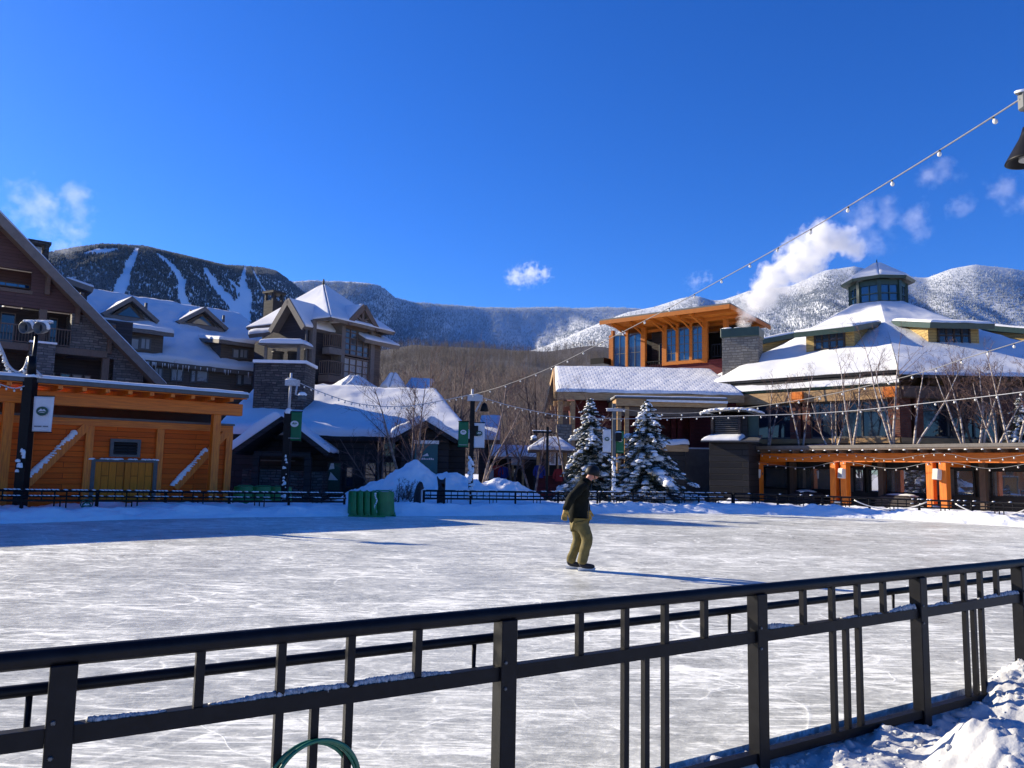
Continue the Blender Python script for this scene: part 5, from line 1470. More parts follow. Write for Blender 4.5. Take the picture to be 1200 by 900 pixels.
# seams of the metal roof showing through on the upper cone
# shed dormers
for k in range(8):
    f0 = fmat(k); sx_ = {7: 0.45, 0: -0.35}.get(k, 0.0)
    f = lambda x, y, z, r=AP, f0=f0, sx_=sx_: f0(x + sx_, y, z, r)
    rf = 9.2; w_ = 1.4; zb_, zt_ = 7.9, 9.95; rb = 5.8; zk = 10.62
    m = MB()
    A = [f(-w_, AP - rf, zb_), f(w_, AP - rf, zb_), f(w_, AP - rf, zt_), f(-w_, AP - rf, zt_)]
    B = [f(-w_ * 0.85, AP - rb, zb_), f(w_ * 0.85, AP - rb, zb_), f(w_ * 0.85, AP - rb, zk - 0.1), f(-w_ * 0.85, AP - rb, zk - 0.1)]
    m.add(A + B, [(0, 1, 2, 3), (7, 6, 5, 4), (0, 4, 5, 1), (1, 5, 6, 2), (2, 6, 7, 3), (3, 7, 4, 0)])
    dm = m.build('dormer', M['yellow_siding'], rot)
    ro = 1.3
    def P(x, r, z): return f(x, AP - r, z)
    zf = zt_ + 0.12 - 0.27
    A, B, C, D = P(-w_ - 0.35, rf + 0.9, zf + 0.02), P(w_ + 0.35, rf + 0.9, zf + 0.02), P(w_ + 0.3, rb, zk + 0.12), P(-w_ - 0.3, rb, zk + 0.12)
    slab('dormer_roof', A, B, C, D, 0.3, M['green_trim'], dm)
    snow_sheet('snow_cover', P(-w_ - 0.32, rf + 0.88, zf + 0.035), P(w_ + 0.32, rf + 0.88, zf + 0.035), P(w_ + 0.25, rb, zk + 0.135), P(-w_ - 0.25, rb, zk + 0.135), 0.13, dm, 200 + k, 14, 14, 0.7)
    fr = MB(); pn = MB()
    def lb(a, b, m):
        v = [f(x, AP - rf + y, z) for z in (a[2], b[2]) for (x, y) in ((a[0], a[1]), (b[0], a[1]), (b[0], b[1]), (a[0], b[1]))]
        m.add(v, [(0, 3, 2, 1), (4, 5, 6, 7), (0, 1, 5, 4), (1, 2, 6, 5), (2, 3, 7, 6), (3, 0, 4, 7)])
    wz0, wz1 = 8.82, zt_ - 0.2
    for i in range(5):
        x = -0.85 + 1.7 * i / 4
        lb((x - 0.05, -0.08, wz0), (x + 0.05, -0.005, wz1), fr)
    for z in (wz0, (wz0 + wz1) / 2, wz1):
        lb((-0.9, -0.07, z - 0.05), (0.9, -0.006, z + 0.05), fr)
    wo_ = fr.build('window', M['slate_siding'], dm)
    lb((-0.85, -0.04, wz0), (0.85, -0.03, wz1), pn); pn.build('pane', M['glass'], wo_)
# cupola
cup = MB()
for k in range(8):
    a, b = octp(1.58, k, 0), octp(1.58, k + 1, 0)
    cup.bar((a.x, a.y, zc0 - 0.4), (a.x, a.y, 14.3), 0.22, 0.22, (a.x, a.y, 0))
    for z0_, z1_ in ((zc0 - 0.4, zc0 + 0.35), (14.0, 14.35)):
        A = octp(1.61, k, z0_); B = octp(1.61, k + 1, z0_)
        n_ = (A + B).normalized() * -0.12; n_.z = 0
        cup.prism([A, B, Vector((B.x, B.y, z1_)), Vector((A.x, A.y, z1_))], n_)
    A = octp(1.57, k, zc0 + 0.85); B = octp(1.57, k + 1, zc0 + 0.85)
    cup.bar(A, B, 0.06, 0.06)
    m0 = (a + b) / 2
    cup.bar((m0.x, m0.y, zc0 + 0.35), (m0.x, m0.y, 14.0), 0.05, 0.05, (m0.x, m0.y, 0))
cupo = cup.build('cupola', M['green_trim'], rot)
for k in range(8):
    A = octp(1.51, k, zc0 + 0.3); B = octp(1.51, k + 1, zc0 + 0.3)
    MB().prism([A, B, Vector((B.x, B.y, 14.05)), Vector((A.x, A.y, 14.05))], (A + B).normalized() * -0.03).build('pane', M['blue_glass'], cupo)
for k in range(8):
    A, B, C, D = octp(2.14, k, 14.5), octp(2.14, k + 1, 14.5), octp(0.05, k + 1, 15.8), octp(0.05, k, 15.8)
    r_ = slab('roof', A, B, C, D, 0.2, M['green_trim'], cupo)
    snow_sheet('snow_cover', *[p + Vector((0, 0, 0.02)) for p in (A * 0.97 + Vector((0, 0, 0.435)), B * 0.97 + Vector((0, 0, 0.435)), C, D)], 0.12, r_, 230 + k, 12, 12, 0.5)
MB().tube([(0, 0, 15.6), (0, 0, 16.1)], [0.07, 0.03], 8).build('finial', M['green_trim'], cupo)

# upper terrace where the birches stand, behind the pergola
PG = Frame(880, 40, 1200, 29.5)
terr = MB()
P_ = [PG.w((-1.5, 2.6, 0)), PG.w((PG.len * 1.35, 2.6, 0)), PG.w((PG.len * 1.35, 11.0, 0)), PG.w((-1.5, 4.2, 0))]
terr.prism([(p.x, p.y, -0.1) for p in P_], (0, 0, 2.75))
tag(terr.build('terrace', M['taupe_trim']), 'raised planted terrace behind the pergola roof', kind='structure')

# ---- timber pergola along the right side of the rink ---------------------------------------------------
perg = fthing('timber_pergola', 'long flat roofed orange timber pergola with paired posts and dark window wall', 'pergola', PG)
zf = PG.hit(1000, 522, -0.6).z
zbm1 = PG.hit(1000, 531, 0).z; zbm0 = PG.hit(1000, 541.5, 0).z
x0, x1 = PG.hit(872, 525, -0.6).x, PG.len * 1.35
ro = MB().box((x0, -0.7, zf - 0.12), (x1, 2.55, zf + 0.02)).build('roof', M['taupe_trim'], perg)
MB().box((x0 + 0.6, -0.12, zbm0), (x1, 0.12, zbm1)).build('beam', M['orange_beam'], perg, bevel=0.015)
MB().box((x0 + 0.05, -0.68, zf - 0.2), (x1, -0.55, zf - 0.122)).build('fascia', M['brown_trim'], perg)
n = int((x1 - x0) / 0.62)
for i in range(n):
    x = x0 + 0.35 + i * 0.62
    MB().box((x - 0.05, -0.5, zbm1 + 0.003), (x + 0.05, 2.15, zf - 0.125)).build('rafter', M['brown_trim'], perg)
    MB().lump((x, -0.71, zf - 0.22), (0.06, 0.03), rng, 1.2, 6, 4).build('snow_tuft', M['snow'], perg)
for px in (885, 985, 1100, 1250):
    x = PG.hit(px, 570).x
    for dx in (-0.28, 0.28):
        MB().box((x + dx - 0.15, -0.16 - 0.05 * (dx > 0), -0.1), (x + dx + 0.15, 0.14, zbm0 - 0.004)).build('post', M['orange_timber'], perg, bevel=0.015)
    MB().bar((x + 0.25, 0.0, zbm0 - 0.05), (x + 0.25, 2.1, zbm0 - 0.05), 0.14, 0.24).build('cross_beam', M['orange_beam'], perg)
    MB().box((x + 0.8, 1.75, -0.1), (x + 1.05, 2.0, zbm1)).build('post', M['brown_trim'], perg)
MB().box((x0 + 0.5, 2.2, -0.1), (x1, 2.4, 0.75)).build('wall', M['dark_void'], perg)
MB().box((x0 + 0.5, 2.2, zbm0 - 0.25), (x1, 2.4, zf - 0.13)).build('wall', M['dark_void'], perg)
bays = [892, 962, 978, 1052, 1084, 1130, 1155, 1260]
for a, b in zip((895, 1000, 1018, 1118, 1160), (978, 1013, 1086, 1142, 1290)):
    xx0, xx1 = PG.hit(a, 560, 2.2).x, PG.hit(b, 560, 2.2).x
    window(perg, xx0, xx1, 0.75, zbm0 - 0.25, 2.3, max(1, int((xx1 - xx0) / 3)), 1, M['dark_plank'], M['mirror_glass'], 0.08)
for xx in (x0 + 0.5,):
    MB().box((xx, 2.22, 0.75), (xx + 0.5, 2.38, zbm0 - 0.25)).build('wall', M['dark_void'], perg)
# ------------------------------------------------------------------ railings
def fence_line(pts, n):
    return [Vector(p) for p in pts]

def near_railing():
    ps = [Vector((*ground(px, py, 0.97).xy, 0)) for px, py in ((77, 758), (593, 711.5), (887, 684.5), (1075, 667), (1193, 655.5))]
    d0 = (ps[0] - ps[1]).normalized(); d1 = (ps[-1] - ps[-2]).normalized()
    ps = [ps[0] + d0 * 3.7, ps[0] + d0 * 1.85] + ps + [ps[-1] + d1 * 1.5, ps[-1] + d1 * 3.0, ps[-1] + d1 * 4.5, ps[-1] + d1 * 6.0, ps[-1] + d1 * 7.5]
    t = thing('metal_railing', 'black metal railing in front with tubular top rail and triple balusters', 'railing', (ps[3].x, ps[3].y, 0))
    o = t.location
    L = [p - o for p in ps]
    mat = M['black_metal']
    Z = lambda p, z: Vector((p.x, p.y, z))
    def rail(name, z, w=None, h=None, r=None, off=0.0):
        m = MB()
        for a, b in zip(L[:-1], L[1:]):
            d = (b - a).normalized(); n_ = Vector((-d.y, d.x, 0))
            if r: pass
            else: m.bar(Z(a + n_ * off + d * 0.045, z), Z(b + n_ * off - d * 0.045, z), w, h)
        if r:
            nn = [(L[min(i + 1, len(L) - 1)] - L[max(i - 1, 0)]).normalized() for i in range(len(L))]
            m.tube([Z(p + Vector((-d.y, d.x, 0)) * off, z) for p, d in zip(L, nn)], r, 20)
        return m.build(name, mat, t)
    rail('top_rail', 0.938, r=0.035)
    rail('handrail', 0.80, r=0.023, off=0.13)
    rail('middle_rail', 0.665, 0.05, 0.066)
    rail('bottom_rail', -0.025, 0.055, 0.055)
    r2 = random.Random(3)
    crust = MB()
    for i, (a, b) in enumerate(zip(L[:-1], L[1:])):
        d = (b - a); u = d.normalized(); n_ = Vector((-u.y, u.x, 0)); ang = math.atan2(u.y, u.x)
        m = MB()
        def vbar(m, p, z0, z1, w, dd):
            s, q = u * (w / 2), n_ * (dd / 2)
            base = [p - s - q, p + s - q, p + s + q, p - s + q]
            m.add([Z(x, z0) for x in base] + [Z(x, z1) for x in base], [(0, 3, 2, 1), (4, 5, 6, 7), (0, 1, 5, 4), (1, 2, 6, 5), (2, 3, 7, 6), (3, 0, 4, 7)])
        vbar(m, a, -0.14, 0.915, 0.088, 0.088)
        po = m.build('post', mat, t, bevel=0.004)
        for z in (0.60, 0.72):
            MB().lathe([(0.011, 0), (0.009, 0.006), (0.0001, 0.009)], (0, 0, 0), 8)
            bm_ = MB(); c = Z(a - n_ * 0.0445 - u * 0.022, z)
            bm_.tube([c, c - n_ * 0.008], [0.010, 0.006], 8); bm_.build('bolt', M['lamp_grey'], po)
        # handrail bracket
        bm_ = MB(); bp = a - u * 0.10 + n_ * 0.13
        bm_.tube([Z(bp, 0.79), Z(bp, 0.665), Z(a - u * 0.04 + n_ * 0.03, 0.66)], 0.012, 8); bm_.build('handrail_bracket', mat, t)
        for f in (0.25, 0.42, 0.58, 0.75):
            m = MB(); vbar(m, a + d * f, 0.6985, 0.91, 0.034, 0.034)
            if f in (0.42, 0.58): vbar(m, a + d * f, 0.003, 0.6315, 0.034, 0.034)
            m.build('baluster', mat, t)
        m = MB(); vbar(m, a + d * 0.5, 0.003, 0.6315, 0.034, 0.034); m.build('baluster', mat, t)
        # old ice crust on the middle rail, only in places
        n = int(d.length / 0.012)
        gate = r2.uniform(0, 10)
        for k in range(n):
            f = k / n
            q = float(fbm(np.array([f * 3 + gate]), np.array([gate * 2.0]), 3, i)[0])
            if q > 0.02 and 0.05 < f < 0.97:
                crust.lump(Z(a + d * f + n_ * r2.uniform(-0.008, 0.006), 0.697), (0.017, 0.015), r2, 0.5 + 3.2 * max(q, 0), 6, 3)
    co = crust.build('ice_crust', M['crust'], t)
    # beads of ice under the top rail
    ib = MB()
    for a, b in zip(L[:-1], L[1:]):
        for k in range(90):
            p = a + (b - a) * r2.uniform(0, 1)
            ib.tube([Z(p, 0.918), Z(p, 0.912 - r2.uniform(0, 0.006))], [0.004, 0.002], 4)
    ib.build('ice_beads', M['snow'], t)
    return L, o
M['crust'] = pm('crust', (0.50, 0.50, 0.50), (0.22, 0.22, 0.23), 60, 0.5, 0.4, 0.004)
NEAR_L, NEAR_O = near_railing()

def far_railing(label, pts, step=1.75, dense=False, crust=0.8, seed=1, low=-0.14):
    P = [at(*p) for p in pts]
    t = thing('metal_railing', label, 'railing', (P[0].x, P[0].y, 0))
    o = t.location
    L = [0.0]
    for a, b in zip(P[:-1], P[1:]): L.append(L[-1] + (b.xy - a.xy).length)
    def pos(s):
        for i in range(len(P) - 1):
            if s <= L[i + 1] or i == len(P) - 2:
                f = (s - L[i]) / (L[i + 1] - L[i]); return P[i].lerp(P[i + 1], f) - o
    n = max(1, round(L[-1] / step)); st = L[-1] / n
    mat = M['black_metal']
    ss = [i * st for i in range(n + 1)]
    tp = [pos(s) for s in ss]
    dz = lambda p, d: p + Vector((0, 0, d))
    MB().tube(tp, 0.035, 8).build('top_rail', mat, t)
    m = MB()
    for a, b in zip(tp[:-1], tp[1:]): m.bar(dz(a, -0.27), dz(b, -0.27), 0.04, 0.06)
    m.build('middle_rail', mat, t)
    u = (tp[-1] - tp[0]).normalized(); nrm = Vector((-u.y, u.x, 0)) * -0.16
    MB().tube([dz(p, -0.15) + nrm for p in tp], 0.024, 8).build('handrail', mat, t)
    r2 = random.Random(seed)
    for i, p in enumerate(tp):
        MB().box((p.x - 0.035, p.y - 0.035, low), (p.x + 0.035, p.y + 0.035, p.z - 0.03)).build('post', mat, t)
    for a, b in zip(tp[:-1], tp[1:]):
        fr = (0.25, 0.42, 0.5, 0.58, 0.75) if not dense else (0.14, 0.28, 0.42, 0.5, 0.58, 0.72, 0.86)
        for f in fr:
            p = a.lerp(b, f)
            lo_ = low if 0.4 < f < 0.6 else p.z - 0.27
            MB().box((p.x - 0.014, p.y - 0.014, lo_), (p.x + 0.014, p.y + 0.014, p.z - (0.03 if f != 0.5 else 0.3))).build('baluster', mat, t)
    m = MB()
    for a, b in zip(tp[:-1], tp[1:]):
        k = int((b - a).length / 0.1)
        for j in range(k):
            if r2.random() < crust:
                p = a.lerp(b, j / k)
                m.lump(dz(p, 0.028), (0.07, 0.034), r2, 0.7, 6, 3)
                if r2.random() < crust: m.lump(dz(p, -0.13) + nrm, (0.07, 0.026), r2, 0.7, 6, 3)
    m.build('snow_crust', M['snow'], t)
    return t
far_railing('snow topped black railing in front of the orange timber pavilion', [(-70, 573.5, 20.2), (0, 574.5, 21.0), (200, 576.5, 23.4), (404, 578.5, 25.9)], crust=0.75, seed=2)
far_railing('black railing along the snow mound between green skate aids and the skater', [(497, 575, 27.2), (560, 575.8, 27.8), (640, 577, 28.6), (700, 577, 29.5)], dense=True, crust=0.35, seed=3)
far_railing('black railing in front of the snowy spruces and plank booth', [(703, 577, 29.6), (780, 577.6, 31.2), (858, 578.5, 32.2)], crust=0.6, seed=4)
far_railing('black railing with rope swags along the timber pergola', [(860, 578.7, 32.1), (930, 580.5, 31.6), (1000, 583, 30.4), (1090, 586.5, 28.8), (1200, 590, 26.8), (1260, 593, 25.0)], crust=0.15, seed=5)

# ---- snow heaped along the foot of the near railing
def near_snow():
    a = NEAR_L[2] + NEAR_O; b = NEAR_L[-4] + NEAR_O
    d = (b - a).normalized(); n_ = Vector((d.y, -d.x, 0))          # towards the camera
    s0 = 2.0; S = np.arange(s0, 9.5, 0.022); T = np.concatenate([np.arange(-0.22, 1.0, 0.018), np.arange(1.0, 3.2, 0.03)])
    s, t = np.meshgrid(S, T, indexing='ij')
    X = a.x + d.x * s + n_.x * t; Y = a.y + d.y * s + n_.y * t
    k1 = np.clip((s - 3.4) / 2.2, 0, 1)
    base = -0.17 + 0.03 * fbm(X * 2, Y * 2, 4, 2)
    lump = np.clip(0.55 - 1.6 * np.abs(fbm(X * 2.6, Y * 2.6, 4, 7, 0.5)), 0, 1)
    ridge = np.exp(-((t - 0.06) / 0.17) ** 2) * (0.03 + 0.13 * lump * (0.4 + 0.6 * k1)) * np.clip((s - 2.9) * 2.0, 0, 1)
    c = lambda px, py, z: ground(px, py, z)
    def bump(p, w, h, e=1.0):
        dx, dy = X - p.x, Y - p.y
        return h * np.exp(-((dx * dx + dy * dy * e) / (w * w)) ** 1.3)
    m1 = bump(c(1222, 868, 0.1), 0.46, 0.26) + bump(c(1140, 868, 0.05), 0.16, 0.12) + bump(c(1178, 832, 0.05), 0.2, 0.14) + bump(c(1165, 895, 0.05), 0.3, 0.14) + bump(c(1240, 800, 0.1), 0.5, 0.30) + bump(c(1200, 778, 0.0), 0.2, 0.16)
    m2 = bump(c(1020, 888, 0.0), 0.30, 0.10) + bump(c(1075, 862, 0.0), 0.30, 0.12) + bump(c(838, 890, -0.02), 0.13, 0.14) + bump(c(870, 880, -0.02), 0.11, 0.12)
    clump = 0.2 - 0.6 * np.abs(fbm(X * 3.4, Y * 3.4, 3, 12, 0.5)) + 1.0 * fbm(X * 6.5, Y * 6.5, 5, 15, 0.6)
    Z = base + ridge + (m1 + m2) * (1 + 0.30 * clump) + 0.025 * k1 * clump * np.clip(t * 4, 0, 1) + 0.022 * fbm(X * 13, Y * 13, 4, 4, 0.6)
    Z = np.where(t < -0.2, -0.18, Z)
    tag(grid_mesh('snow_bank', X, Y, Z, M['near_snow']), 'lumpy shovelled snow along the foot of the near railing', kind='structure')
    r2 = random.Random(21)
    m = MB()
    for i in range(620):
        ss = r2.uniform(3.0, 8.0); tt = abs(r2.gauss(0.05, 0.35))
        ii = min(int((ss - s0) / 0.022), len(S) - 1); jj = min(int((tt + 0.22) / 0.018), 66)
        r = r2.uniform(0.006, 0.024) * (2.3 if r2.random() < 0.10 else 1)
        m.lump((X[ii, jj], Y[ii, jj], Z[ii, jj] - r * 0.2), (r, r * r2.uniform(0.7, 1.1)), r2, r2.uniform(0.6, 1.1), 7, 4, 0.5)
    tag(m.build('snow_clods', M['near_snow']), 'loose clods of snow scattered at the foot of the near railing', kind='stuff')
near_snow()

# ---- coil of green hose hung on the near railing's balusters
def hose():
    a = NEAR_L[2]; b = NEAR_L[3]; d = (b - a).normalized(); n_ = Vector((d.y, -d.x, 0))
    pc = a + (b - a) * 0.5 + NEAR_O
    t = thing('hose_coil', 'coil of dark green hose hung over balusters of the near railing', 'hose', (pc.x, pc.y, -0.1))
    pts = []
    N = 150
    for i in range(N):
        f = i / N * 3 * 2 * math.pi
        rr = 0.185 + 0.012 * math.sin(f * 0.7 + 1)
        w = 0.030 * math.sin(f / 3 + 0.6) + 0.012
        zc = 0.405
        p = d * (rr * math.cos(f) + 0.01 * math.sin(f * .33)) + Vector((0, 0, zc + rr * math.sin(f) * 1.05)) + n_ * (w + 0.012)
        pts.append(p)
    for k in range(20): pts.append(pts[-1] + Vector((0, 0, -0.018)) + d * 0.01)
    m = MB(); m.tube(pts, 0.0085, 10)
    m.build('hose', M['hose_green'], t)
    f = MB(); f.tube([pts[-1], pts[-1] + Vector((0, 0, -0.04))], [0.012, 0.012], 10); f.build('coupling', M['lamp_grey'], t)
hose()

# ---- snow piles beyond the far railing -----------------------------------------------------------------
def pile(label, bumps, Y0, x0, x1, y0, y1, seed, rough=0.25):
    X, Y = np.meshgrid(np.arange(x0, x1, 0.07), np.arange(y0, y1, 0.07), indexing='ij')
    Z = np.full_like(X, -0.3)
    for (cx, cy_, w, h) in bumps:
        r = np.hypot((X - cx) / w[0], (Y - cy_) / w[1])
        Z = np.maximum(Z, (h + 0.3) * (0.25 * np.clip(1 - r, 0, 1) + 0.75 * np.exp(-(r * 1.55) ** 2)) - 0.3)
    edge = np.clip((Z + 0.3) * 2.0, 0, 1)
    Z = Z + edge * rough * (1.3 * fbm(X * 1.1, Y * 1.1, 6, seed, 0.6) + 0.45 * np.abs(fbm(X * 3.1, Y * 3.1, 3, seed + 4)))
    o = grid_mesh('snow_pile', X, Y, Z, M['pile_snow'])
    return tag(o, label, 'snow pile')
p1 = at(484, 545, 31.5); p2 = at(590, 558, 32.0)
pile('tall ploughed mound of snow behind the green skate aids', [(p1.x, 31.5, (3.0, 3.0), 1.68), (p1.x + 1.3, 31.5, (3.3, 2.6), 1.32), (p1.x + 2.6, 31.5, (3.0, 2.4), 1.0), (p1.x - 1.2, 31.2, (2.9, 2.6), 1.05)], 31.5, p1.x - 3.6, p1.x + 5.4, 28.2, 35, 3)
pile('lower smooth snow pile between lamp pole and lantern post', [(p2.x, 32.2, (2.9, 2.4), 1.18), (p2.x - 1.5, 32.2, (3.0, 2.2), 1.05)], 32, p2.x - 3.6, p2.x + 2.4, 29.6, 35, 8, 0.16)
p3 = at(850, 580, 34)
pile('small heap of snow at the foot of the plank booth', [(p3.x, 33.8, (1.3, 0.9), 0.45), (p3.x + 1.6, 34.4, (1.2, 0.9), 0.38)], 34, p3.x - 1.6, p3.x + 3.2, 32.6, 35.6, 18, 0.2)

# ------------------------------------------------------------------ lamp poles, banners, string lights
def emblem(name, parent, c, ux, r, ground_m, mark_m, up=Vector((0, 0, 1)), nrm=None):
    """oval badge with a mountain in it; ux is its horizontal, nrm points out"""
    m = MB(); n = 28
    ring = [c + ux * (r * math.cos(2 * math.pi * k / n)) + up * (0.78 * r * math.sin(2 * math.pi * k / n)) for k in range(n)]
    m.prism(ring, nrm * 0.006); o = m.build(name, ground_m, parent)
    q = MB(); b = c + nrm * 0.0065
    q.prism([b + ux * (-0.72 * r) + up * (-0.1 * r), b + ux * (-0.2 * r) + up * (0.42 * r), b + ux * (0.05 * r) + up * (0.2 * r), b + ux * (0.35 * r) + up * (0.36 * r), b + ux * (0.75 * r) + up * (-0.05 * r), b + ux * (0.2 * r) + up * (0.05 * r)], nrm * 0.003)
    q.prism([b + ux * (-0.6 * r) + up * (-0.3 * r), b + ux * (0.1 * r) + up * (-0.12 * r), b + ux * (0.65 * r) + up * (-0.28 * r), b + ux * (0.1 * r) + up * (-0.24 * r)], nrm * 0.003)
    q.build('mark', mark_m, o)
    return o

def banner(label, pole, pxl, pxr, yt, yb, Y, cloth, green, seed, text=False, group=None):
    a, b = at(pxl, yt, Y), at(pxr, yb, Y)
    w = b.x - a.x; h = a.z - b.z
    t = thing('banner', label, 'banner', (a.x, Y, b.z))
    n = 14
    xs, zs = np.linspace(0, w, 8), np.linspace(0, h, n)
    X, Z = np.meshgrid(xs, zs, indexing='ij')
    Yf = 0.015 * np.sin(X * 5 + seed) * np.sin(Z * 2.2 + seed)
    o = grid_mesh('cloth', X, Yf, Z, cloth, True, t)
    s = o.modifiers.new('thick', 'SOLIDIFY'); s.thickness = 0.012; s.offset = 1
    m = MB()
    m.tube([(-0.02, 0.0, h + 0.015), (w + 0.02, 0.0, h + 0.015)], 0.016, 8); m.tube([(-0.02, 0, -0.015), (w + 0.02, 0, -0.015)], 0.016, 8)
    m.build('rod', M['black_metal'], t)
    emblem('emblem', t, Vector((w / 2, -0.05, h * 0.58)), Vector((1, 0, 0)), w * 0.30, M['logo_green'] if not green else M['white_cloth'], M['white_cloth'] if not green else M['green_cloth'], nrm=Vector((0, -1, 0)))
    if text:
        q = MB(); r2 = random.Random(seed)
        for k in range(11):
            if k == 6: continue
            q.box((w * (0.14 + 0.066 * k), -0.04, h * 0.13), (w * (0.14 + 0.066 * k + 0.045), -0.036, h * 0.13 + 0.035))
        q.build('lettering', M['lamp_grey'], t)
    if green:
        MB().box((0.03, -0.035, h * 0.08), (w - 0.03, -0.03, h * 0.09)).build('hem_line', M['white_cloth'], t)
    return t

def pole(name, label, px, yb, yt, Y, kind):
    b = at(px, yb, Y); tp = at(px, yt, Y)
    h = tp.z + 0.14
    t = thing(name, label, 'lamp post', (b.x, Y, -0.14))
    H = h
    zz = lambda y: at(px, y, Y).z + 0.14
    return t, H, zz
r5 = random.Random(9)
def frost_patches(t, x, y, z0, z1, n, r=0.05):
    m = MB()
    for i in range(n):
        z = r5.uniform(z0, z1); a = r5.uniform(math.pi * 0.9, math.pi * 2.1)
        c = Vector((x + math.cos(a) * r * 0.9, y + math.sin(a) * r * 0.9, z))
        m.lump(c, (r * r5.uniform(0.5, 1.0), r * 0.6), r5, r5.uniform(1.0, 2.6), 6, 5)
    m.build('frozen_snow', M['snow'], t)

# pole with green banner in front of the cabin
t, H, zz = pole('lamp_post', 'dark lamp post with frozen snow down its shaft before the cabin', 333, 592, 437, 27.6, 0)
MB().box((-0.13, -0.13, 0), (0.13, 0.13, zz(483))).build('post', M['black_metal'], t, bevel=0.01)
MB().tube([(0, 0, zz(483)), (0.02, 0, zz(437))], [0.055, 0.04], 10).build('mast', M['iced_cable'], t)
MB().box((-0.16, -0.12, zz(452)), (0.32, 0.12, zz(445))).build('arm', M['iced_cable'], t)
MB().tube([(0.28, -0.1, zz(452)), (0.24, -0.1, zz(462)), (0.4, -0.1, zz(464))], 0.035, 8).build('bracket', M['iced_cable'], t)
MB().lathe([(0.02, 0.10), (0.13, 0.02), (0.16, -0.12), (0.14, -0.14)], (0.48, -0.1, zz(464)), 14).build('lamp_head', M['lamp_grey'], t)
m = MB(); m.lump((0.48, -0.1, zz(464) + 0.05), 0.17, r5, 0.6); m.lump((0, 0, zz(483)), 0.17, r5, 0.9); m.lump((0.05, 0, zz(445)), (0.22, 0.12), r5, 0.4); m.build('snow_cap', M['snow'], t)
frost_patches(t, 0, -0.10, 0.2, zz(535), 26, 0.06)
banner('green banner with round white mountain emblem in front of the stone chimney', t, 338.5, 352.5, 482.5, 516.5, 27.5, M['green_cloth'], True, 1)

# pole with twin floodlights in front of the pavilion
t, H, zz = pole('lamp_post', 'dark lamp post with twin snowy floodlights before the orange pavilion', 25, 572, 376, 21.9, 0)
xo = at(33, 400, 21.9).x - t.location.x
MB().bar((0, 0, 0), (0, 0, zz(441)), 0.27, 0.27).build('post', M['black_metal'], t)
MB().tube([(0.02, 0, zz(441)), (0.06, 0, zz(392))], [0.07, 0.05], 8).build('mast', M['black_metal'], t)
for s in (-1, 1):
    cx_ = 0.06 + s * 0.21
    f = MB()
    f.lathe([(0.0001, 0.0), (0.12, 0.02), (0.165, 0.16), (0.175, 0.30), (0.155, 0.30), (0.12, 0.12), (0.0001, 0.1)], (0, 0, 0), 18)
    o = f.build('floodlight', M['lamp_grey'], t)
    o.rotation_euler = (R(97), 0, R(-14)); o.location = (cx_, 0.1, zz(383.5))
    MB().lathe([(0.0001, 0.12), (0.13, 0.13)], (0, 0, 0), 16).build('lens', M['glass'], o)
    q = MB()
    for k in range(22):
        a = math.pi * k / 21
        q.lump((0.18 * math.cos(a), -0.18 * math.sin(a) * -1, 0.12), (0.05, 0.05), r5, 1.3, 6, 4)
    sc_ = q.build('snow_cap', M['snow'], t); sc_.rotation_euler = (R(97), 0, R(-14)); sc_.location = (cx_, 0.1, zz(383.5))
MB().box((-0.3, -0.06, zz(377) - 0.02), (0.48, 0.06, zz(377) + 0.02)).build('crossbar', M['iced_cable'], t)
m = MB()
for k in range(9): m.lump((-0.28 + k * 0.09, 0, zz(377) + 0.02), (0.09, 0.07), r5, 0.6)
m.lump((0.02, 0, zz(441)), 0.2, r5, 0.4)
m.build('snow_cap', M['snow'], t)
for s in (-1, 1):
    MB().bar((0.02, 0, zz(430)), (s * 0.32, 0, zz(441)), 0.05, 0.05).build('brace', M['iced_cable'], t)
MB().tube([(0, -0.04, zz(418)), (0.05, -0.04, zz(440))], 0.12, 8).build('junction_box', M['black_metal'], t)
frost_patches(t, 0, -0.14, zz(560), zz(520), 8, 0.08)
banner('white banner with green oval emblem beside the twin floodlight post', t, 40.5, 60, 464.5, 506, 21.8, M['white_cloth'], False, 2, True)

# centre pole
t, H, zz = pole('lamp_post', 'snow caked lamp post carrying a green and a white banner beside the mound', 551, 591, 457, 29.3, 0)
MB().bar((0, 0, 0), (0, 0, zz(470)), 0.17, 0.17).build('post', M['black_metal'], t)
MB().tube([(-0.02, 0, zz(470)), (-0.02, 0, zz(456))], 0.05, 8).build('mast', M['iced_cable'], t)
MB().box((-0.2, -0.1, zz(470)), (0.38, 0.1, zz(463))).build('arm', M['iced_cable'], t)
MB().bar((0.12, 0, zz(482)), (0.32, 0, zz(470)), 0.06, 0.06).build('bracket', M['iced_cable'], t)
lp = MB(); lp.lathe([(0.02, 0.12), (0.1, 0.05), (0.17, -0.2), (0.15, -0.22)], (0.45, 0, zz(475)), 14); lp.build('lamp_head', M['black_metal'], t)
MB().box((0.06, -0.15, zz(511)), (0.24, 0.1, zz(499))).build('loudspeaker', M['black_metal'], t)
frost_patches(t, 0, -0.07, 0.2, zz(535), 60, 0.075)
m = MB(); m.lump((0.1, 0, zz(463)), (0.26, 0.1), r5, 0.4); m.build('snow_cap', M['snow'], t)
banner('green banner with white emblem hung left of the snow caked post', t, 537.5, 548.5, 494, 524, 29.2, M['green_cloth'], True, 3)
banner('white banner with green emblem hung right of the snow caked post', t, 556, 567.5, 495.5, 525, 29.2, M['white_cloth'], False, 4)

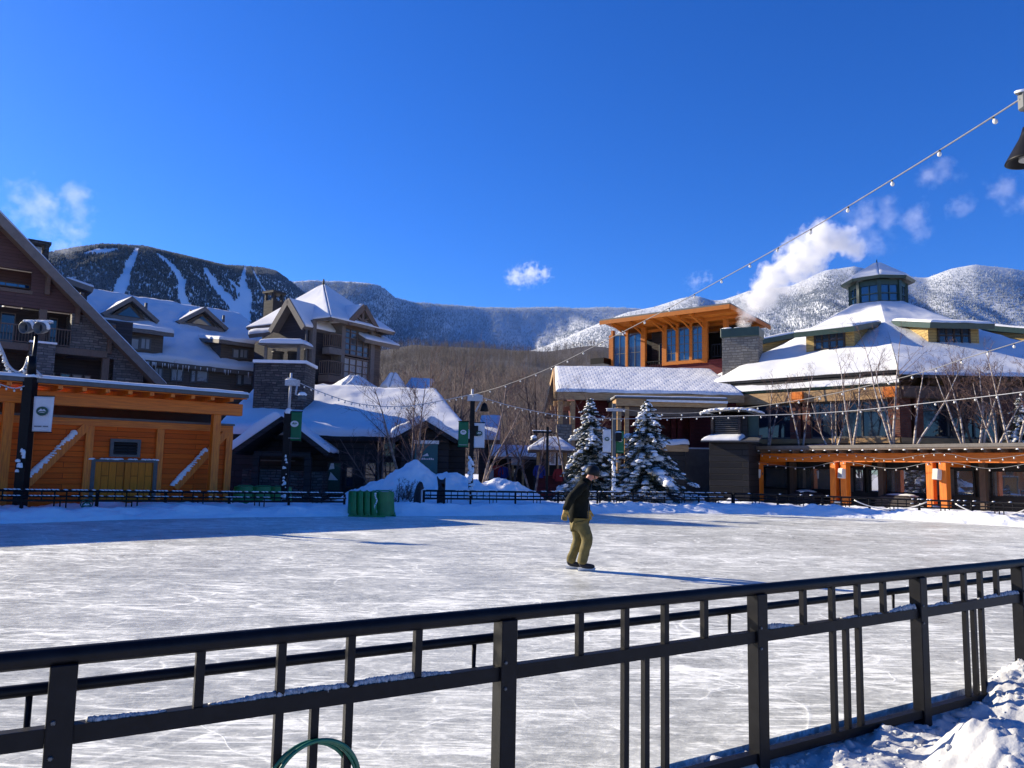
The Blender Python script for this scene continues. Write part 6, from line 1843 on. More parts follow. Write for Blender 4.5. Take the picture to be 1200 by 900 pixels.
# pole between the spruces
t, H, zz = pole('lamp_post', 'grey lamp post standing between the two snowy spruces', 719, 590, 473, 31.4, 0)
MB().bar((0, 0, 0), (0, 0, zz(473)), 0.14, 0.14).build('post', M['lamp_grey'], t)
MB().box((-0.3, -0.08, zz(482)), (0.45, 0.08, zz(479))).build('arm', M['iced_cable'], t)
MB().box((0.06, -0.16, zz(517)), (0.30, 0.12, zz(507))).build('loudspeaker', M['black_metal'], t)
frost_patches(t, 0, -0.06, 0.2, zz(535), 50, 0.06)
m = MB(); m.lump((0.18, -0.02, zz(507)), 0.15, r5, 0.4); m.lump((0.0, 0, zz(479)), (0.3, 0.08), r5, 0.3); m.build('snow_cap', M['snow'], t)
banner('white banner with green emblem in front of the left spruce', t, 706.5, 716, 503, 530.5, 31.3, M['white_cloth'], False, 5)
banner('green banner partly hidden behind the right spruce', t, 722, 731, 505, 531, 31.5, M['green_cloth'], True, 6)

# lantern post
t, H, zz = pole('lantern_post', 'black lantern post with one hanging shaded lamp before the kiosk', 640.5, 588, 499, 33.5, 0)
MB().bar((0, 0, 0), (0, 0, zz(500)), 0.11, 0.11).build('post', M['black_metal'], t)
MB().box((-0.62, -0.05, zz(507.5)), (0.2, 0.05, zz(505))).build('arm', M['black_metal'], t)
MB().tube([(-0.58, 0, zz(507)), (-0.58, 0, zz(511))], 0.02, 8).build('hanger', M['black_metal'], t)
lp = MB(); lp.lathe([(0.05, 0.2), (0.08, 0.12), (0.19, 0.0), (0.185, -0.02), (0.15, 0.0)], (-0.58, 0, zz(516)), 16); lo2 = lp.build('lamp_shade', M['lamp_grey'], t)
m = MB()
for k in range(8): m.lump((-0.6 + 0.1 * k, 0, zz(505)), (0.09, 0.06), r5, 0.45)
m.lump((-0.58, 0, zz(513)), 0.13, r5, 0.8); m.build('snow_cap', M['snow'], t)
MB().lathe([(0.16, 0), (0.16, 0.25), (0.09, 0.3)], (0, 0, 0), 12).build('base', M['black_metal'], t)

# the near lamp at the right edge, its post stands outside the frame
LYn = 7.6
lc = at(1207, 186, LYn)
t = thing('lamp_post', 'near black lamp post with conical shade reaching in at the right edge', 'lamp post', (at(1290, 186, LYn).x, LYn, -0.14))
xr = lc.x - t.location.x
zl = lc.z + 0.14
MB().tube([(0, 0, 0), (0, 0, zl + 0.95)], [0.08, 0.06], 14).build('post', M['black_metal'], t)
ar = at(1199, 117, LYn)
xb_ = ar.x - t.location.x; zb2 = ar.z + 0.14
MB().box((xb_ - 0.03, -0.06, zb2 - 0.11), (0.06, 0.06, zb2 + 0.08)).build('arm', M['lamp_grey'], t, bevel=0.02)
m = MB()
for k in range(10): m.lump((xb_ + k * 0.09, 0, zb2 + 0.08), (0.08, 0.06), r5, 0.5)
m.build('snow_cap', M['snow'], t)
sh = MB(); sh.lathe([(0.05, 0.34), (0.07, 0.27), (0.09, 0.22), (0.215, -0.005), (0.225, -0.03), (0.205, -0.03), (0.08, 0.19), (0.0001, 0.2)], (xr, 0, zl), 28)
so = sh.build('lamp_shade', M['black_metal'], t)
MB().lathe([(0.10, 0.02), (0.10, 0.06), (0.0001, 0.07)], (xr, 0, zl - 0.03), 20).build('lens', M['pale_blind'], so)
MB().tube([(xr, 0, zl + 0.33), (xr, 0, zb2 - 0.1)], 0.02, 8).build('hanger', M['black_metal'], t)

# ---- string lights
bulb_mesh = {}
def string_light(label, pts, spacing, wire_r, bulb_r, mat=None, sag=None, group='strings of lights over the rink', double=False):
    """pts: list of (px, py, Y) the wire passes through"""
    P = [at(*p) for p in pts]
    if sag is not None:
        a, b = P[0], P[-1]
        P = [a.lerp(b, k / 40) - Vector((0, 0, sag * 4 * (k / 40) * (1 - k / 40))) for k in range(41)]
    else:
        Q = []
        for i in range(len(P) - 1):
            p0, p1, p2, p3 = P[max(i - 1, 0)], P[i], P[i + 1], P[min(i + 2, len(P) - 1)]
            for k in range(10):
                t_ = k / 10
                Q.append(0.5 * ((2 * p1) + (p2 - p0) * t_ + (2 * p0 - 5 * p1 + 4 * p2 - p3) * t_ ** 2 + (3 * p1 - p0 - 3 * p2 + p3) * t_ ** 3))
        P = Q + [P[-1]]
    t = thing('string_lights', label, 'string lights', P[0], 0, group)
    o = P[0]
    w = MB(); w.tube([p - o for p in P], wire_r, 6)
    if double: w.tube([p - o + Vector((0, 0.01, 0.022 + 0.012 * math.sin(i * 0.9))) for i, p in enumerate(P)], wire_r * 0.55, 5)
    w.build('wire', mat or M['cable'], t)
    key = round(bulb_r, 3)
    s = spacing * 0.5; acc = 0
    proto = bulb_mesh.get(key)
    for a, b in zip(P[:-1], P[1:]):
        L = (b - a).length
        while s < acc + L:
            p = a.lerp(b, (s - acc) / L) - o
            if proto is None:
                m = MB(); m.cur = 0
                m.lathe([(bulb_r * 0.45, 0), (bulb_r * 0.5, -bulb_r * 1.1)], (0, 0, 0), 8)
                m.cur = 1; m.smooth = True
                m.lathe([(bulb_r * 0.42, -bulb_r * 1.1), (bulb_r * 0.95, -bulb_r * 2.0), (bulb_r, -bulb_r * 2.6), (bulb_r * 0.7, -bulb_r * 3.3), (bulb_r * 0.1, -bulb_r * 3.6)], (0, 0, 0), 10)
                ob = m.build('bulb', [M['black_metal'], M['bulb']], t)
                bulb_mesh[key] = proto = ob
            else:
                ob = proto.copy(); COL.objects.link(ob); ob.parent = t
            ob.location = p; ob.rotation_euler = (r5.uniform(-0.35, 0.35), r5.uniform(-0.35, 0.35), r5.uniform(0, 6))
            s += spacing
        acc += L
    return t
string_light('long string of bulbs rising from the centre post to the near lamp at right', [(1196, 116, 7.6), (1138, 153, 8.6), (1069, 196, 9.9), (1007, 234, 11.2), (951, 268, 12.6), (900, 297, 14.1), (855, 322, 15.6), (780, 363, 18.2), (700, 404, 21.4), (640, 433, 24.6), (590, 452, 27.4), (553, 463, 29.2)], 1.12, 0.009, 0.027)
string_light('icy string of bulbs sagging from the cabin post to the centre post', [(337, 442, 27.5), (375, 459, 27.8), (420, 473, 28.2), (470, 476.5, 28.6), (515, 470, 29.0), (549, 463, 29.2)], 0.26, 0.016, 0.030, M['iced_cable'])
string_light('string of bulbs from the centre post to the post between spruces', [(556, 463, 29.2), (600, 476, 29.8), (650, 486, 30.5), (690, 490, 31.0), (718, 490, 31.3)], 0.32, 0.013, 0.028, M['iced_cable'])
string_light('low string of bulbs from the spruce post across the rotunda windows', [(719, 491, 31.3), (780, 490, 30.5), (840, 488, 29.4), (915, 486, 27.8), (990, 482, 26.0), (1080, 473, 23.8), (1200, 459, 21.2), (1290, 444, 19.4)], 0.62, 0.012, 0.030, M['iced_cable'])
string_light('string of bulbs climbing from the spruce post over the rotunda roof', [(720, 478, 31.3), (770, 484, 30.2), (840, 482, 28.4), (942, 468, 25.2), (1026, 450, 22.8), (1089, 434, 21.0), (1125, 422, 20.0), (1164, 410, 19.0), (1200, 399, 18.0), (1290, 372, 16)], 0.85, 0.012, 0.032)
string_light('thick icy garland looping from the twin floodlight post out of view', [(33, 419, 21.8), (28, 432, 21.8), (20, 436, 21.8), (10, 428, 21.8), (3, 412, 21.8), (-6, 392, 21.8)], 0.12, 0.035, 0.045, M['iced_cable'])
string_light('short icy string drooping across the pavilion eave at far left', [(30, 452, 21.8), (18, 455, 21.6), (5, 452, 21.5), (-12, 446, 21.4)], 0.2, 0.02, 0.03, M['iced_cable'])
string_light('strand of bulbs draped along the pergola beam', [(880, 530, 39.3), (930, 537, 37.4), (985, 531, 35.5), (1040, 538, 33.6), (1100, 531, 31.6), (1150, 538, 30.2), (1215, 531, 28.4)], 0.45, 0.010, 0.032, M['cable'])
string_light('lower strand of bulbs looping under the pergola beam', [(884, 541, 39.0), (940, 548, 37.0), (986, 541, 35.4), (1045, 549, 33.4), (1101, 541, 31.5), (1160, 549, 29.8), (1215, 541, 28.3)], 0.5, 0.010, 0.032, M['cable'])

# ------------------------------------------------------------------ small things round the rink
def loudspeaker(label, px, py, Y):
    c = at(px, py, Y)
    t = thing('loudspeaker', label, 'loudspeaker', c, PG.ang - 0.25)
    b = MB().prism([(-0.15, -0.16, -0.22), (0.15, -0.16, -0.22), (0.12, 0.1, -0.22), (-0.12, 0.1, -0.22)], (0, 0, 0.44)).build('cabinet', M['white_paint'], t, bevel=0.02)
    b.rotation_euler = (R(-8), 0, 0)
    MB().box((-0.125, -0.168, -0.19), (0.125, -0.162, 0.19)).build('grille', M['pale_blind'], b)
    MB().box((-0.04, 0.08, -0.06), (0.04, 0.3, 0.06)).build('bracket', M['lamp_grey'], t)
xs_ = [PG.hit(p, 570).x for p in (885, 985, 1100)]
for px, py, l_ in ((888, 555, 'white loudspeaker on the first pergola post beside the plank booth'), (987.5, 555, 'white loudspeaker on the middle pair of pergola posts'), (1099, 556, 'white loudspeaker on the right pair of pergola posts')):
    Yp = PG.w((PG.hit(px, py).x, -0.45, 0)).y
    loudspeaker(l_, px, py, Yp)

def skate_aid(label, x, y, rot, group=None):
    t = thing('skate_aid', label, 'skate aid', (x, y, 0.0), rot, group)
    m = MB(); n = 14; th = 0.035
    prof = []
    for k in range(n + 1):
        a = -1.25 + 2.5 * k / n
        prof.append((0.42 * math.sin(a), -0.34 * math.cos(a) + 0.3))
    for z0, z1, f0, f1 in ((0.0, 0.12, 1.08, 1.06), (0.12, 0.62, 1.0, 0.9), (0.62, 0.78, 0.95, 0.86)):
        for k in range(n):
            (xa, ya), (xb, yb) = prof[k], prof[k + 1]
            q0 = [Vector((xa * f0, ya * f0, z0)), Vector((xb * f0, yb * f0, z0)), Vector((xb * f1, yb * f1, z1)), Vector((xa * f1, ya * f1, z1))]
            m.prism(q0, Vector((0, th, 0)))
    m.build('shell', M['green_plastic'], t)
    h = MB(); h.tube([(-0.34, 0.28, 0.74), (-0.2, 0.34, 0.8), (0.2, 0.34, 0.8), (0.34, 0.28, 0.74)], 0.022, 8); h.build('handle', M['green_plastic'], t)
    for s in (-1, 1):
        MB().box((s * 0.40 - 0.03, -0.02, 0.0), (s * 0.40 + 0.03, 0.5, 0.05)).build('runner', M['green_plastic'], t)
    return t
c0 = at(449, 600, 24.9)
skate_aid('front green plastic skate aid with a streak of ice, right end of the row', c0.x, 24.75, R(12))
for k in range(4):
    skate_aid('green plastic skate aid nested in the row beside the front one', c0.x - 0.42 - 0.22 * k, 24.72 + 0.03 * k, R(-78), 'nested green skate aids')
m = MB(); r2 = random.Random(4)
for k in range(14): m.lump((c0.x - 0.16 + 0.03 * math.sin(k * 0.9), 24.42 - 0.02, 0.05 + k * 0.052), (0.03, 0.02), r2, 1.6, 6, 4)
tag(m.build('ice_streak', M['snow']), 'white streak of ice down the front green skate aid', 'ice')
c1 = at(300, 590, 27.2)
for k in range(3):
    skate_aid('green plastic skate aid parked behind the left railing under the pavilion corner', c1.x - 0.5 + 0.62 * k, 27.3 + 0.1 * k, R(10), 'green skate aids behind the left railing')

# gate post, covered post, dark statue
g = at(494, 590, 26.6)
t = thing('gate_post', 'thin white gate post on a pale block at the end of the railing', 'post', (g.x, 26.6, 0))
MB().tube([(0, 0, 0.0), (0, 0, at(494, 574, 26.6).z)], 0.03, 8).build('post', M['iced_cable'], t)
MB().box((-0.11, -0.11, 0.0), (0.11, 0.11, 0.2)).build('foot', M['white_paint'], t, bevel=0.015)

def skin(name, verts, edges, mat, parent, sub=2, root=0, smooth=True):
    me = bpy.data.meshes.new(name)
    me.from_pydata([v[0] for v in verts], edges, [])
    o = bpy.data.objects.new(name, me); COL.objects.link(o); o.parent = parent
    sk = o.modifiers.new('skin', 'SKIN'); sk.use_smooth_shade = smooth; sk.branch_smoothing = 0.4
    if not me.skin_vertices: me.attributes  # layer made by the modifier below
    bm = bmesh.new(); bm.from_mesh(me)
    lay = bm.verts.layers.skin.verify()
    for i, v in enumerate(bm.verts):
        r = verts[i][1]
        v[lay].radius = r if isinstance(r, tuple) else (r, r)
        v[lay].use_root = (i == root)
    bm.to_mesh(me); bm.free()
    me.materials.append(mat)
    if sub:
        s = o.modifiers.new('sub', 'SUBSURF'); s.levels = sub; s.render_levels = sub
    return o

M['dark_cloth'] = pm('dark_cloth', (0.012, 0.012, 0.016), (0.02, 0.02, 0.026), 12, 0.85, 0.4, 0.02)
s0 = at(491, 585, 27.3)
t = thing('covered_post', 'dark hooded cover over a post beside the white gate post', 'cover', (s0.x, 27.3, -0.1))
skin('cover', [((0, 0, 0.0), 0.24), ((0, 0, 0.45), 0.22), ((0.0, 0, 0.8), 0.19), ((0.03, -0.02, 1.05), 0.13), ((0.05, -0.03, 1.18), 0.05)], [(0, 1), (1, 2), (2, 3), (3, 4)], M['dark_cloth'], t)
s1 = at(517, 585, 27.9)
t = thing('animal_statue', 'black animal statue with pricked ears rising behind the railing', 'statue', (s1.x, 27.9, -0.1))
st = skin('statue', [((0, 0, 0.0), 0.17), ((0, 0, 0.5), 0.17), ((0, 0, 0.85), 0.16), ((0.0, -0.05, 1.08), 0.15), ((0.06, -0.2, 1.05), 0.08), ((-0.12, 0, 1.22), 0.05), ((-0.17, 0, 1.36), 0.015), ((0.10, 0, 1.22), 0.05), ((0.13, 0, 1.32), 0.015)],
     [(0, 1), (1, 2), (2, 3), (3, 4), (3, 5), (5, 6), (3, 7), (7, 8)], M['dark_cloth'], t)

# round emblem wired to the left railing
e0 = at(101.5, 590.5, 21.9)
t = thing('round_emblem', 'round green and white mountain emblem wired to the left railing', 'emblem', e0, 0.45)
m = MB()
n = 24
for k in range(n):
    a0, a1 = 2 * math.pi * k / n, 2 * math.pi * (k + 1) / n
    m.bar((0.15 * math.cos(a0), 0, 0.125 * math.sin(a0)), (0.15 * math.cos(a1), 0, 0.125 * math.sin(a1)), 0.03, 0.03, (0, 1, 0))
m.build('ring', M['logo_green'], t)
emblem('badge', t, Vector((0, -0.01, -0.03)), Vector((1, 0, 0)), 0.115, M['logo_green'], M['white_paint'], nrm=Vector((0, -1, 0)))

# rope swags hung on the right railing, box and tarpaulins at the pergola posts
for a, b, l_ in (((1000, 586, 30.2), (1085, 588, 28.7), 'pale rope swag on the railing between the two right pergola post pairs'), ((1118, 590, 28.0), (1200, 597, 26.5), 'pale rope swag on the railing right of the last pergola posts')):
    P0, P1 = at(*a), at(*b)
    t = thing('rope', l_, 'rope', P0)
    pts = [P0.lerp(P1, k / 24) - P0 - Vector((0, 0.08, 0.32 * 4 * (k / 24) * (1 - k / 24))) for k in range(25)]
    m = MB(); m.tube(pts, 0.022, 8); m.build('strand', M['bulb'], t)
    m = MB(); m.tube([pts[0], pts[0] + Vector((0, 0.05, 0.08))], 0.015, 6); m.build('hook', M['black_metal'], t)
cb = at(1079, 598, 31.8)
t = thing('crate', 'small tan wooden crate standing at the foot of the pergola', 'crate', (cb.x, 31.8, -0.13), PG.ang)
for k in range(3): MB().box((-0.22, -0.18, 0.02 + k * 0.13), (0.22, 0.18, 0.13 + k * 0.13)).build('board', M['tan_timber'], t)
M['blue_tarp'] = pm('blue_tarp', (0.02, 0.05, 0.16), (0.015, 0.035, 0.11), 6, 0.5, 0.5, 0.03)
for px, l_ in ((989, 'folded blue tarpaulin at the foot of the middle pergola posts'), (1104, 'folded blue tarpaulin at the foot of the right pergola posts')):
    w = PG.w((PG.hit(px, 590).x - 0.1, -0.5, 0))
    t = thing('tarpaulin', l_, 'tarpaulin', (w.x, w.y, -0.14), PG.ang)
    m = MB(); r2 = random.Random(px)
    m.prism([(-0.3, -0.15, 0), (0.3, -0.15, 0), (0.24, 0.05, 0.5), (-0.1, 0.05, 0.56)], (0, 0.14, 0)); m.build('cloth', M['blue_tarp'], t, bevel=0.03)
    m = MB(); m.bar((-0.2, -0.09, 0.25), (0.22, -0.09, 0.22), 0.02, 0.05, (0, 1, 0)); m.build('strap', M['white_paint'], t)
# dark covered patio furniture under the pergola
for px, w_, y_, l_ in ((945, 1.6, 0.95, 'dark covered table under the pergola between first and middle posts'), (1055, 2.0, 1.0, 'wide purple grey covered sofa under the pergola behind the railing')):
    w = PG.w((PG.hit(px, 590, y_).x, y_, 0))
    t = thing('covered_furniture', l_, 'furniture', (w.x, w.y, -0.14), PG.ang)
    m = MB(); m.prism([(-w_ / 2, -0.5, 0), (w_ / 2, -0.5, 0), (w_ / 2 - 0.1, -0.45, 0.75), (w_ / 2 - 0.5, -0.4, 0.86), (-w_ / 2 + 0.4, -0.4, 0.86), (-w_ / 2 + 0.08, -0.45, 0.72)], (0, 1.0, 0)); m.build('cover', M['slate_siding'], t, bevel=0.08)
    m = MB(); m.lump((0, 0, 0.84), (w_ * 0.36, 0.35), r5, 0.3); m.build('snow_cover', M['snow'], t)

# goods hung in the shop stall
M['red_cloth'] = pm('red_cloth', (0.30, 0.02, 0.02), (0.2, 0.012, 0.014), 5, 0.85)
M['royal_cloth'] = pm('royal_cloth', (0.02, 0.035, 0.22), (0.012, 0.02, 0.14), 5, 0.85)
for px, py, m_, l_ in ((577.5, 552, 'red_cloth', 'red jacket hanging at the left side of the shop stall'), (583.5, 551, 'red_cloth', 'red jacket hanging beside the blue jackets in the shop stall'), (590, 553, 'royal_cloth', 'blue jacket hanging next to the red jackets in the stall'), (632, 552, 'royal_cloth', 'blue jacket hanging left of the ticket kiosk'), (655, 556, 'red_cloth', 'red jacket hung on the front of the ticket kiosk')):
    Yj = 41.7 if px < 620 else 37.75
    p = at(px, py, Yj)
    t = thing('jacket', l_, 'jacket', p)
    g = MB(); g.prism([(-0.16, -0.04, 0.28), (0.16, -0.04, 0.28), (0.2, -0.04, -0.34), (-0.2, -0.04, -0.34)], (0, 0.1, 0)); g.build('body', M[m_], t, bevel=0.03)
    for sgn in (-1, 1):
        g = MB(); g.tube([(sgn * 0.16, 0.01, 0.24), (sgn * 0.25, 0.0, 0.0), (sgn * 0.26, -0.02, -0.22)], [0.06, 0.055, 0.045], 8); g.build('sleeve', M[m_], t)
    g = MB(); g.tube([(0, 0.01, 0.28), (0, 0.01, 0.4)], 0.012, 6); g.build('hanger', M['lamp_grey'], t)
for px, py, w, h, l_ in ((573, 555, 0.5, 0.55, 'small white notice board leaning at the left end of the stall'), (605, 541, 0.55, 0.35, 'pale notice board fixed above the stall door')):
    p = at(px, py, 41.6)
    t = thing('notice_board', l_, 'sign', p)
    MB().box((-w / 2, 0, -h / 2), (w / 2, 0.04, h / 2)).build('panel', M['pale_blind'], t)
    MB().box((-w / 2 - 0.03, -0.01, -h / 2 - 0.03), (w / 2 + 0.03, 0.03, -h / 2)).build('frame', M['tan_timber'], t)
# ------------------------------------------------------------------ trees
def spruce(label, px, Y, h, w, seed, z0=-0.14, yb=580):
    b = at(px, yb, Y); r2 = random.Random(seed); nr = np.random.default_rng(seed)
    t = thing('spruce_tree', label, 'tree', (b.x, Y, z0))
    MB().tube([(0, 0, 0), (0, 0, h * 0.5), (0, 0, h * 0.97)], [0.10, 0.06, 0.01], 8).build('trunk', M['bark_brown'], t)
    V, T = [], []; sn = MB()
    tw = MB()
    def frond(p, d, L, wid):
        """flat spray of needles: many thin blades along a drooping branch"""
        n = max(5, int(L / 0.055)); side = Vector((-d.y, d.x, 0)).normalized()
        for i in range(n):
            f = i / n
            q = p + d * (L * f) + Vector((0, 0, -0.42 * L * f * f + 0.10 * L * max(0, f - 0.7)))
            for s in (-1, 1):
                if r2.random() < 0.12: continue
                l = wid * (1.05 - f * 0.75) * r2.uniform(0.6, 1.15)
                e = q + side * (s * l) + d * (l * 0.55) + Vector((0, 0, r2.uniform(-0.35, 0.05) * l))
                wv = d * (0.022 + 0.012 * r2.random()); up = Vector((0, 0, 0.02))
                k = len(V)
                V.extend([tuple(q - wv), tuple(q + wv + up), tuple(e + up * r2.uniform(-1, 1))])
                T.append((k, k + 1, k + 2))
                k = len(V)
                m_ = q + (e - q) * 0.55
                V.extend([tuple(m_), tuple(m_ + d * l * 0.45 + Vector((0, 0, -0.03))), tuple(m_ + side * s * 0.03 + Vector((0, 0, 0.03)))])
                T.append((k, k + 1, k + 2))
        tw.tube([p, p + d * L * 0.5 + Vector((0, 0, -0.07 * L)), p + d * L * 0.95 + Vector((0, 0, -0.25 * L))], [0.018, 0.01, 0.004], 4)
    nb = int(h * 58)
    for ib in range(nb):
        f = min(0.985, 0.03 + 0.955 * (ib + r2.random()) / nb)
        z = f * h
        R_ = w * (1 - f) ** 0.78 * (0.88 + 0.12 * math.sin(f * 40 + seed)) + 0.04
        a = ib * 2.399 + r2.uniform(-0.5, 0.5)
        L = R_ * r2.choice((0.5, 0.8, 1.0, 1.0, 1.25)) * r2.uniform(0.75, 1.1)
        rise = 0.25 * f - 0.12
        d = Vector((math.cos(a), math.sin(a), rise + r2.uniform(-0.15, 0.15))).normalized()
        p = Vector((0, 0, z))
        frond(p, d, L, 0.10 + 0.24 * L)
        frond(p + d * L * 0.35, (d + Vector((-d.y, d.x, -0.2)) * 0.55).normalized(), L * 0.55, 0.08 + 0.16 * L)
        frond(p + d * L * 0.35, (d - Vector((-d.y, d.x, 0.2)) * 0.55).normalized(), L * 0.55, 0.08 + 0.16 * L)
        if r2.random() < 0.84:
            g0 = r2.uniform(0.2, 0.5); g = g0; sw = r2.uniform(0.95, 1.9)
            while g < 1.02:
                q = p + d * (L * g) + Vector((0, 0, -0.42 * L * g * g + 0.10 * L * max(0, g - 0.7) + 0.01)) + Vector((r2.uniform(-.04, .04), r2.uniform(-.04, .04), 0))
                rr = (0.03 + 0.062 * L * (1.15 - 0.6 * g)) * r2.uniform(0.5, 1.2) * sw
                sn.lump(q, (rr * r2.uniform(0.8, 1.5), rr * r2.uniform(0.8, 1.5)), r2, r2.uniform(0.4, 0.75), 7, 4, 0.35)
                g += 0.6 * rr / L + r2.choice((0, 0, 0.12))
    cr = quad_mesh('crown', np.array(V), np.array(T), M['needles'], False, t)
    tw.build('branches', M['bark_brown'], t)
    sn.build('snow_load', M['snow'], cr)
    return t
spruce('snow laden spruce left of the lamp post with the white banner', 691, 33.8, 4.9, 1.95, 5)
spruce('broader snow laden spruce right of the lamp post between the spruces', 758, 33.2, 4.8, 2.35, 6)

def bare_tree(label, px, Y, h, stems, seed, z0=-0.14, spread=0.35, pale=True, name='birch_tree', twigs=1.0, leans=None, group=None, world=None, tw_mat=None):
    b = world if world is not None else at(px, 560, Y)
    t = thing(name, label, 'tree', (b.x, b.y, z0), 0, group)
    r2 = random.Random(seed)
    tk, cr = MB(), MB()
    def grow(p, d, L, r, depth, mb):
        n = 5; pts = [p]; rs = [r]
        q = p.copy(); dd = d.copy()
        for i in range(n):
            dd = (dd + Vector((r2.uniform(-1, 1), r2.uniform(-1, 1), r2.uniform(-0.3, 0.7))) * 0.10).normalized()
            q = q + dd * (L / n); pts.append(q.copy()); rs.append(max(0.0035, r * (1 - 0.8 * (i + 1) / n)))
        mb.tube(pts, rs, 6 if depth < 1 else (4 if depth < 2 else 3), depth < 2)
        if depth >= 3: return
        m = int((7, 5, 4)[depth] * twigs)
        for k in range(m):
            f = r2.uniform(0.28 if depth == 0 else 0.2, 0.98)
            i = min(int(f * n), n - 1); c = pts[i].lerp(pts[i + 1], f * n - i)
            axis = (pts[i + 1] - pts[i]).normalized()
            s = axis.orthogonal().normalized(); s.rotate(Quaternion(axis, r2.uniform(0, 6.28)))
            nd = (axis * (0.75 if depth else 0.8) + s * r2.uniform(0.5, 0.95) + Vector((0, 0, 0.15))).normalized()
            grow(c, nd, L * r2.uniform(0.30, 0.48) * (1.1 - 0.5 * f if depth == 0 else 1), max(0.004, rs[i] * 0.45), depth + 1, cr)
    for k in range(stems):
        if leans: lx = leans[k]; d = Vector((lx, r2.uniform(-0.12, 0.12), 1)).normalized()
        else:
            a = r2.uniform(0, 6.28); d = Vector((math.cos(a) * spread * r2.uniform(0.2, 1), math.sin(a) * spread * 0.6 * r2.uniform(0.2, 1), 1)).normalized()
        grow(Vector((r2.uniform(-0.12, 0.12) * (stems > 1), r2.uniform(-0.1, 0.1), 0)), d, h * r2.uniform(0.8, 1.05), 0.028 + 0.0085 * h, 0, tk)
    tk.build('trunk', (M['bark_pale'] if z0 > 1 else M['bark_tan']) if pale else M['bark_brown'], t)
    cr.build('crown', tw_mat or M['twig'], t)
    return t
# centre of the picture
bare_tree('four stemmed bare birch in front of the teal door', 483, 34.0, 5.6, 4, 31, leans=(-0.28, -0.1, 0.08, 0.2), spread=0.3, twigs=1.45)
bare_tree('two stemmed leaning birch just right of the white banner', 562, 33.5, 5.4, 2, 32, leans=(0.22, 0.36), twigs=1.45)
bare_tree('slim birch leaning left by the shop stall', 624, 36.0, 4.6, 2, 33, leans=(-0.30, 0.02), twigs=1.45)
bare_tree('brown leafless tree behind the low snow pile', 598, 41, 6.8, 2, 34, pale=False, name='leafless_tree', spread=0.25, tw_mat=M['twig_grey'])
bare_tree('pale bare birch left of the left spruce', 668, 36.5, 5.2, 2, 35, leans=(0.18, -0.12), twigs=1.45)
bare_tree('brown leafless tree right of the cabin gable', 545, 43, 7.5, 2, 36, pale=False, name='leafless_tree', spread=0.25)
bare_tree('tall leafless tree behind the second snowy pyramid roof', 512, 50, 9.0, 2, 37, pale=False, name='leafless_tree', spread=0.22)
bare_tree('leafless tree between the corner lodge and the hillside', 462, 62, 10.5, 2, 38, pale=False, name='leafless_tree', spread=0.25)
bare_tree('leafless tree above the shop stall roof', 628, 52, 8.5, 2, 39, pale=False, name='leafless_tree', spread=0.25)
bare_tree('low leafless bush tree before the cabin wall', 447, 35.6, 3.6, 3, 40, pale=False, name='leafless_tree', spread=0.7)
# birches on the terrace behind the pergola
B_ = [(899, 2.75, 4.0, 2, (0.05, 0.12), 'two stemmed white birch before the rotunda, nearest the plank booth'),
      (938, 2.8, 4.4, 2, (-0.1, 0.16), 'bare birch before the second window of the rotunda'),
      (976, 2.9, 3.2, 4, (-0.4, -0.1, 0.2, 0.42), 'low four stemmed birch over a snowy boulder'),
      (1002, 2.9, 5.0, 2, (-0.05, 0.14), 'bare birch beside the corner pier of the rotunda'),
      (1047, 3.3, 5.4, 3, (-0.18, 0.0, 0.05), 'three stemmed tall white birch in front of the rotunda corner'),
      (1072, 3.5, 4.6, 2, (0.12, 0.5), 'birch with one trunk leaning hard right'),
      (1131, 4.4, 4.2, 2, (-0.34, -0.05), 'birch pair spreading from one foot on the right'),
      (1150, 4.6, 4.6, 2, (0.06, 0.2), 'thin birch right of the spreading pair'),
      (1166, 4.2, 3.2, 3, (-0.2, 0.15, 0.4), 'short bushy birch near the right edge'),
      (1187, 4.6, 4.8, 2, (-0.16, 0.1), 'last bare birch at the right edge of the terrace')]
for i, (px, ly, h, n, le, l_) in enumerate(B_):
    lx = PG.hit(px, 520, ly).x
    bare_tree(l_, px, 0, h, n, 60 + i, z0=2.64, leans=le, world=PG.w((lx, ly, 0)), twigs=1.15)
# brown brush in front of the rotunda's right face
for i, px in enumerate((1100, 1122, 1146, 1168, 1188)):
    lx = PG.hit(px, 480, 7.0).x
    bare_tree('brown leafless brush tree screening the right windows of the rotunda', px, 0, 3.9 + 0.35 * (i % 3), 3, 180 + i, z0=2.64, spread=0.55, pale=False, name='leafless_tree', world=PG.w((lx, 6.6 + 0.3 * (i % 2), 0)), twigs=1.4, group='brown brush before the rotunda')
w = PG.w((PG.hit(1197, 490, 6.2).x, 6.2, 0))
spruce('small snow dusted spruce at the right edge of the terrace', 1197, w.y, 2.6, 1.0, 9, z0=2.64, yb=520)
# snowy boulder on the terrace
w = PG.w((PG.hit(966, 516, 3.1).x, 3.1, 0))
t = thing('boulder', 'pinkish boulder with snow on top behind the pergola roof', 'boulder', (w.x, w.y, 2.6), 0)
m = MB(); r2 = random.Random(5); m.lump((0, 0, 0), (1.5, 0.7), r2, 0.75, 10, 6, 0.2); m.build('rock', pm('rock', (0.30, 0.20, 0.18), (0.2, 0.14, 0.13), 4, 0.85, 0.5, 0.05), t)
m = MB()
for k in range(9): m.lump((r2.uniform(-0.9, 0.9), r2.uniform(-0.3, 0.3), 0.36), (0.35, 0.25), r2, 0.4)
m.build('snow_cover', M['snow'], t)
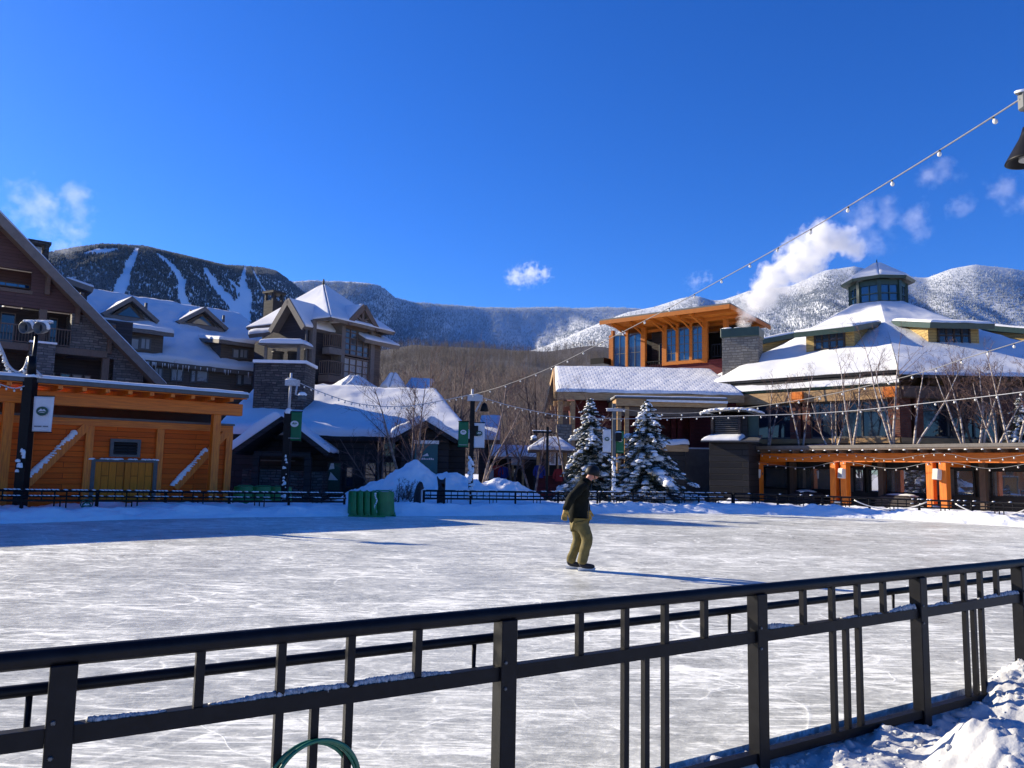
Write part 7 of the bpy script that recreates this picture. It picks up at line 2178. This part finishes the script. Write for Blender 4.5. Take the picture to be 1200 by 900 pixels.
# shrubs behind the railing, half buried
for i, (px, Y, l_) in enumerate(((470, 29.2, 'leafless snowy shrub between the skate aids and the covered post'), (478, 29.6, 'second leafless shrub in the snow by the covered post'))):
    bare_tree(l_, px, Y, 1.1, 6, 90 + i, spread=1.2, pale=False, name='shrub', twigs=1.0)
w_ = LW.w((LW.hit(200, 440, -3).x, -3, 0))
bare_tree('leafless shrubs against the lodge wing wall above the pavilion roof', 0, 0, 6.0, 6, 95, z0=2.0, spread=0.5, pale=False, name='shrub', world=LW.w((LW.hit(200, 440, -3).x, -3, 0)))

# ------------------------------------------------------------------ the skater
def skater():
    b = ground(681, 668, 0.0)
    t = thing('person', 'skater in black jacket, olive trousers, black helmet and tan gloves gliding right', 'person', (b.x, b.y, 0.0))
    M['skin_tone'] = pm('skin_tone', (0.46, 0.20, 0.145), (0.40, 0.16, 0.12), 20, 0.55)
    M['jacket'] = pm('jacket', (0.004, 0.005, 0.004), (0.010, 0.011, 0.009), 9, 0.8, 0.5, 0.02, spec=0.1)
    M['olive'] = pm('olive', (0.155, 0.12, 0.035), (0.10, 0.078, 0.022), 10, 0.85, 0.6, 0.02)
    M['glove'] = pm('glove', (0.42, 0.27, 0.06), (0.32, 0.19, 0.045), 14, 0.7, 0.3, 0.008)
    M['helmet'] = pm('helmet', (0.005, 0.005, 0.006), (0.009, 0.009, 0.01), 12, 0.5, spec=0.2)
    V = Vector
    # joints: x forward, y away from the camera, z up
    hipR, hipL = V((-0.03, -0.09, 0.80)), V((-0.05, 0.09, 0.80))
    kR, kL = V((0.085, -0.10, 0.47)), V((-0.045, 0.10, 0.45))
    aR, aL = V((-0.005, -0.10, 0.105)), V((-0.185, 0.11, 0.10))
    pel, wa, chs = V((-0.045, 0, 0.86)), V((-0.075, 0, 1.05)), V((-0.055, 0, 1.30))
    nk, sk, fc = V((0.035, 0, 1.455)), V((0.115, 0, 1.575)), V((0.15, 0, 1.53))
    shR, shL = V((-0.03, -0.185, 1.385)), V((-0.03, 0.185, 1.385))
    eR, eL = V((-0.235, -0.235, 1.155)), V((0.05, 0.24, 1.13))
    wR, wL = V((-0.285, -0.215, 0.965)), V((0.125, 0.235, 0.945))
    body = [(pel, 0.09), (wa, 0.085), (chs, 0.075), (nk, 0.05), (sk, (0.085, 0.098)), (V((0.155, 0, 1.505)), 0.06), (V((0.215, 0, 1.525)), 0.018),
            (shR, 0.03), (eR, 0.03), (wR, 0.024), (shL, 0.03), (eL, 0.03), (wL, 0.024),
            (hipR, 0.085), (kR, 0.05), (aR, 0.03), (aR + V((0.05, 0, -0.025)), 0.022), (hipL, 0.085), (kL, 0.05), (aL, 0.03), (aL + V((0.05, 0, -0.025)), 0.022),
            (wR + V((-0.02, 0.0, -0.08)), 0.03), (wL + V((0.01, 0, -0.08)), 0.03)]
    ed = [(0, 1), (1, 2), (2, 3), (3, 4), (4, 5), (5, 6), (2, 7), (7, 8), (8, 9), (2, 10), (10, 11), (11, 12), (0, 13), (13, 14), (14, 15), (15, 16), (0, 17), (17, 18), (18, 19), (19, 20), (9, 21), (12, 22)]
    bd = skin('body', body, ed, M['skin_tone'], t)
    # jacket: torso, collar and sleeves as one surface, longer at the back
    jk = [(V((-0.045, 0, 0.715)), (0.165, 0.18)), (V((-0.06, 0, 0.92)), (0.16, 0.18)), (V((-0.08, 0, 1.10)), (0.15, 0.175)), (V((-0.06, 0, 1.29)), (0.15, 0.175)), (V((-0.01, 0, 1.40)), (0.105, 0.14)), (V((0.045, 0, 1.475)), 0.078),
          (shR + V((0, 0.02, 0)), 0.095), (eR, 0.076), (wR + V((0.0, 0, -0.025)), 0.058), (shL + V((0, -0.02, 0)), 0.095), (eL, 0.076), (wL + V((0, 0, -0.025)), 0.058)]
    j = skin('jacket', jk, [(0, 1), (1, 2), (2, 3), (3, 4), (4, 5), (3, 6), (6, 7), (7, 8), (3, 9), (9, 10), (10, 11)], M['jacket'], t)
    tx = bpy.data.textures.new('folds', 'CLOUDS'); tx.noise_scale = 0.13
    for o_, s in ((j, 0.05),):
        dm = o_.modifiers.new('folds', 'DISPLACE'); dm.texture = tx; dm.strength = s; dm.mid_level = 0.5
    # zip, pocket and snow-skirt hem as pieces of the jacket
    MB().tube([(0.115, -0.01, 0.78), (0.10, -0.01, 1.0), (0.095, -0.01, 1.2), (0.11, -0.01, 1.40)], 0.007, 6).build('zip', M['lamp_grey'], j)
    # trousers
    trz = [(V((-0.045, 0, 0.82)), (0.135, 0.15)), (hipR + V((0.0, -0.0, -0.06)), 0.115), (kR + V((-0.0, 0, 0.10)), 0.105), (kR, 0.098), ((kR + aR) / 2 + V((-0.005, 0, 0)), 0.090), (aR + V((0.0, 0, -0.015)), 0.088),
           (hipL + V((0, 0, -0.06)), 0.112), (kL + V((0, 0, 0.1)), 0.10), (kL, 0.094), ((kL + aL) / 2, 0.088), (aL + V((0, 0, -0.015)), 0.086)]
    tr = skin('trousers', trz, [(0, 1), (1, 2), (2, 3), (3, 4), (4, 5), (0, 6), (6, 7), (7, 8), (8, 9), (9, 10)], M['olive'], t)
    dm = tr.modifiers.new('folds', 'DISPLACE'); dm.texture = tx; dm.strength = 0.035; dm.mid_level = 0.5
    MB().prism([(0.06, -0.197, 0.60), (0.13, -0.197, 0.60), (0.12, -0.199, 0.51), (0.05, -0.199, 0.51)], (0, -0.012, 0)).build('pocket', M['olive'], tr)
    # gloves with palm, four fingers and thumb
    for side, w, dirn, lat in (('R', wR, V((-0.10, 0.02, -1)).normalized(), -1), ('L', wL, V((0.16, 0.0, -1)).normalized(), 1)):
        f = V((1, 0, 0)); f = (f - dirn * f.dot(dirn)).normalized(); sd = dirn.cross(f)
        vs_ = [(w + dirn * -0.03, 0.058), (w + dirn * 0.02, 0.05), (w + dirn * 0.075, 0.05)]
        es = [(0, 1), (1, 2)]
        for i in range(4):
            bx = f * (-0.036 + 0.024 * i); ln = (0.052, 0.066, 0.07, 0.06)[i]
            k = len(vs_)
            curl = sd * lat * 0.0 + f * 0.0
            p0 = w + dirn * 0.10 + bx; p1 = p0 + dirn * ln * 0.5 + sd * (-lat * 0.012); p2 = p1 + dirn * ln * 0.45 + sd * (-lat * 0.028)
            vs_ += [(p0, 0.015), (p1, 0.0145), (p2, 0.012)]
            es += [(2, k), (k, k + 1), (k + 1, k + 2)]
        k = len(vs_)
        q0 = w + dirn * 0.045 + f * 0.05; q1 = q0 + dirn * 0.035 + f * 0.02; q2 = q1 + dirn * 0.03 + f * 0.004
        vs_ += [(q0, 0.02), (q1, 0.017), (q2, 0.013)]
        es += [(1, k), (k, k + 1), (k + 1, k + 2)]
        g = skin('glove', vs_, es, M['glove'], t)
    # helmet with brim and strap, goggles band
    hl = MB(); n = 20
    prof = []
    for k in range(9):
        a = math.pi / 2 * k / 8
        prof.append((0.125 * math.cos(a) + 0.0005, 0.125 * math.sin(a)))
    hl.lathe([(0.122, -0.055), (0.128, -0.03)] + prof, (0, 0, 0), 24)
    ho = hl.build('helmet', M['helmet'], t)
    ho.location = (0.098, 0, 1.588); ho.rotation_euler = (0, R(14), 0); ho.scale = (0.98, 0.86, 0.92)
    br = MB(); br.prism([(0.10, -0.09, -0.035), (0.165, -0.05, -0.045), (0.175, 0, -0.047), (0.165, 0.05, -0.045), (0.10, 0.09, -0.035)], (0, 0, 0.012)); br.build('brim', M['helmet'], ho)
    MB().tube([(0.03, -0.12, -0.05), (0.07, -0.085, -0.13), (0.085, -0.02, -0.165), (0.085, 0.02, -0.165), (0.07, 0.085, -0.13), (0.03, 0.12, -0.05)], 0.007, 6).build('chin_strap', M['helmet'], ho)
    for s in (-1, 1):
        MB().lathe([(0.0001, 0), (0.011, 0.002), (0.0001, 0.008)], (0, 0, 0), 8).build('eye', M['helmet'], bd).location = (0.192, s * 0.032, 1.545)
    MB().box((0.203, -0.022, 1.478), (0.212, 0.022, 1.484)).build('mouth', M['maroon'], bd)
    nk_ = skin('collar', [(V((0.03, 0, 1.43)), 0.085), (V((0.06, 0, 1.475)), 0.088)], [(0, 1)], M['jacket'], j, 2)
    # skates
    for a, yaw in ((aR, 0.0), (aL, 0.12)):
        s = bpy.data.objects.new('skate', None)
        bt = [(V((-0.045, 0, 0.17)), 0.056), (V((-0.045, 0, 0.085)), 0.056), (V((0.06, 0, 0.078)), 0.05), (V((0.135, 0, 0.07)), (0.042, 0.038)), (V((0.18, 0, 0.066)), 0.026)]
        o_ = skin('skate', bt, [(0, 1), (1, 2), (2, 3), (3, 4)], M['dark_cloth'], t)
        bpy.data.objects.remove(s)
        o_.location = (a.x + 0.04, a.y, 0.0); o_.rotation_euler = (0, 0, -yaw)
        hd = MB(); hd.prism([(-0.10, -0.02, 0.05), (0.19, -0.02, 0.05), (0.175, -0.012, 0.012), (-0.09, -0.012, 0.012)], (0, 0.036, 0)); hd.build('blade_holder', M['white_paint'], o_)
        bl_ = MB(); bl_.prism([(-0.10, -0.002, 0.001), (0.17, -0.002, 0.001), (0.185, -0.002, 0.012), (-0.105, -0.002, 0.012)], (0, 0.004, 0)); bl_.build('blade', M['iced_cable'], o_)
    # lean the upper body forward
    for o_ in list(t.children):
        if o_.name.startswith(('skate', 'trousers')): continue
        if o_.name.startswith('helmet'): o_.location.x += (o_.location.z - 0.95) * 0.12; continue
        for m_ in [o_] + list(o_.children):
            if m_.location.length > 0.01: m_.location.x += max(0, m_.location.z - 0.95) * 0.12; continue
            for v_ in m_.data.vertices: v_.co.x += max(0, v_.co.z - 0.95) * 0.12
    return t
skater()

# ------------------------------------------------------------------ steam and clouds (even, real volumes with their own noise)
def vapour(name, label, blobs, dens, seed, nscale, col=(1, 1, 1), cat=None, thr=0.0, pad=1.0, soft=0.5, aniso=0.0):
    """blobs: list of (world point, radius); density falls off round them and is broken up by noise"""
    pts = [b[0] for b in blobs]
    lo = Vector((min(p.x - r * 1.3 for p, r in blobs), min(p.y - r * 1.3 for p, r in blobs), min(p.z - r * 1.3 for p, r in blobs)))
    hi = Vector((max(p.x + r * 1.3 for p, r in blobs), max(p.y + r * 1.3 for p, r in blobs), max(p.z + r * 1.3 for p, r in blobs)))
    c = (lo + hi) / 2
    o = MB().box(lo - c, hi - c).build(name, M['snow'])
    o.location = c
    m = bpy.data.materials.new(name); m.use_nodes = True; nt = m.node_tree; nt.nodes.clear()
    out = nt.nodes.new('ShaderNodeOutputMaterial'); pv = nt.nodes.new('ShaderNodeVolumePrincipled')
    pv.inputs['Color'].default_value = rgba(col); pv.inputs['Anisotropy'].default_value = aniso
    tc = nt.nodes.new('ShaderNodeTexCoord')
    n = nt.nodes.new('ShaderNodeTexNoise'); n.inputs['Scale'].default_value = nscale; n.inputs['Detail'].default_value = 8; n.inputs['Roughness'].default_value = 0.66
    mp = nt.nodes.new('ShaderNodeMapping'); mp.inputs['Location'].default_value = (seed * 3.1, seed, seed * 1.7); nt.links.new(tc.outputs['Object'], mp.inputs[0]); nt.links.new(mp.outputs[0], n.inputs['Vector'])
    tot = None
    for p, r in blobs:
        d = nt.nodes.new('ShaderNodeVectorMath'); d.operation = 'DISTANCE'; d.inputs[1].default_value = tuple(p - c); nt.links.new(tc.outputs['Object'], d.inputs[0])
        f = _math(nt, 'MULTIPLY_ADD', d.outputs['Value'], -1.0 / r, 1.0)
        tot = f if tot is None else _math(nt, 'MAXIMUM', tot, f)
    tot = _math(nt, 'MAXIMUM', tot, -0.3)
    v = _math(nt, 'ADD', tot, _math(nt, 'MULTIPLY_ADD', n.outputs['Fac'], 3.8, -1.9 - 0.2 - thr))
    v = _math(nt, 'MULTIPLY', v, 1.0 / soft, clamp=True)
    v = _math(nt, 'MULTIPLY', v, _math(nt, 'GREATER_THAN', tot, -0.25))
    nt.links.new(_math(nt, 'MULTIPLY', v, dens), pv.inputs['Density'])
    nt.links.new(pv.outputs[0], out.inputs['Volume'])
    o.data.materials[0] = m
    return tag(o, label, cat, kind='stuff')
def B(px, py, Y, rpx): return (at(px, py, Y), rpx / 900 * Y)
ST_Y = 52
vapour('steam_plume', 'white steam plume rising from the green capped chimney', [B(872, 379, ST_Y, 8), B(876, 366, ST_Y, 13), B(884, 352, ST_Y, 18), B(897, 340, ST_Y, 22), B(915, 327, ST_Y, 26), B(934, 312, ST_Y, 28), B(946, 296, ST_Y, 26), B(962, 282, ST_Y, 24), B(985, 284, ST_Y, 22), B(1000, 292, ST_Y, 14)], 1.9, 3, 0.8, thr=-0.12, soft=0.8)
vapour('steam_plume', 'ragged drift of steam higher above the rotunda', [B(1010, 258, 58, 34), B(1022, 282, 58, 32), B(1042, 250, 58, 28), B(1072, 258, 58, 26), B(1082, 274, 58, 20), B(1108, 200, 58, 26), B(1085, 208, 58, 22), B(1125, 245, 58, 22), B(1180, 222, 58, 28), B(1198, 235, 58, 24)], 0.26, 5, 0.62, thr=0.22, soft=1.2)
vapour('steam_plume', 'bright steam drifting up behind the gabled lodge', [B(78, 272, 75, 32), B(90, 252, 75, 28), B(66, 282, 75, 26), B(88, 230, 75, 22), B(22, 234, 75, 22), B(14, 214, 75, 18), B(40, 262, 75, 20), B(45, 240, 75, 36), B(76, 285, 75, 26)], 0.34, 8, 0.42, thr=0.22, soft=1.3)
vapour('cloud', 'single small white cloud above the middle ridge', [B(606, 324, 5200, 15), B(622, 321, 5200, 17), B(638, 321, 5200, 11), B(598, 328, 5200, 9)], 0.010, 2, 0.028, thr=0.05, soft=0.8)
vapour('cloud', 'faint wisp of cloud left of the upper timber hall roof', [B(815, 330, 5200, 16), B(828, 325, 5200, 12)], 0.004, 7, 0.03, thr=0.22, soft=1.0)

# ------------------------------------------------------------------ the air between here and the mountains
hz = MB().box((-5200, -160, -2.5), (5200, 4700, 1040)).build('haze', M['snow'])
hm = bpy.data.materials.new('haze'); hm.use_nodes = True; hm.node_tree.nodes.clear()
_o = hm.node_tree.nodes.new('ShaderNodeOutputMaterial'); _p = hm.node_tree.nodes.new('ShaderNodeVolumePrincipled')
_p.inputs['Color'].default_value = (0.32, 0.56, 1.0, 1); _p.inputs['Density'].default_value = 0.000014; _p.inputs['Anisotropy'].default_value = 0.2
hm.node_tree.links.new(_p.outputs[0], _o.inputs['Volume'])
hz.data.materials[0] = hm
tag(hz, 'thin blue winter air between the rink and the mountains', kind='stuff')
